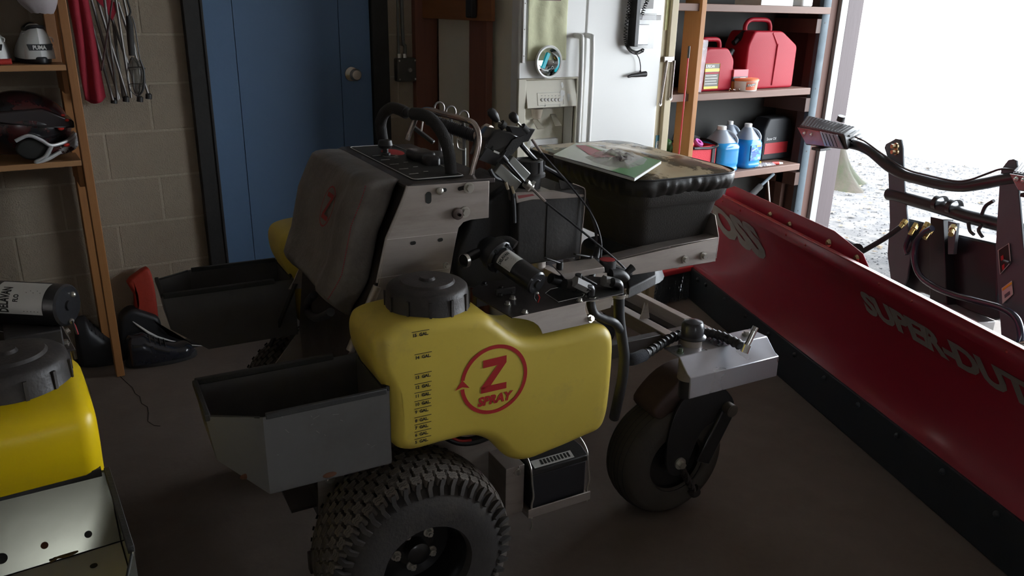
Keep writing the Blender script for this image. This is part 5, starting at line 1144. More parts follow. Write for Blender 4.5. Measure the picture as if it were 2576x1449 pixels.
mb = MB(); mb.bb((xa+.045, FY-.03, zA+.015), (xb-.03, FY-.004, zA+.11)); mb.build('silver_insert', M('silver_foil', (.30, .31, .33), .25, metal=.6), parent=cs, bevel=.004)
mb = MB(); mb.bb((xa+.045, FY-.025, zA+.18), (xb-.01, FY-.002, 1.66)); mb.build('paper_insert', M('paper_grey', (.35, .34, .33), .6), parent=cs, bevel=.002)
cr_ = cs
def coil(P_, R_, turns, rad, label=None):
    ln = crom(P_, 12); pts = []; n = turns*10
    for k in range(n+1):
        t = k/n*(len(ln)-1); i = min(len(ln)-2, int(t)); g = t-i; c0 = ln[i].lerp(ln[i+1], g); tg = (ln[i+1]-ln[i]).normalized(); _, u, v = basis(tg); a = 2*PI*k/10
        pts.append(c0+(u*math.cos(a)+v*math.sin(a))*R_)
    return MB().tube(pts, rad, n=6)
coil([dpx(1585, -6, .03), dpx(1579, 40, .03), dpx(1573, 95, .03), dpx(1582, 122, .03), dpx(1600, 133, .03), dpx(1618, 126, .03)], .0075, 34, .0022).build('coiled_cord', m_black, parent=cs, ang=80, label='black coiled cord')
coil([dpx(1632, -6, .065), dpx(1624, 12, .065), dpx(1616, 36, .065)], .0075, 9, .0022).build('coiled_cord', m_black, parent=cs, ang=80)
MB().tube([dpx(1600, 134, .025), dpx(1608, 148, .02), dpx(1611, 165, .02), dpx(1611, 178, .02)], .0024, n=6, k=5).build('plain_cord', m_black, parent=cs)
pl_ = MB().tube([dpx(1580, 193, .02), dpx(1588, 190, .02), dpx(1600, 189, .02), dpx(1612, 187, .02), dpx(1624, 186, .02)], [.006, .008, .010, .0125, .014], n=12); pl_.cyl(dpx(1611, 178, .02), dpx(1611, 187, .02), .005, n=8); pl_.build('power_plug', m_black, parent=cs, ang=60, label='black car power plug')

# ---------------------------------------------------------------- STEPLADDER right of the fridge
m_lad = M('ladder_fibreglass', (.52, .43, .27), .5, var=.08, vscale=8, stretch=(1, 1, .1))
LX0 = FX1+.012; lx = lambda px_, y, Y: pY(px_, y, Y).x
la = thing('stepladder', 'folded cream stepladder standing between the fridge and the shelf post', 'ladder', (LX0+.04, 3.05, 0))
xe = FX1+.016
MB().bb((xe-.012+.0, 3.02, .0), (xe+.030, 3.045, 1.85)).build('front_rail', m_lad, parent=la, bevel=.002)
MB().bb((xe+.031, 3.00, .0), (xe+.076, 3.06, 1.85)).build('rear_rail', m_lad, parent=la, bevel=.003)
MB().bb((xe+.06, 3.06, .0), (xe+.085, 3.30, .03)).build('ladder_foot', m_rubber, parent=la)
a = pY(1673, 142, 3.0); mb = MB(); mb.bb((xe+.0, 2.992, a.z-.028), (xe+.066, 3.0, a.z)); sp_ = mb.build('spreader_plate', m_steel, parent=la, bevel=.002)
for (p0, p1) in (((1678, 152), (1661, 262)), ((1696, 152), (1687, 248))):
    A_ = pY(*p0, 2.99); B_ = pY(*p1, 2.99); mb = MB(); mb.beam(A_, B_, .0035, .018, up=V((0, 1, 0))) if False else mb.beam(A_, B_, .016, .003, up=V((0, 1, 0)).cross(B_-A_)); mb.cyl(B_+V((0, -.003, 0)), B_+V((0, .003, 0)), .010, n=16); mb.build('spreader_arm', m_steel, parent=la)
    mb = MB(); mb.cyl(B_+V((0, -.006, 0)), B_+V((0, -.002, 0)), .004, n=10); mb.build('rivet', m_bolt, parent=la)
a = pY(1655, 340, 3.018); b_ = pY(1655, 405, 3.018); mb = MB(); lbx = a.x; mb.bb((lbx-.012, 3.0165, b_.z-.05), (lbx+.026, 3.0185, a.z)); lb = mb.build('ladder_label', M('label_blue', (.05, .22, .30), .4), parent=la)
mb = MB(); textmesh('WERNER', .040, (lbx+.020, 3.0155, b_.z-.052), (0, 0, 1), (-1, 0, 0), mb, bold=.002); mb.build('label_lettering', m_label, parent=lb, ang=0, recalc=False)
a = pY(1681, -5, 3.018); mb = MB(); mb.bb((a.x-.008, 3.0165, pY(1681, 76, 3.018).z), (a.x+.012, 3.0185, 1.7)); mb.build('yellow_label', M('label_yellow', (.55, .52, .22), .5, var=.3, vscale=60), parent=la)

# ---------------------------------------------------------------- wooden frame beside the fridge
m_rw = wood('reddish_wood', (.22, .085, .055), (.14, .055, .04), 6)
wf = thing('wooden_frame', 'reddish brown wooden stand leaning beside the fridge', 'frame', (1.93, 3.6, 0))
def postY(px0, px1, Xp, ztop=2.1):
    a = pX(px0, 150, Xp); b_ = pX(px1, 150, Xp); MB().bb((Xp, min(a.y, b_.y), 0), (Xp+.035, max(a.y, b_.y), ztop)).build('post', m_rw, parent=wf, bevel=.002)
postY(1180, 1223, 1.955); 
a = pY(1046, 150, 3.80).x; b_ = pY(1101, 150, 3.80).x; MB().bb((a, 3.80, 0), (b_, 3.84, 2.1)).build('post', m_rw, parent=wf, bevel=.002)
a0 = pX(1085, 0, 1.95); a1 = pX(1243, 60, 1.95); zlo = pX(1160, 50, 1.95).z; MB().bb((1.935, a1.y, zlo), (1.955, 3.84, zlo+.13)).build('cross_board', wood('orange_board', (.26, .10, .035), (.16, .06, .03), 6, stretch=(1, .08, 1)), parent=wf, bevel=.002)
q = pX(1188, 45, 1.92); mb = MB(); mb.bb((1.90, q.y-.025, q.z), (1.93, q.y+.03, q.z+.25)); o = mb.build('black_tool', m_black, bevel=.006); tag(o, 'black tool hanging on the cross board beside the fridge', 'tool')
# junction box with conduit
q = pY(1025, 176, 3.80); jb = thing('junction_box', 'dark grey metal junction box with conduit on the block wall', 'box', (q.x, 3.83, q.z-.06))
MB().bb((q.x-.055, 3.80, q.z-.058), (q.x+.055, 3.846, q.z+.058)).build('box', M('box_grey', (.075, .07, .06), .6, metal=.3, var=.1), parent=jb, bevel=.008, seg=3)
for sx_ in (-1, 1):
    for sz in (-1, 1): MB().sphere(V((q.x+sx_*.044, 3.799, q.z+sz*.046)), (.005, .003, .005), 8, 6).build('screw', m_bolt, parent=jb)
MB().lathe([(0, .012), (.010, .012), (.012, 0)], V((q.x+.012, 3.80, q.z)), (0, -1, 0), 16).build('knob', M('knob_grey', (.2, .19, .17), .5), parent=jb)
MB().tube([V((q.x+.0, 3.83, q.z+.055)), V((q.x+.004, 3.83, q.z+.12)), V((q.x-.006, 3.835, q.z+.22)), V((q.x-.006, 3.835, 2.4))], .009, n=12, k=5).build('conduit', M('conduit_grey', (.15, .15, .14), .5, metal=.4), parent=jb)
MB().tube([V((q.x-.03, 3.835, q.z+.058)), V((q.x-.03, 3.84, 2.4))], .006, n=10).build('conduit', MATS['conduit_grey'], parent=jb)
for dx in (-.03, .0): MB().cyl(V((q.x+dx, 3.83, q.z+.056)), V((q.x+dx, 3.83, q.z+.078)), .011, n=6).build('conduit_nut', m_bolt, parent=jb)

# ---------------------------------------------------------------- RIGHT SHELF UNIT
m_rsh = wood('shelf_brown', (.17, .095, .07), (.10, .055, .04), 5, stretch=(.1, 1, 1)); m_rdk = wood('upright_brown', (.075, .035, .024), (.045, .022, .016), 5)
SF = 3.42
ru = thing('shelf_unit', 'tall brown wooden shelving holding red fuel cans beside the garage opening', 'shelf', (4.1, 3.62, 0))
px0_ = 3.5
MB().bb((px0_, 3.40, 0), (px0_+.038, 3.535, 2.3)).build('post', m_pine, parent=ru, bevel=.003)
MB().bb((4.69, 3.505, 0), (4.735, 3.57, 2.3)).build('post', m_rdk, parent=ru, bevel=.003)
MB().bb((4.76, 3.565, 0), (4.80, 3.84, 2.3)).build('post', m_rdk, parent=ru, bevel=.003)
zT = pY(1880, 31, SF).z; zM = pY(1880, 247, SF).z; zL = pY(1870, 446, SF).z
for z_, nm_ in ((zT, 1), (zM, 1), (zL, 1)):
    MB().bb((px0_+.04 if z_ != zT else px0_-.3, SF, z_), (4.60 if z_ != zT else 4.69, 3.80, z_+.042)).build('shelf_board', m_rsh, parent=ru, bevel=.003)
zMt, zLt, zTt = zM+.0425, zL+.0425, zT+.0425
for z_ in (zT, zM, zL):
    MB().bb((4.62, 3.46, z_-.12), (4.695, 3.84, z_-.03)).build('cleat', m_rdk, parent=ru, bevel=.002)
    MB().bb((px0_+.04, 3.44, z_-.13), (px0_+.075, 3.50, z_-.002)).build('cleat', m_pine, parent=ru, bevel=.002)
MB().bb((px0_-.4, 3.805, 0), (4.80, 3.835, 2.2)).build('back_panel', M('panel_dark', (.032, .031, .028), .8, var=.2, vscale=4), parent=ru, ang=0)
MB().bb((4.62, 3.56, 0), (4.66, 3.62, zL)).build('post', m_rdk, parent=ru, bevel=.003)

m_can = M('can_red', (.30, .008, .02), .5, spec=.22, var=.05, vscale=6, bump=.12, bscale=200)
m_cank = M('nozzle_black', (.008, .009, .011), .55)
def gas_can(name, label, x0, x1, z0, ztop, Y, dep, hole, spout, group='red fuel cans on the middle shelf', faceup=None, shoulder=.62, top=(.15, .85)):
    """outline as a side view: body with sloping shoulders and a loop handle"""
    W_ = x1-x0; H = ztop-z0; t = thing(name, label, 'fuel can', ((x0+x1)/2, Y+dep/2, z0), 0, group)
    X = lambda u: x0+W_*u; Z = lambda v: z0+H*v
    body = [(0, .0), (1, .0), (1, shoulder+.02), (top[1], .83), (top[0], .83), (0, shoulder+.02)]
    mb = MB(); mb.puff(roundpoly([V((X(u), Y, Z(v))) for u, v in body], .026, 5), (0, dep, 0), .014, k=4); mb.build('body', m_can, parent=t, ang=50)
    hp = [(top[0]+.05, .78), (top[0]+.04, .90), (top[0]+.12, .975), ((top[0]+top[1])/2, .985), (top[1]-.10, .975), (top[1]-.03, .90), (top[1]-.02, .78)]
    mb = MB(); mb.tube([V((X(u), Y+dep*.5, Z(v))) for u, v in hp], .014, n=12, k=5, flat=1.0); mb.build('handle', m_can, parent=t, ang=60)
    sp = spout; mb = MB(); mb.cyl(V((X(sp[0]), Y+dep*.5, Z(sp[1]))), V((X(sp[2]), Y+dep*.5, Z(sp[3]))), .024, .022, n=18); mb.cyl(V((X(sp[0]), Y+dep*.5, Z(sp[1]))).lerp(V((X(sp[2]), Y+dep*.5, Z(sp[3]))), .9), V((X(sp[0]), Y+dep*.5, Z(sp[1]))).lerp(V((X(sp[2]), Y+dep*.5, Z(sp[3]))), 1.5), .017, n=16); mb.build('spout', m_cank, parent=t, label='black pouring spout')
    return t, X, Z
gY = 3.50
a = pY(1758, 228, gY); b_ = pY(1838, 100, gY)
g2_, X2, Z2 = gas_can('fuel_can', 'smaller red fuel can with yellow and black label on the middle shelf', a.x-.02, pY(1840, 225, gY).x, zMt, pY(1800, 98, gY).z, gY, .15, None, (1.0, .62, 1.12, .72), shoulder=.58, top=(.2, .8))
mb = MB(); la_ = [pY(x, y, gY-.001) for x, y in [(1768, 225), (1804, 224), (1808, 158), (1774, 160)]]; zz0, zz1 = la_[0].z, la_[3].z; x0l, x1l = la_[0].x+.0, la_[1].x+.004
mb.bb((x0l, gY-.0022, zz0), (x1l, gY-.0004, zz1)); lb = mb.build('can_label', M('label_dark', (.05, .045, .03), .4, var=.5, vscale=40), parent=g2_)
mb = MB(); mb.tube([V((x, gY-.003, z)) for x, z in ((x0l+.002, zz0+.002), (x1l-.002, zz0+.002), (x1l-.002, zz1-.002), (x0l+.002, zz1-.002))], .0018, n=4, closed=True); mb.bb((x0l, gY-.003, zz1-.048), (x1l, gY-.002, zz1-.030)); mb.bb((x0l+.004, gY-.003, zz0+.004), (x1l-.004, gY-.002, zz0+.016)); mb.build('label_border', M('label_yel', (.75, .50, .03), .4), parent=lb, ang=0)
mb = MB(); mb.bb((x0l+.004, gY-.003, zz1-.062), (x1l-.004, gY-.002, zz1-.052)); mb.build('label_stripe', m_can, parent=lb, ang=0)
mb = MB(); textmesh('SURECAN', .022, (x0l+.004, gY-.0035, zz1-.024), (1, 0, 0), (0, 0, 1), mb, sx=.78, bold=.0006); 
for k in range(4): mb.bb((x0l+.01, gY-.003, zz0+.03+k*.016), (x1l-.014-.008*(k % 2), gY-.0025, zz0+.033+k*.016))
mb.build('label_lettering', m_label, parent=lb, ang=0, recalc=False)
g3_, X3, Z3 = gas_can('fuel_can', 'largest red fuel can, tall with sloping shoulder, at the right end of the middle shelf', pY(1868, 215, gY).x, pY(1990, 215, gY).x, zMt, pY(1925, 47, gY).z, gY-.01, .20, None, (.16, .80, .02, .70), shoulder=.60, top=(.10, .66))
MB().tube([V((X3(.56), gY-.008, Z3(.05))), V((X3(.575), gY-.010, Z3(.60))), V((X3(.57), gY-.008, Z3(.64))), V((X3(.46), gY-.006, Z3(.80)))], .008, n=10, k=3).build('front_ridge', m_can, parent=g3_, ang=60)
gas_can('fuel_can', 'red fuel can standing half hidden behind the orange shelf post', 3.20, 3.48, zMt, zMt+.40, 3.56, .18, None, (.85, .84, 1.0, .80), shoulder=.6, top=(.2, .8))
# extra black nozzle between the cans is the small can's own spout; clear sleeve leaning before the small can
mb = MB(); sl = [pY(x, y, 3.455) for x, y in [(1752, 236), (1764, 236), (1783, 104), (1768, 102)]]; mb.prism(sl, (0, .012, 0)); o = mb.build('plastic_sleeve', M('sleeve_clear', (.35, .30, .33), .15, alpha=.4, spec=.9, bump=.5, bscale=20), bevel=.003); tag(o, 'tall clear plastic sleeve leaning on the smaller fuel can', 'sleeve'); o.location.z = zMt+.001
# boxes, hand cleaner tub, clips
bY = 3.47
a = pY(1844, 213, bY+.02); b_ = pY(1882, 166, bY+.02)
o = MB().bb((a.x, bY+.02, zMt), (a.x+.10, bY+.075, zMt+.055)).build('carton', M('carton_orange', (.55, .22, .06), .6), bevel=.001); tag(o, 'small orange carton under the red and grey box', 'box')
bx_ = thing('carton', 'small red and grey box with white print on top of the orange carton', 'box', (a.x+.055, bY+.05, zMt+.0555))
MB().bb((a.x-.005, bY+.018, zMt+.0555), (a.x+.125, bY+.078, zMt+.084)).build('box_lower', M('carton_grey', (.10, .09, .10), .5), parent=bx_)
MB().bb((a.x-.005, bY+.018, zMt+.084), (a.x+.125, bY+.078, zMt+.125)).build('box_upper', M('carton_red', (.50, .10, .12), .5), parent=bx_)
mb = MB(); textmesh('100', .016, (a.x+.010, bY+.0172, zMt+.065), (1, 0, 0), (0, 0, 1), mb, bold=.001); mb.bb((a.x+.055, bY+.0165, zMt+.074), (a.x+.105, bY+.0175, zMt+.078)); mb.bb((a.x+.055, bY+.0165, zMt+.066), (a.x+.085, bY+.0175, zMt+.070)); mb.build('box_lettering', m_label, parent=bx_, ang=0, recalc=False)
a = pY(1878, 232, bY-.02); tu = thing('tub', 'white tub with orange lid and FAST label standing on the shelf edge', 'tub', (a.x, bY-.0, zMt))
Rt = (pY(1902, 225, bY).x-pY(1854, 225, bY).x)/2*.92; Ht = pY(1878, 196, bY).z-zMt
MB().lathe([(0, 0), (Rt*.86, 0), (Rt*.9, .003), (Rt*.97, Ht*.78), (0, Ht*.78)], (a.x, bY, zMt), (0, 0, 1), 36).build('tub_body', m_white, parent=tu, ang=50)
MB().lathe([(Rt*.0, Ht), (Rt*.95, Ht), (Rt*1.02, Ht-.004), (Rt*1.02, Ht*.80), (Rt*.9, Ht*.80)], (a.x, bY, zMt), (0, 0, 1), 36).build('tub_lid', M('lid_orange', (.72, .20, .08), .45), parent=tu, ang=50, label='orange lid')
def tubp(a_, z_, k=1.0): r = (Rt*.9+(Rt*.07)*(z_/(Ht*.78)))*k; return V((a.x+math.sin(a_)*r, bY-math.cos(a_)*r, zMt+z_))
mb = MB(); mb.grid(lambda s_, t_: tubp(-.75+1.35*s_, Ht*.10+Ht*.64*t_, 1.012), 14, 3); tl = mb.build('tub_label', M('label_orange', (.62, .16, .08), .4), parent=tu, ang=60, recalc=False)
mb = MB(); mb.grid(lambda s_, t_: tubp(-.70+.75*s_, Ht*.34+Ht*.2*t_+.012*s_, 1.022), 10, 3); mb.build('label_band', M('band_grey', (.13, .13, .13), .4), parent=tl, ang=60, recalc=False)
mb = MB(); mb.poly([tubp(-.5, Ht*.15, 1.022), tubp(.55, Ht*.15, 1.022), tubp(.55, Ht*.40, 1.022), tubp(.1, Ht*.30, 1.022)]); mb.build('label_green', M('green_print', (.02, .25, .12), .4), parent=tl, ang=0, recalc=False)
mb = MB(); textmesh('FAST', .5, (0, 0, 0), (1, 0, 0), (0, 1, 0), mb, bold=.02, shear=.2, fn=lambda p: tubp(-.65+p.x*.52, Ht*.40+p.y*.045, 1.034)); mb.build('label_lettering', m_label, parent=tl, ang=0, recalc=False)
for k, (x0_, y0_) in enumerate(((1838, 224), (1852, 228))):
    q = pY(x0_, y0_, SF+.03); q.z = zMt+.004; r = .009
    mb = MB(); mb.tube([q+V((-.008, 0, 0)), q+V((-.004, .006, .012+.004*k)), q+V((.008, .01, .012)), q+V((.012, .0, .004)), q+V((.022, -.006, .008)), q+V((.034, .0, .004)), q+V((.046, .003, .006+.006*k))], .0022, n=6, k=5); o = mb.build('hitch_pin', m_chrome); tag(o, 'silver wire hitch clip beside the tub', 'clip', 'hitch clips beside the tub')
    tag(o, ['bent silver hitch clip lying nearest the fuel can', 'bent silver hitch clip touching the orange-lidded tub'][k])
# lower shelf
m_jb = M('washer_blue', (.02, .23, .52), .18, spec=.6, emit=None); m_jc = M('jug_clear', (.38, .43, .50), .25, alpha=.8)
def jug(label, cx, Y, Wd, H, fill, lab=True, clear=False, group=None):
    t = thing('jug', label, 'jug', (cx, Y, zLt), 0, group); r = Wd/2
    def prof(v):   # half width at height v
        if v < .03: return r*(.86+.14*v/.03)
        if v < .13: return r*1.0
        if v < .16: return r*.96
        if v < .52: return r*1.0
        if v < .56: return r*1.02
        t_ = (v-.56)/.36; return r*(1.02-(.72)*min(1, t_)**1.2)
    def ring(v, n=24): 
        w = prof(v); out = []
        for k in range(n):
            a = 2*PI*k/n; e = .62 if v < .6 else .62+.38*min(1, (v-.6)/.25)
            ca, sa = math.cos(a), math.sin(a); out.append(V((cx+w*math.copysign(abs(ca)**e, ca), Y+w*math.copysign(abs(sa)**e, sa), zLt+H*v)))
        return out
    def shell(v0, v1, nm, mat, capt=True):
        mb = MB(); R_ = [[mb.bm.verts.new(p) for p in ring(v0+(v1-v0)*k/14)] for k in range(15)]
        for A_, B_ in zip(R_, R_[1:]):
            for i in range(24): mb._f([A_[i], A_[(i+1) % 24], B_[(i+1) % 24], B_[i]])
        mb._f(R_[0][::-1]); mb._f(R_[-1]); return mb.build(nm, mat, parent=t, ang=60)
    if clear: shell(0, .92, 'jug_body', m_jc)
    else: shell(0, fill, 'filled_part', m_jb); shell(fill, .92, 'jug_neck', m_jc)
    MB().lathe([(0, H), (r*.26, H), (r*.28, H-.004), (r*.28, H*.915), (0, H*.915)], (cx, Y, zLt), (0, 0, 1), 20).build('screw_cap', m_white, parent=t)
    MB().tube([V((cx+r*.15, Y-r*.15, zLt+H*.90)), V((cx+r*.45, Y-r*.5, zLt+H*.84)), V((cx+r*.62, Y-r*.72, zLt+H*.72)), V((cx+r*.55, Y-r*.75, zLt+H*.60))], .009, n=10, k=4).build('jug_handle', m_jc, parent=t, ang=60)
    if lab:
        mb = MB(); w = r*.985; mb.bb((cx-w*.55, Y-r*1.012, zLt+H*.19), (cx+w*.62, Y-r*.99, zLt+H*.54)); lb = mb.build('jug_label', M('label_washer', (.03, .10, .32), .35, col2=(.10, .35, .6), mixlo=.48, mixhi=.55, wscale=25, var=.1), parent=t, ang=0)
        mb = MB(); mb.prism([V((cx-w*.45, Y-r*1.016, zLt+H*.40)), V((cx+w*.1, Y-r*1.016, zLt+H*.46)), V((cx+w*.1, Y-r*1.016, zLt+H*.48)), V((cx-w*.45, Y-r*1.016, zLt+H*.43))], (0, .002, 0)); mb.bb((cx+w*.25, Y-r*1.016, zLt+H*.21), (cx+w*.55, Y-r*1.013, zLt+H*.27))
        for k in range(4): mb.bb((cx-w*.45, Y-r*1.016, zLt+H*(.24+.035*k)), (cx+w*.12, Y-r*1.0135, zLt+H*(.243+.035*k)))
        mb.build('label_print', M('print_pale', (.35, .42, .55), .4), parent=lb, ang=0, recalc=False, kind='stuff')
        MB().bb((cx+w*.05, Y-r*1.0155, zLt+H*.50), (cx+w*.5, Y-r*1.013, zLt+H*.535)).build('label_patch', M('label_lime', (.55, .6, .05), .4), parent=lb, ang=0)
    return t
jY = 3.53
xa = pY(1785, 430, jY).x; xb = pY(1844, 430, jY).x; xc = pY(1892, 425, jY).x
Hj = pY(1822, 314, jY).z-zLt
jug('left blue washer fluid jug, less full, beside the red tote', (pY(1786, 420, jY-.05).x+pY(1842, 420, jY-.05).x)/2, jY-.02, xb-xa-.01, pY(1822, 316, jY-.02).z-zLt, .66, lab=False)
jug('blue washer fluid jug with dark blue label, right of the other blue jug', (xb+xc)/2+.004, jY+.0, xc-xb-.012, pY(1862, 312, jY).z-zLt, .66)
jug('empty clear jug with white cap standing behind the two blue jugs', (xb+xc)/2-.0, jY+.15, .14, pY(1858, 302, jY+.16).z-zLt, .6, lab=False, clear=True)
# black oil jug
a = pY(1912, 420, 3.60); b_ = pY(1984, 418, 3.60); zt_ = pY(1950, 295, 3.60).z
oj = thing('oil_jug', 'black oil jug with red label behind the blue jugs near the shelf end', 'jug', ((a.x+b_.x)/2, 3.66, zLt))
MB().puff([V((x, 3.60, z)) for x, z in ((a.x, zLt), (b_.x, zLt), (b_.x, zt_-.09), (b_.x-.04, zt_-.02), (b_.x-.09, zt_), (a.x+.05, zt_-.005), (a.x, zt_-.08))], (0, .13, 0), .02).build('body', m_cank, parent=oj, ang=50)
zl_ = pY(1940, 372, 3.6).z; MB().bb((a.x+.02, 3.597, zl_-.04), (b_.x-.05, 3.601, zl_+.035)).build('red_label', M('oil_red', (.32, .015, .02), .4), parent=oj)
mb = MB(); textmesh('Snow Oil', .026, (a.x+.03, 3.598, zl_+.055), (1, 0, 0), (0, 0, 1), mb, bold=.0006); mb.build('label_lettering', M('text_grey', (.4, .4, .4), .5), parent=oj, ang=0, recalc=False)
a = pY(1900, 395, 3.62); o = MB().lathe([(0, 0), (.028, 0), (.03, .01), (.03, .10), (.012, .14), (.008, .17), (0, .17)], (a.x, 3.62, zLt), (0, 0, 1), 20).build('bottle', M('bottle_dark', (.03, .035, .05), .3)); tag(o, 'small dark bottle between the blue jug and the black oil jug', 'bottle')
a = pY(1904, 398, 3.52); mb = MB(); mb.cyl((a.x-.035, 3.535, zLt+.012), (a.x+.04, 3.52, zLt+.012), .012, n=14); o = mb.build('yellow_tube', M('yellow_plastic', (.65, .42, .03), .4)); tag(o, 'small yellow tube lying behind the plastic packet', 'tube')
a = pY(1900, 420, 3.46); b_ = pY(1950, 422, 3.46); pk = thing('packet', 'crinkled clear plastic packet with red and white tip on the lower shelf', 'packet', ((a.x+b_.x)/2, 3.46, zLt))
mb = MB(); mb.grid(lambda s_, t_: V((a.x-.02+(b_.x-a.x+.0)*s_, 3.44+.07*t_, zLt+.006+.018*math.sin(PI*t_)*(1-.4*s_)+.010*abs(noise.noise(V((s_*9, t_*6, 0))))+.0)), 30, 12); mb.build('film', M('film', (.45, .45, .47), .12, alpha=.55, spec=.9), parent=pk, ang=30)
MB().cyl((b_.x-.02, 3.475, zLt+.012), (b_.x+.03, 3.46, zLt+.011), .010, n=12).build('red_tip', M('tip_red', (.5, .04, .03), .4), parent=pk); MB().cyl((b_.x+.03, 3.46, zLt+.010), (b_.x+.06, 3.452, zLt+.009), .009, .006, n=12).build('white_tip', m_white, parent=pk)
# red tool tote with pink things
a = pY(1738, 412, 3.45); b_ = pY(1796, 418, 3.45); zt_ = pY(1770, 368, 3.45).z
to = thing('tool_tote', 'open red fabric tote with black trim on the lower shelf', 'tote', ((a.x+b_.x)/2, 3.52, zLt))
x0, x1 = a.x-.02, b_.x+.0; 
mb = MB(); 
for q in ([(x0, 3.44), (x1, 3.44), (x1+.01, 3.436), (x0-.01, 3.436)], ): pass
mb.bb((x0, 3.44, zLt), (x1, 3.446, zt_)); mb.bb((x0, 3.60, zLt), (x1, 3.606, zt_+.02)); mb.bb((x0, 3.44, zLt), (x0+.006, 3.606, zt_)); mb.bb((x1-.006, 3.44, zLt), (x1, 3.606, zt_)); mb.bb((x0, 3.44, zLt), (x1, 3.606, zLt+.006)); mb.build('tote_side', M('tote_red', (.60, .03, .05), .7, bump=.4, bscale=150), parent=to)
mb = MB(); mb.tube([V((x0, 3.442, zt_)), V((x0+.08, 3.438, zt_-.008)), V((x1-.05, 3.438, zt_-.012)), V((x1, 3.442, zt_+.004)), V((x1, 3.60, zt_+.02)), V((x0, 3.602, zt_+.02))], .009, n=8, k=4, closed=True); mb.bb((x1-.045, 3.434, zLt), (x1-.02, 3.44, zt_)); mb.build('tote_trim', m_cank, parent=to)
MB().tube([V((x0+.0, 3.60, zt_+.01)), V((x0+.03, 3.60, zt_+.07)), V((x0+.10, 3.59, zt_+.05)), V((x1-.02, 3.58, zt_+.02))], .016, n=10, k=5, flat=.5).build('tote_handle', m_rubber, parent=to)
q = V((x0+.075, 3.50, zt_+.01)); o = MB().sphere(q+V((-.02, 0, .0)), (.02, .02, .022), 14, 8).build('red_ball', M('ball_red', (.65, .04, .06), .4)); tag(o, 'round red object poking out of the tote', 'ball')
mb = MB(); mb.lathe([(.013, -.012), (.030, -.012), (.034, 0), (.030, .012), (.013, .012)], q+V((.055, .01, .0)), (.2, -.6, .8), 24, closed=True); o = mb.build('pink_ring', M('pink_plastic', (.62, .15, .48), .4)); tag(o, 'pink plastic ring lying in the red tote', 'ring')
for z_, c_ in ((.78, (.05, .35, .03)), (.68, (.45, .47, .48)), (.60, (.05, .28, .03))):
    pass
a = pY(1695, 330, 3.6); o = MB().lathe([(0, 0), (.055, 0), (.06, .02), (.06, .16), (.05, .20), (.03, .215), (0, .215)], (a.x-.06, 3.62, zLt+.0), (0, 0, 1), 24).build('green_canister', M('green_can', (.03, .10, .015), .5)); tag(o, 'green canister half hidden left of the shelf post', 'canister')
MB().bb((3.13, 3.44, zL), (3.498, 3.80, zL+.042)).build('shelf_board', m_rsh, parent=ru); MB().bb((3.13, 3.44, zM), (3.498, 3.80, zM+.042)).build('shelf_board', m_rsh, parent=ru)
# white pieces on the top shelf
a = pY(1912, 6, 3.46); b_ = pY(1992, 6, 3.46); o = MB().bb((a.x, 3.45, zTt), (b_.x, 3.66, zTt+.04)).build('paper_stack', M('paper', (.72, .72, .70), .6), bevel=.001); tag(o, 'stack of white paper on the top shelf', 'paper')
a = pY(2015, 8, 3.45); o = MB().puff(rrect(a.x-.01, a.x+.10, 3.43, 3.56, zTt, .02), (0, 0, .05), .01).build('white_tray', m_white, ang=50); tag(o, 'white plastic tray at the right end of the top shelf', 'tray')
# red marker rod with black cap leaning by the post
mk = thing('marker_rod', 'thin red driveway marker rod with black cap before the shelf post', 'rod', (3.13, 3.12, 0))
A_ = pY(1734, 116, 3.1); B_ = pY(1708, 385, 3.1); dn = (B_-A_).normalized(); Z0 = A_+dn*((A_.z)/(-dn.z))
MB().cyl(A_+dn*.05, Z0+V((0, 0, .001)), .0042, n=10).build('red_shaft', M('rod_red', (.50, .02, .03), .35), parent=mk); MB().cyl(A_, A_+dn*.06, .0062, n=12).build('black_cap', m_black, parent=mk)
# foam handled bar and thin rod under the shelf
fb = thing('snow_brush', 'black foam-grip bar with bare metal end leaning under the shelf', 'brush', (3.95, 3.3, 0))
A_ = pY(1850, 530, 3.33); B_ = pY(1913, 468, 3.36); C_ = pY(1946, 438, 3.38); MB().tube([A_+(A_-B_)*.9, A_, B_], .020, n=16).build('foam_grip', m_foam, parent=fb, ang=50); MB().tube([B_, C_], .010, n=12).build('metal_shaft', m_galv, parent=fb)
A2 = pY(1932, 455, 3.40); B2 = pY(1939, 545, 3.40); d2 = (B2-A2).normalized(); B3 = A2+d2*(A2.z/(-d2.z)); o = MB().cyl(A2, B3+V((0, 0, .001)), .005, n=8).build('thin_rod', m_white); tag(o, 'thin white rod leaning under the lowest shelf', 'rod')

# ---------------------------------------------------------------- BROOM
a = pZ(1690, 722, .0); bw = thing('broom', 'push broom with dark bristles and red band beside the plow blade tip', 'broom', (a.x, a.y, 0))
ux = V((1, .05, 0)).normalized()
p0 = pZ(1650, 725, 0); p1 = pZ(1728, 722, 0); Yb = 3.06
bl = pY(1655, 722, Yb); br = pY(1722, 722, Yb); tl = pY(1662, 682, Yb); tr_ = pY(1740, 680, Yb)
zb0 = 0.002; h0 = tl.z-bl.z
mb = MB()
for k in range(520):
    u = random.random(); w_ = random.uniform(-.03, .03); t_ = V((tl.x+(tr_.x-tl.x)*u, Yb+w_*.6, zb0+.16+0*h0)); e = V((bl.x-.03+(br.x-bl.x+.07)*u+random.gauss(0, .012), Yb+w_*1.3-.02, zb0+random.uniform(0, .012)))
    m_ = t_.lerp(e, .5)+V((random.gauss(0, .006), random.gauss(0, .004), 0)); mb.tube([t_, m_, e], .0011, n=3)
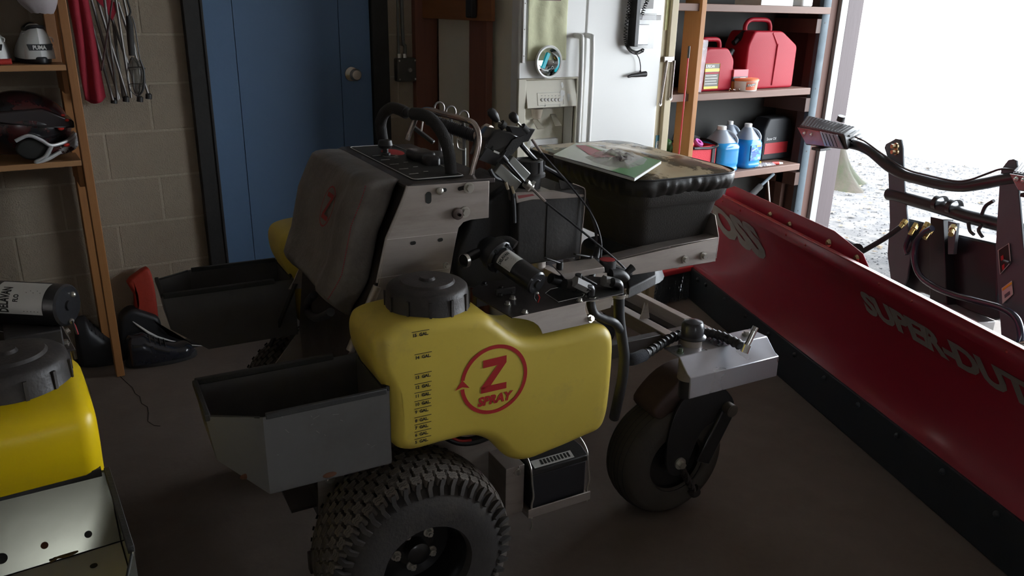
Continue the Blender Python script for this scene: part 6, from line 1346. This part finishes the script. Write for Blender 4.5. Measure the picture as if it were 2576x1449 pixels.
mb.build('bristles', M('bristle', (.05, .055, .065), .5, var=.5, vscale=90), parent=bw, ang=0, kind='stuff')
MB().puff([V((tl.x-.01, Yb-.025, .155)), V((tr_.x+.01, Yb-.025, .155)), V((tr_.x+.0, Yb-.025, .185)), V((tl.x+.0, Yb-.025, .185))], (0, .05, 0), .006).build('red_band', M('band_red', (.60, .05, .07), .4), parent=bw, ang=50)
MB().tube([V(((tl.x+tr_.x)/2, Yb, .18)), V(((tl.x+tr_.x)/2-.16, Yb+.06, .62))], .012, n=12).build('broom_handle', m_white, parent=bw)
o = MB().bb((tl.x-.05, 3.13, .0), (tr_.x+.02, 3.16, .19)).build('white_board', m_white, bevel=.002); tag(o, 'white board on the floor behind the broom', 'board')
o = MB().bb((2.96, 3.16, 0.0), (3.10, 3.30, .18)).build('wood_block', m_lad, bevel=.003); tag(o, 'cream wooden block on the floor under the hopper', 'block')
# ================================================================== ON THE HOPPER
zc0 = 1.131
bq_ = [Lz(x, y, zc0) for x, y in [(1449, 366), (1663, 412), (1596, 456), (1392, 396)]]
W4 = lambda l: MM @ V(l)
bk = thing('booklet', 'white and green booklet with red band lying on the camouflage hopper cover', 'booklet', W4((bq_[0]+bq_[2])/2))
def bkp(u, v, h=0): return W4(bq_[0].lerp(bq_[1], u).lerp(bq_[3].lerp(bq_[2], u), v)+V((0, 0, h+.004*math.sin(u*3)*.4)))
mb = MB(); mb.prism([bkp(0, 0), bkp(1, 0), bkp(1, 1), bkp(0, 1)], (0, 0, .0075)); mb.build('pages', M('paper', (.72, .72, .70), .6), parent=bk, ang=0)
mb = MB(); mb.grid(lambda s_, t_: bkp(s_, t_, .0085), 6, 4); cvr = mb.build('front_cover', M('cover_mint', (.72, .78, .64), .25, var=.05), parent=bk, ang=60, label='pale green glossy cover')
def patch(nm, uv, mat, lab=None): MB().poly([bkp(u, v, .0095) for u, v in uv]).build(nm, mat, parent=cvr, ang=0, recalc=False, label=lab)
patch('red_band', [(.04, .18), (.16, .02), (.62, .30), (.42, .62), (.30, .52)], M('band_maroon', (.50, .05, .07), .35)); patch('green_block', [(.82, .0), (.995, .0), (.995, 1), (.74, 1), (.80, .6)], M('cover_green', (.09, .32, .09), .35))
MB().poly([bkp(u, v, .0100) for u, v in [(.12, .05), (.15, .02), (.60, .29), (.585, .32)]]).build('green_line', M('line_green', (.2, .36, .1), .4), parent=cvr, ang=0, recalc=False)
pb_ = [(1470, 395), (1500, 383), (1540, 378), (1590, 385), (1628, 400), (1620, 412), (1580, 424), (1530, 418), (1495, 408)]
mb = MB(); cen_ = Lz(1550, 402, zc0+.01)
def bagp(s_, t_):
    a = s_*len(pb_); i = int(a) % len(pb_); g = a-int(a); P_ = V(Lz(*pb_[i], zc0+.011)).lerp(Lz(*pb_[(i+1) % len(pb_)], zc0+.011), g); q = cen_.lerp(P_, max(.02, t_)); h_ = .024*(1-t_*t_)*(.7+.9*abs(noise.noise(V((q.x*40, q.y*30, 2))))) ; return W4(V((q.x, q.y, zc0+.0105+h_)))
mb.grid(bagp, 54, 12, closeu=True); o = mb.build('clear_bag', M('film_clear', (.62, .58, .58), .10, alpha=.45, spec=1.0, bump=.5, bscale=30), ang=35); tag(o, 'crumpled clear plastic bag with dark contents lying on the booklet', 'bag')
c = Lz(1562, 398, zc0+.016); MB().sphere(W4(c), (.03, .018, .007), 14, 8).build('dark_contents', M('bolts_dark', (.06, .05, .055), .4, metal=.3, bump=.8, bscale=80), parent=o)

# ================================================================== SNOW PLOW
PA = V((3.273, 3.109, 0)); pa_ = V((-.378, -.926, 0)).normalized(); pn = V((-.926, .378, 0)).normalized()
def PB(u, o, z): return PA + pa_*u + pn*o + V((0, 0, z))
PLEN = 2.62
m_pr = M('plow_red', (.30, .012, .03), .36, var=.08, vscale=4, bump=.05, bscale=60, rvar=.06, coat=.15)
m_ce = M('cutting_edge', (.022, .026, .032), .45, var=.2, vscale=8)
pw = thing('snow_plow', 'red snow plow blade with black cutting edge standing across the garage opening', 'plow', PB(PLEN/2, -.1, 0), math.atan2(pa_.y, pa_.x))
prof = [(-.004, .165), (-.03, .20), (-.052, .27), (-.06, .35), (-.056, .43), (-.042, .50), (-.020, .56), (.004, .600), (.020, .628), (.022, .675)]
pc = crom([V((o, 0, z)) for o, z in prof[:-1]], 4)+[V((.022, 0, .675))]
mb = MB(); mb.grid(lambda s_, t_: PB(s_*PLEN, pc[int(round(t_*(len(pc)-1)))].x, pc[int(round(t_*(len(pc)-1)))].z), 2, len(pc)); bl_ = mb.build('moldboard', m_pr, parent=pw, ang=60)
s__ = bl_.modifiers.new('s', 'SOLIDIFY'); s__.thickness = .005
mb = MB(); mb.beam(PB(0, .018, .676), PB(PLEN, .018, .676), .022, .006, up=V((0, 0, 1))); mb.build('top_lip', M('lip_red', (.45, .04, .04), .22, coat=.3), parent=pw, bevel=.002)
mb = MB(); mb.prism([PB(0, .012, .0), PB(0, .016, .004), PB(0, .004, .178), PB(0, -.008, .178), PB(0, -.004, .0)], pa_*PLEN); ce = mb.build('cutting_edge', m_ce, parent=pw, bevel=.002, label='black steel cutting edge')
for k in range(11):
    u = .06+k*.235 + (.0 if k else 0); MB().sphere(PB(u, .007, .150-.0*k), (.011, .011, .011), 12, 8).build('edge_bolt', m_ce, parent=ce)
    if k in (0,): MB().sphere(PB(u+.13, .009, .145), (.011, .011, .011), 12, 8).build('edge_bolt', m_ce, parent=ce)
MB().bb((-.1, -.1, 0), (.1, .1, .1)).bm.free()
for k, u in enumerate((.42, .62, 1.06, 1.22, 1.72, 1.90, 2.32, 2.50)):
    MB().sphere(PB(u, .024, .648), (.006, .006, .006), 10, 6).build('rivet', M('lip_red', (.45, .04, .04), .22, coat=.3), parent=pw)
# raised back plates with round head bolts
for (u0, u1) in ((.30, 1.62),):
    mb = MB(); mb.prism([PB(u, -.035, z) for u, z in [(u0, .60), (u0+.04, .695), (u0+.12, .725), (u1-.30, .735), (u1-.10, .70), (u1, .62), (u1, .60)]], pn*.006); bp_ = mb.build('back_plate', m_pr, parent=pw, bevel=.002)
for k, (x, y) in enumerate(((1937, 541), (1986, 566), (2085, 611), (2155, 651))):
    q = pP(x, y, PB(0, -.027, 0), pn); MB().lathe([(0, .010), (.010, .009), (.015, .004), (.017, 0), (0, 0)], q, pn, 16).build('plate_bolt', M('bolt_gold', (.55, .42, .25), .25, metal=.9), parent=bp_)
for u in (.2, .9, 1.6, 2.3):
    mb = MB(); mb.prism([PB(u, o_, z) for o_, z in [(-.012, .10), (-.064, .25), (-.07, .40), (-.045, .55), (-.01, .66), (-.13, .60), (-.18, .35), (-.14, .12)]], pa_*.008); mb.build('blade_rib', m_pr, parent=pw)
mb = MB(); mb.beam(PB(.15, -.16, .35), PB(PLEN-.1, -.16, .35), .08, .08); mb.build('back_tube', m_pr, parent=pw, bevel=.004)
# lettering on the curved blade
def surf(u, z):
    for p, q in zip(pc, pc[1:]):
        if p.z <= z <= q.z: t = (z-p.z)/(q.z-p.z+1e-9); return PB(u, p.x+(q.x-p.x)*t+.0085, z)
    return PB(u, .024, z)
m_gl = M('decal_grey', (.24, .21, .19), .45)
mb = MB(); textmesh('BOSS', .21, (0, 0, 0), (1, 0, 0), (0, 1, 0), mb, bold=.012, shear=-.35, fn=lambda p: surf(.10+p.x*1.45+0*p.y, .452+p.y*.95)); o1 = mb.build('blade_lettering', m_gl, parent=bl_, ang=0, recalc=False, label='large grey slanted letters BOSS')
mb = MB(); textmesh('SUPER-DUTY', .125, (0, 0, 0), (1, 0, 0), (0, 1, 0), mb, bold=.006, shear=-.3, fn=lambda p: surf(1.60+p.x*1.25, .495+p.y*.85)); mb.build('blade_lettering', m_gl, parent=bl_, ang=0, recalc=False, label='grey slanted letters SUPER-DUTY')
# lift frame behind the blade, standing outside the door
OF = -.90
def PQ(x, y, o=OF): return pP(x, y, PB(0, o, 0), pn)
m_pl = M('frame_gunmetal', (.09, .105, .12), .5, metal=.0, var=.15, vscale=12)
m_pk = M('frame_black', (.012, .013, .016), .35, coat=.15, var=.15)
def plate(nm, pix, o, th, mat=m_pl, bev=.003): mb = MB(); mb.prism([PQ(x, y, o) for x, y in pix], pn*th); return mb.build(nm, mat, parent=pw, bevel=bev)
plate('side_plate', [(2224, 372), (2228, 362), (2252, 349), (2266, 351), (2270, 372), (2272, 440), (2278, 520), (2290, 640), (2282, 700), (2262, 745), (2240, 700), (2232, 640), (2238, 560), (2235, 460), (2232, 395)], OF+.02, -.012)
plate('side_plate', [(2518, 425), (2536, 402), (2548, 400), (2556, 404), (2562, 480), (2572, 600), (2590, 780), (2600, 900), (2540, 920), (2520, 870), (2508, 700), (2504, 620), (2510, 520), (2514, 460)], OF+.06, -.012)
for x, y in ((2256, 368), (2256, 382)):
    q = PQ(x, y, OF+.035); mb = MB(); mb.bolt(q, pn, .012, .03); mb.build('frame_bolt', M('bolt_gold', (.55, .42, .25), .25, metal=.9), parent=pw)
mb = MB(); mb.tube([PQ(2238, 488), PQ(2252, 490), PQ(2360, 520), PQ(2440, 545), PQ(2510, 562), PQ(2600, 585)], .034, n=20); mb.build('cross_tube', m_pk, parent=pw, ang=50)
for x, y in ((2364, 512), (2400, 522)):
    a = PQ(x, y); mb = MB(); mb.lathe([(.035, -.014), (.041, -.014), (.041, .014), (.035, .014)], a, (PQ(2440, 545)-PQ(2360, 520)), 24, closed=True); mb.build('tube_collar', m_pk, parent=pw)
plate('lift_arm', [(2340, 545), (2372, 552), (2376, 640), (2388, 900), (2340, 900), (2338, 700)], OF+.03, -.06, m_pk); plate('lift_arm', [(2384, 556), (2406, 562), (2402, 600), (2398, 640), (2384, 640)], OF+.03, -.02, m_pl)
plate('housing_cover', [(2278, 548), (2330, 562), (2340, 575), (2505, 612), (2512, 660), (2508, 760), (2520, 800), (2500, 806), (2320, 738), (2272, 730), (2244, 700), (2236, 640), (2250, 600)], OF-.02, -.16, m_pk, .01)
# light bar arm
lb_ = [PQ(x, y, OF+.05) for x, y in [(2140, 362), (2165, 368), (2195, 384), (2235, 418), (2275, 440), (2310, 450), (2370, 464), (2425, 468), (2480, 460), (2520, 452), (2600, 440)]]
MB().tube(lb_, .027, n=20, k=4).build('light_bar', m_pk, parent=pw, ang=60)
MB().tube([PQ(x, y, OF+.08) for x, y in [(2152, 345), (2168, 352), (2182, 360), (2230, 395), (2278, 425), (2330, 440), (2400, 455), (2440, 452), (2480, 438), (2520, 425), (2560, 430)]], .005, n=8, k=5).build('light_cable', m_hose, parent=pw)
def headlight(dx, dy):
    Pl = lambda x, y, o_=OF+.12: PQ(x+dx, y+dy, o_)
    fr_ = [Pl(2007, 316), (Pl(2125, 340)), Pl(2130, 376), Pl(2118, 372), Pl(2030, 366), Pl(2016, 352)]
    mb = MB(); f_ = [Pl(2008, 318), Pl(2122, 339), Pl(2134, 378), Pl(2026, 366)]; b_ = [Pl(2030, 288, OF-.02), Pl(2140, 300, OF-.02), Pl(2158, 318, OF-.02), Pl(2150, 368, OF-.02), Pl(2050, 345, OF-.02)]
    vs = [mb.bm.verts.new(p) for p in f_+[b_[0], b_[2], b_[3], b_[4]]]
    for q in ((0, 1, 2, 3), (4, 5, 1, 0), (5, 6, 2, 1), (6, 7, 3, 2), (7, 4, 0, 3), (4, 7, 6, 5)): mb._f([vs[i] for i in q])
    hs = mb.build('headlight', m_black, parent=pw, bevel=.012, seg=3, ang=50, label='black plow headlight with red and clear lens')
    sg = lambda u, v, e=.006: (f_[0].lerp(f_[1], u)).lerp(f_[3].lerp(f_[2], u), v)+pn*e
    mb = MB(); mb.prism([sg(.03, .04), sg(.55, .04), sg(.54, .90), sg(.10, .90)], pn*.012); mb.build('turn_lens', M('lens_red', (.30, .07, .08), .12, coat=.5, bump=.4, bscale=60), parent=hs, bevel=.003)
    mb = MB(); mb.prism([sg(.55, .04), sg(.90, .06), sg(.95, .92), sg(.54, .90)], pn*.012); mb.build('clear_lens', M('lens_clear', (.33, .33, .40), .10, coat=.5, metal=.2), parent=hs, bevel=.003)
    for k in range(4): mb = MB(); mb.prism([sg(.60+k*.075, .1, .0185), sg(.615+k*.075, .1, .0185), sg(.62+k*.08, .85, .0185), sg(.605+k*.08, .85, .0185)], pn*.0008); mb.build('lens_flute', m_ink, parent=hs)
    for k in range(2): MB().sphere(sg(.18+k*.16, .28, .019), (.012, .012, .010), 12, 8).build('lens_bulb', m_chrome, parent=hs)
    for k in range(14): mb = MB(); p0 = f_[0].lerp(f_[1], .06+k*.065); p1 = b_[0].lerp(b_[2], .05+k*.068); mb.beam(p0.lerp(p1, .12)+V((0, 0, .0)), p0.lerp(p1, .92)+V((0, 0, .0)), .007, .005); mb.build('cooling_fin', m_black, parent=hs)
    for k in range(3): mb = MB(); mb.beam(f_[1].lerp(f_[2], .25+.25*k)+(b_[2]-f_[1])*.3+pn*.0, f_[1].lerp(f_[2], .25+.25*k)+(b_[2]-f_[1])*1.02, .012, .008); mb.build('side_fin', m_black, parent=hs)
    MB().bb(Pl(2066, 372)-V((.05, .03, .012)), Pl(2066, 372)+V((.05, .03, .004))).build('light_foot', m_black, parent=hs, bevel=.003); MB().cyl(Pl(2114, 304, OF), Pl(2118, 292, OF), .022, n=14).build('light_knob', m_black, parent=hs)
headlight(0, 0); headlight(536, 116)
# hoses and brass couplings
for x, y, x2, y2 in ((2278, 556, 2262, 574), (2306, 564, 2290, 590), (2334, 562, 2318, 588), (2344, 574, 2326, 600), (2398, 570, 2392, 590)):
    a = PQ(x, y, OF+.10); b_ = PQ(x2, y2, OF+.14); mb = MB(); mb.cyl(a, a.lerp(b_, .45), .016, n=6); mb.cyl(a.lerp(b_, .5), b_, .012, n=12); mb.build('brass_coupling', m_brass, parent=pw)
MB().tube([PQ(2264, 572, OF+.14), PQ(2225, 600, OF+.2), PQ(2160, 638, OF+.3)], .013, n=12, k=4).build('hydraulic_hose', m_hose, parent=pw)
MB().tube([PQ(x, y, OF+.14) for x, y in [(2345, 574), (2322, 588), (2304, 612), (2300, 650), (2312, 690), (2345, 718), (2400, 742), (2460, 758), (2520, 775), (2556, 800), (2568, 840), (2562, 870)]], .0145, n=12, k=6).build('hydraulic_hose', M('hose_navy', (.02, .024, .045), .25, coat=.4), parent=pw, label='long glossy dark blue hose')
MB().tube([PQ(x, y, OF+.13) for x, y in [(2290, 590), (2278, 620), (2282, 640)]], .012, n=10, k=4).build('hydraulic_hose', M('hose_navy', (.02, .024, .045), .25, coat=.4), parent=pw)
MB().tube([PQ(x, y, OF+.13) for x, y in [(2318, 588), (2296, 612), (2285, 632)]], .009, n=10, k=4).build('hydraulic_hose', m_hose, parent=pw)
for pts in ([(2500, 505), (2480, 518), (2470, 540)], [(2436, 560), (2440, 580), (2450, 590)], [(2470, 566), (2462, 580), (2472, 596)], [(2540, 450), (2556, 500), (2552, 600), (2562, 640), (2574, 600)]): MB().tube([PQ(x, y, OF+.05) for x, y in pts], .008, n=8, k=5).build('wire_loom', m_hose, parent=pw)
mb = MB(); q = PQ(2128, 622, OF+.35); mb.cyl(q, q+(PQ(2152, 634, OF+.35)-q), .045, n=20); hm_ = mb.build('hose_reel_end', m_black, parent=pw); q = PQ(2153, 634, OF+.36); MB().cyl(q, q+V((-.01, -.01, 0)), .018, n=16).build('brass_end', m_brass, parent=hm_)
# control plate and warning label on the right side plate
oL = OF+.064
pt = [PQ(x, y, oL) for x, y in [(2513, 630), (2540, 612), (2544, 660), (2518, 690)]]; mb = MB(); mb.prism(pt, pn*.003); cp = mb.build('switch_panel', m_ink, parent=pw); MB().tube([p+pn*.004 for p in pt], .0022, n=4, closed=True).build('panel_outline', m_label, parent=cp, ang=0)
MB().tube([PQ(2526, 655, oL+.01), PQ(2540, 660, oL+.05)], .006, n=8).build('switch', m_black, parent=cp)
mb = MB(); mb.prism([PQ(x, y, oL+.004) for x, y in [(2518, 645), (2524, 641), (2525, 652), (2519, 656)]], pn*.001); mb.prism([PQ(x, y, oL+.004) for x, y in [(2521, 668), (2527, 663), (2527, 676), (2522, 680)]], pn*.001); mb.build('red_mark', m_red, parent=cp, kind='stuff')
pt = [PQ(x, y, oL) for x, y in [(2521, 725), (2546, 706), (2549, 740), (2523, 764)]]; mb = MB(); mb.prism(pt, pn*.003); wl_ = mb.build('warning_label', m_label, parent=pw)
mb = MB(); mb.prism([PQ(x, y, oL+.004) for x, y in [(2522, 726), (2545, 709), (2546, 714), (2522, 732)]], pn*.001); mb.build('yellow_strip', M('label_yel', (.75, .50, .03), .4), parent=wl_)
mb = MB(); mb.prism([PQ(x, y, oL+.004) for x, y in [(2527, 742), (2540, 732), (2541, 740), (2528, 750)]], pn*.001); mb.build('printed_drawing', m_pl, parent=wl_)
# A-frame and push beam on the ground
mb = MB(); mb.beam(PB(.9, -.17, .12), PB(1.25, -1.0, .12), .08, .10); mb.beam(PB(2.3, -.17, .12), PB(1.75, -1.0, .12), .08, .10); mb.build('a_frame', m_pk, parent=pw, bevel=.004, kind='stuff')
mb = MB(); mb.beam(PQ(2380, 772, OF), PQ(2480, 822, OF), .09, .05); mb.build('push_beam', M('bright_steel', (.6, .6, .62), .3, metal=.8), parent=pw, bevel=.003)
mb = MB(); mb.tube([PB(1.5, -1.0, 0-.05), PB(1.5, -1.0, .2)], .03, n=12); mb.build('stand', m_pk, parent=pw)
mb = MB(); q0 = PQ(2555, 876, OF+.2); mb.tube([PQ(2500, 890, OF+.35), q0, PQ(2600, 862, OF+.2)], .02, n=14); mb.build('cylinder_rod', m_chrome, parent=pw)

# ================================================================== OUTSIDE
m_gr = M('gravel_ground', (.045, .043, .043), .95, var=.5, vscale=60, bump=1.0, bscale=90, col2=(.085, .08, .075), mixlo=.45, mixhi=.6, wscale=5)
g = MB().bb((4.46, -30, -.25), (60, 40, -.03)).build('ground', m_gr, ang=0); tag(g, kind='structure')
mb = MB(); mb.bb((9.2, -30, -.03), (60, 40, -.022)); o = mb.build('driveway', M('concrete_glare', (.74, .73, .71), .85, var=.06, vscale=2), ang=0); tag(o, kind='structure')  # far ground coloured pale to stand in for the outdoor glare
rs = random.Random(3)
mb = MB(); 
for k in range(11000):
    x = 4.48+5.0*rs.random()**1.1; y = rs.uniform(-.4, 6.4)
    if y > 3.36 and x < 5.05: continue
    s_ = rs.uniform(.005, .015)*(1+.1*(x-5)); a = rs.random()*6.28
    c = V((x, y, -.03)); t_ = V((math.cos(a), math.sin(a), 0)); n_ = V((-math.sin(a), math.cos(a), 0)); P_ = [c+t_*s_, c+n_*s_*.8, c-t_*s_, c-n_*s_*.7]; vt = [mb.bm.verts.new(p) for p in P_]; tp = mb.bm.verts.new(c+V((rs.uniform(-.3, .3)*s_, rs.uniform(-.3, .3)*s_, s_*rs.uniform(.35, .7))))
    for i in range(4): mb._f([vt[i], vt[(i+1) % 4], tp])
o = mb.build('gravel', M('stone_grey', (.045, .045, .048), .8, var=.6, vscale=30), ang=0); tag(o, 'loose grey gravel outside the garage opening', 'gravel', kind='stuff')
for nm_, mat_, n_l, sd2 in (('fallen_leaves', M('leaf_tan', (.11, .08, .05), .8, var=.4, vscale=9), 900, 5), ('orange_leaves', M('leaf_orange', (.16, .07, .02), .7, var=.2), 80, 6)):
    rs = random.Random(sd2); mb = MB()
    for k in range(n_l):
        x = 4.48+6.0*rs.random(); y = rs.uniform(-.3, 7.5)
        if y > 3.33 and x < 5.08: continue
        s_ = rs.uniform(.02, .05); a = rs.random()*6.28; c = V((x, y, -.018+rs.random()*.01)); tl_ = rs.uniform(-.25, .35)
        pts = [V((math.cos(a+b_)*s_*r, math.sin(a+b_)*s_*r, s_*r*tl_*math.cos(b_))) for b_, r in ((0, 1.1), (.7, .6), (1.4, .75), (2.3, .5), (3.14, .8), (3.9, .5), (4.8, .75), (5.6, .55))]; ct = mb.bm.verts.new(c+V((0, 0, .006))); vs = [mb.bm.verts.new(c+p) for p in pts]
        for i in range(8): mb._f([vs[i], vs[(i+1) % 8], ct])
    o = mb.build(nm_, mat_, ang=0, recalc=False); tag(o, 'dry %s leaves scattered over the gravel outside' % ('tan' if sd2 == 5 else 'orange'), 'leaves', kind='stuff')
tp_ = pZ(2095, 470, -.05)
tr = thing('tree', 'rough brown tree trunk flaring at the ground beyond the pink post', 'tree', (tp_.x, tp_.y+.0, -.05))
def trk(s_, t_):
    a = s_*2*PI; z = t_*4.2; r = .085+.30*math.exp(-z*4.5)*(1+.35*math.cos(a*4+1)) + .012*noise.noise(V((math.cos(a)*4, math.sin(a)*4, z*2))); return V((tp_.x+.0+math.cos(a)*r-.03*z, tp_.y+.05+math.sin(a)*r+.06*z, -.06+z))
mb = MB(); mb.grid(trk, 36, 60, closeu=True); mb.build('trunk', M('bark', (.035, .028, .02), .95, var=.4, vscale=14, bump=1, bscale=25, col2=(.022, .028, .012), wscale=3, stretch=(1, 1, .3)), parent=tr, ang=80)

# ================================================================== SECOND SPRAYER, LEFT FOREGROUND
SKIP = {'bumper_plate', 'caster_beam', 'frame_rail', 'dust_cap', 'swivel_tube', 'lock_lever', 'wrapped_hose', 'beam_web', 'lug_bracket', 'hopper_rail', 'front_plate', 'hopper', 'hopper_cover', 'black_strap', 'swivel_stem', 'spreader_cone', 'deflector', 'suction_hose'}
s2 = dup(sm, (-.40, 1.46, 0), math.radians(90), 'stand-on sprayer cut off at the left edge, bright clean yellow tank and shiny tray', None, {'tank_yellow': 'tank_yellow_new', 'sheet_steel': 'sheet_steel_new'})
s2['category'] = 'sprayer'
SKIP |= {'pump_motor', 'pump_head', 'pump_foot'}
for ch_ in list(s2.children):
    if ch_.name.split('.')[0] in SKIP:
        for c2 in list(ch_.children): bpy.data.objects.remove(c2)
        bpy.data.objects.remove(ch_)
for o in list(s2.children):
    for c2 in list(o.children):
        if c2.name.split('.')[0] in ('rust_spot', 'scratch'): bpy.data.objects.remove(c2)
MI2 = rootmat(s2).inverted()
cpa = CAM + ray(172, 768)*(1.60/FPX); cpb = CAM + ray(-30, 778)*(1.62/FPX); cpb.z = cpa.z
build_pump(s2, MI2 @ cpa, MI2 @ cpb, .043, MI2 @ CAM, zd, .048, .150, foot=False)
q_ = MI2 @ cpa; r_ = MI2 @ cpb; mb = MB(); mb.bb(V((min(q_.x, r_.x)-.03, min(q_.y, r_.y)+.02, zd)), V((max(q_.x, r_.x)+.03, max(q_.y, r_.y)-.02, q_.z-.038))); mb.build('pump_foot', m_dusty, parent=s2, world=False, bevel=.003)
# marks and litter in its tray
trs = [o for o in s2.children if o.name.startswith('side_tray')]
tray2 = min(trs, key=lambda o: sum(v.co.y for v in o.data.vertices)/len(o.data.vertices))
# out-of-view rear rim lowered so the added window reflects in the sloped end
def lower_rim(o):
    o.data = o.data.copy()
    for v in o.data.vertices:
        if v.co.x < -.36 and v.co.z > .70: v.co.z = .66
lower_rim(tray2)
for c2 in list(tray2.children):
    if c2.name.startswith('edge_trim'): lower_rim(c2)
yw0, yw1 = -.476, -.254
ta, tb_, tc = V((-.013, 0, .744)), V((-.062, 0, .622)), V((-.37, 0, .612))
def lin(p, y): return V((p.x, y, p.z))
m_liner = M('liner_steel', (.20, .195, .155), .20, metal=1.0, bump=.05, bscale=12)
mb = MB(); mb.prism([lin(ta, yw0), lin(ta, yw1), lin(tb_, yw1), lin(tb_, yw0)], V((.002, 0, -.001))); lw = mb.build('sloped_end', m_liner, parent=tray2, world=False, ang=0)
mb = MB(); mb.prism([lin(tb_, yw0), lin(tb_, yw1), lin(tc, yw1), lin(tc, yw0+.05), lin(V((-.29, 0, .6146)), yw0)], V((0, 0, -.002))); lf_ = mb.build('tray_floor', M('tray_floor_steel', (.50, .49, .42), .35, metal=.4), parent=tray2, world=False, ang=0)
LC2 = MI2 @ CAM; MR2 = MI2.to_3x3()
def FP(x, y, o, n, e=.0008): d = MR2 @ ray(x, y); return LC2 + d*((o-LC2).dot(n)/d.dot(n)) + n*e
n1 = (tb_-ta).cross(V((0, 1, 0))).normalized(); n1 = n1 if n1.z > 0 else -n1
n2 = (tc-tb_).cross(V((0, 1, 0))).normalized(); n2 = n2 if n2.z > 0 else -n2
for (x, y, rr, dk, o_, n_, par_) in ((222, 1344, .0062, 1, ta, n1, lw), (236, 1424, .0062, 1, tb_, n2, lf_), (112, 1372, .006, 0, ta, n1, lw), (4, 1405, .009, 1, ta, n1, lw)):
    q = FP(x, y, o_, n_); MB().lathe([(0, .0006), (rr, .0006), (rr, 0)], q, n_, 20).build('tray_hole', m_ink if dk else m_rust, parent=par_, world=False, ang=0)
MB().tube([lin(tb_, yw0)+V((-.001, 0, .001)), lin(tb_, yw1)+V((-.001, 0, .001))], .0009, n=5).build('fold_line', m_ink, parent=lw, world=False)
qq = tb_ + V((-.004, -.36, .004)); qq = FP(170, 1402, tb_, n2, .004); q = rootmat(s2) @ qq
lf = MB(); lf.puff(crom([q+V((math.cos(a)*.018*(1 if abs(math.sin(a)) < .5 else .8), math.sin(a)*.006, 0)) for a in [2*PI*k/10 for k in range(10)]], 2, True), (0, 0, .003), .0014)
for s_ in (-1, 1): lf.tube([q+V((-.016, 0, .001)), q+V((-.027, s_*.009, .002))], .0020, n=6)
o = lf.build('dry_leaf', M('leaf_brown', (.12, .08, .03), .8, var=.4, vscale=60), ang=50); tag(o, 'small curled dry leaf lying in the shiny left tray', 'leaf')
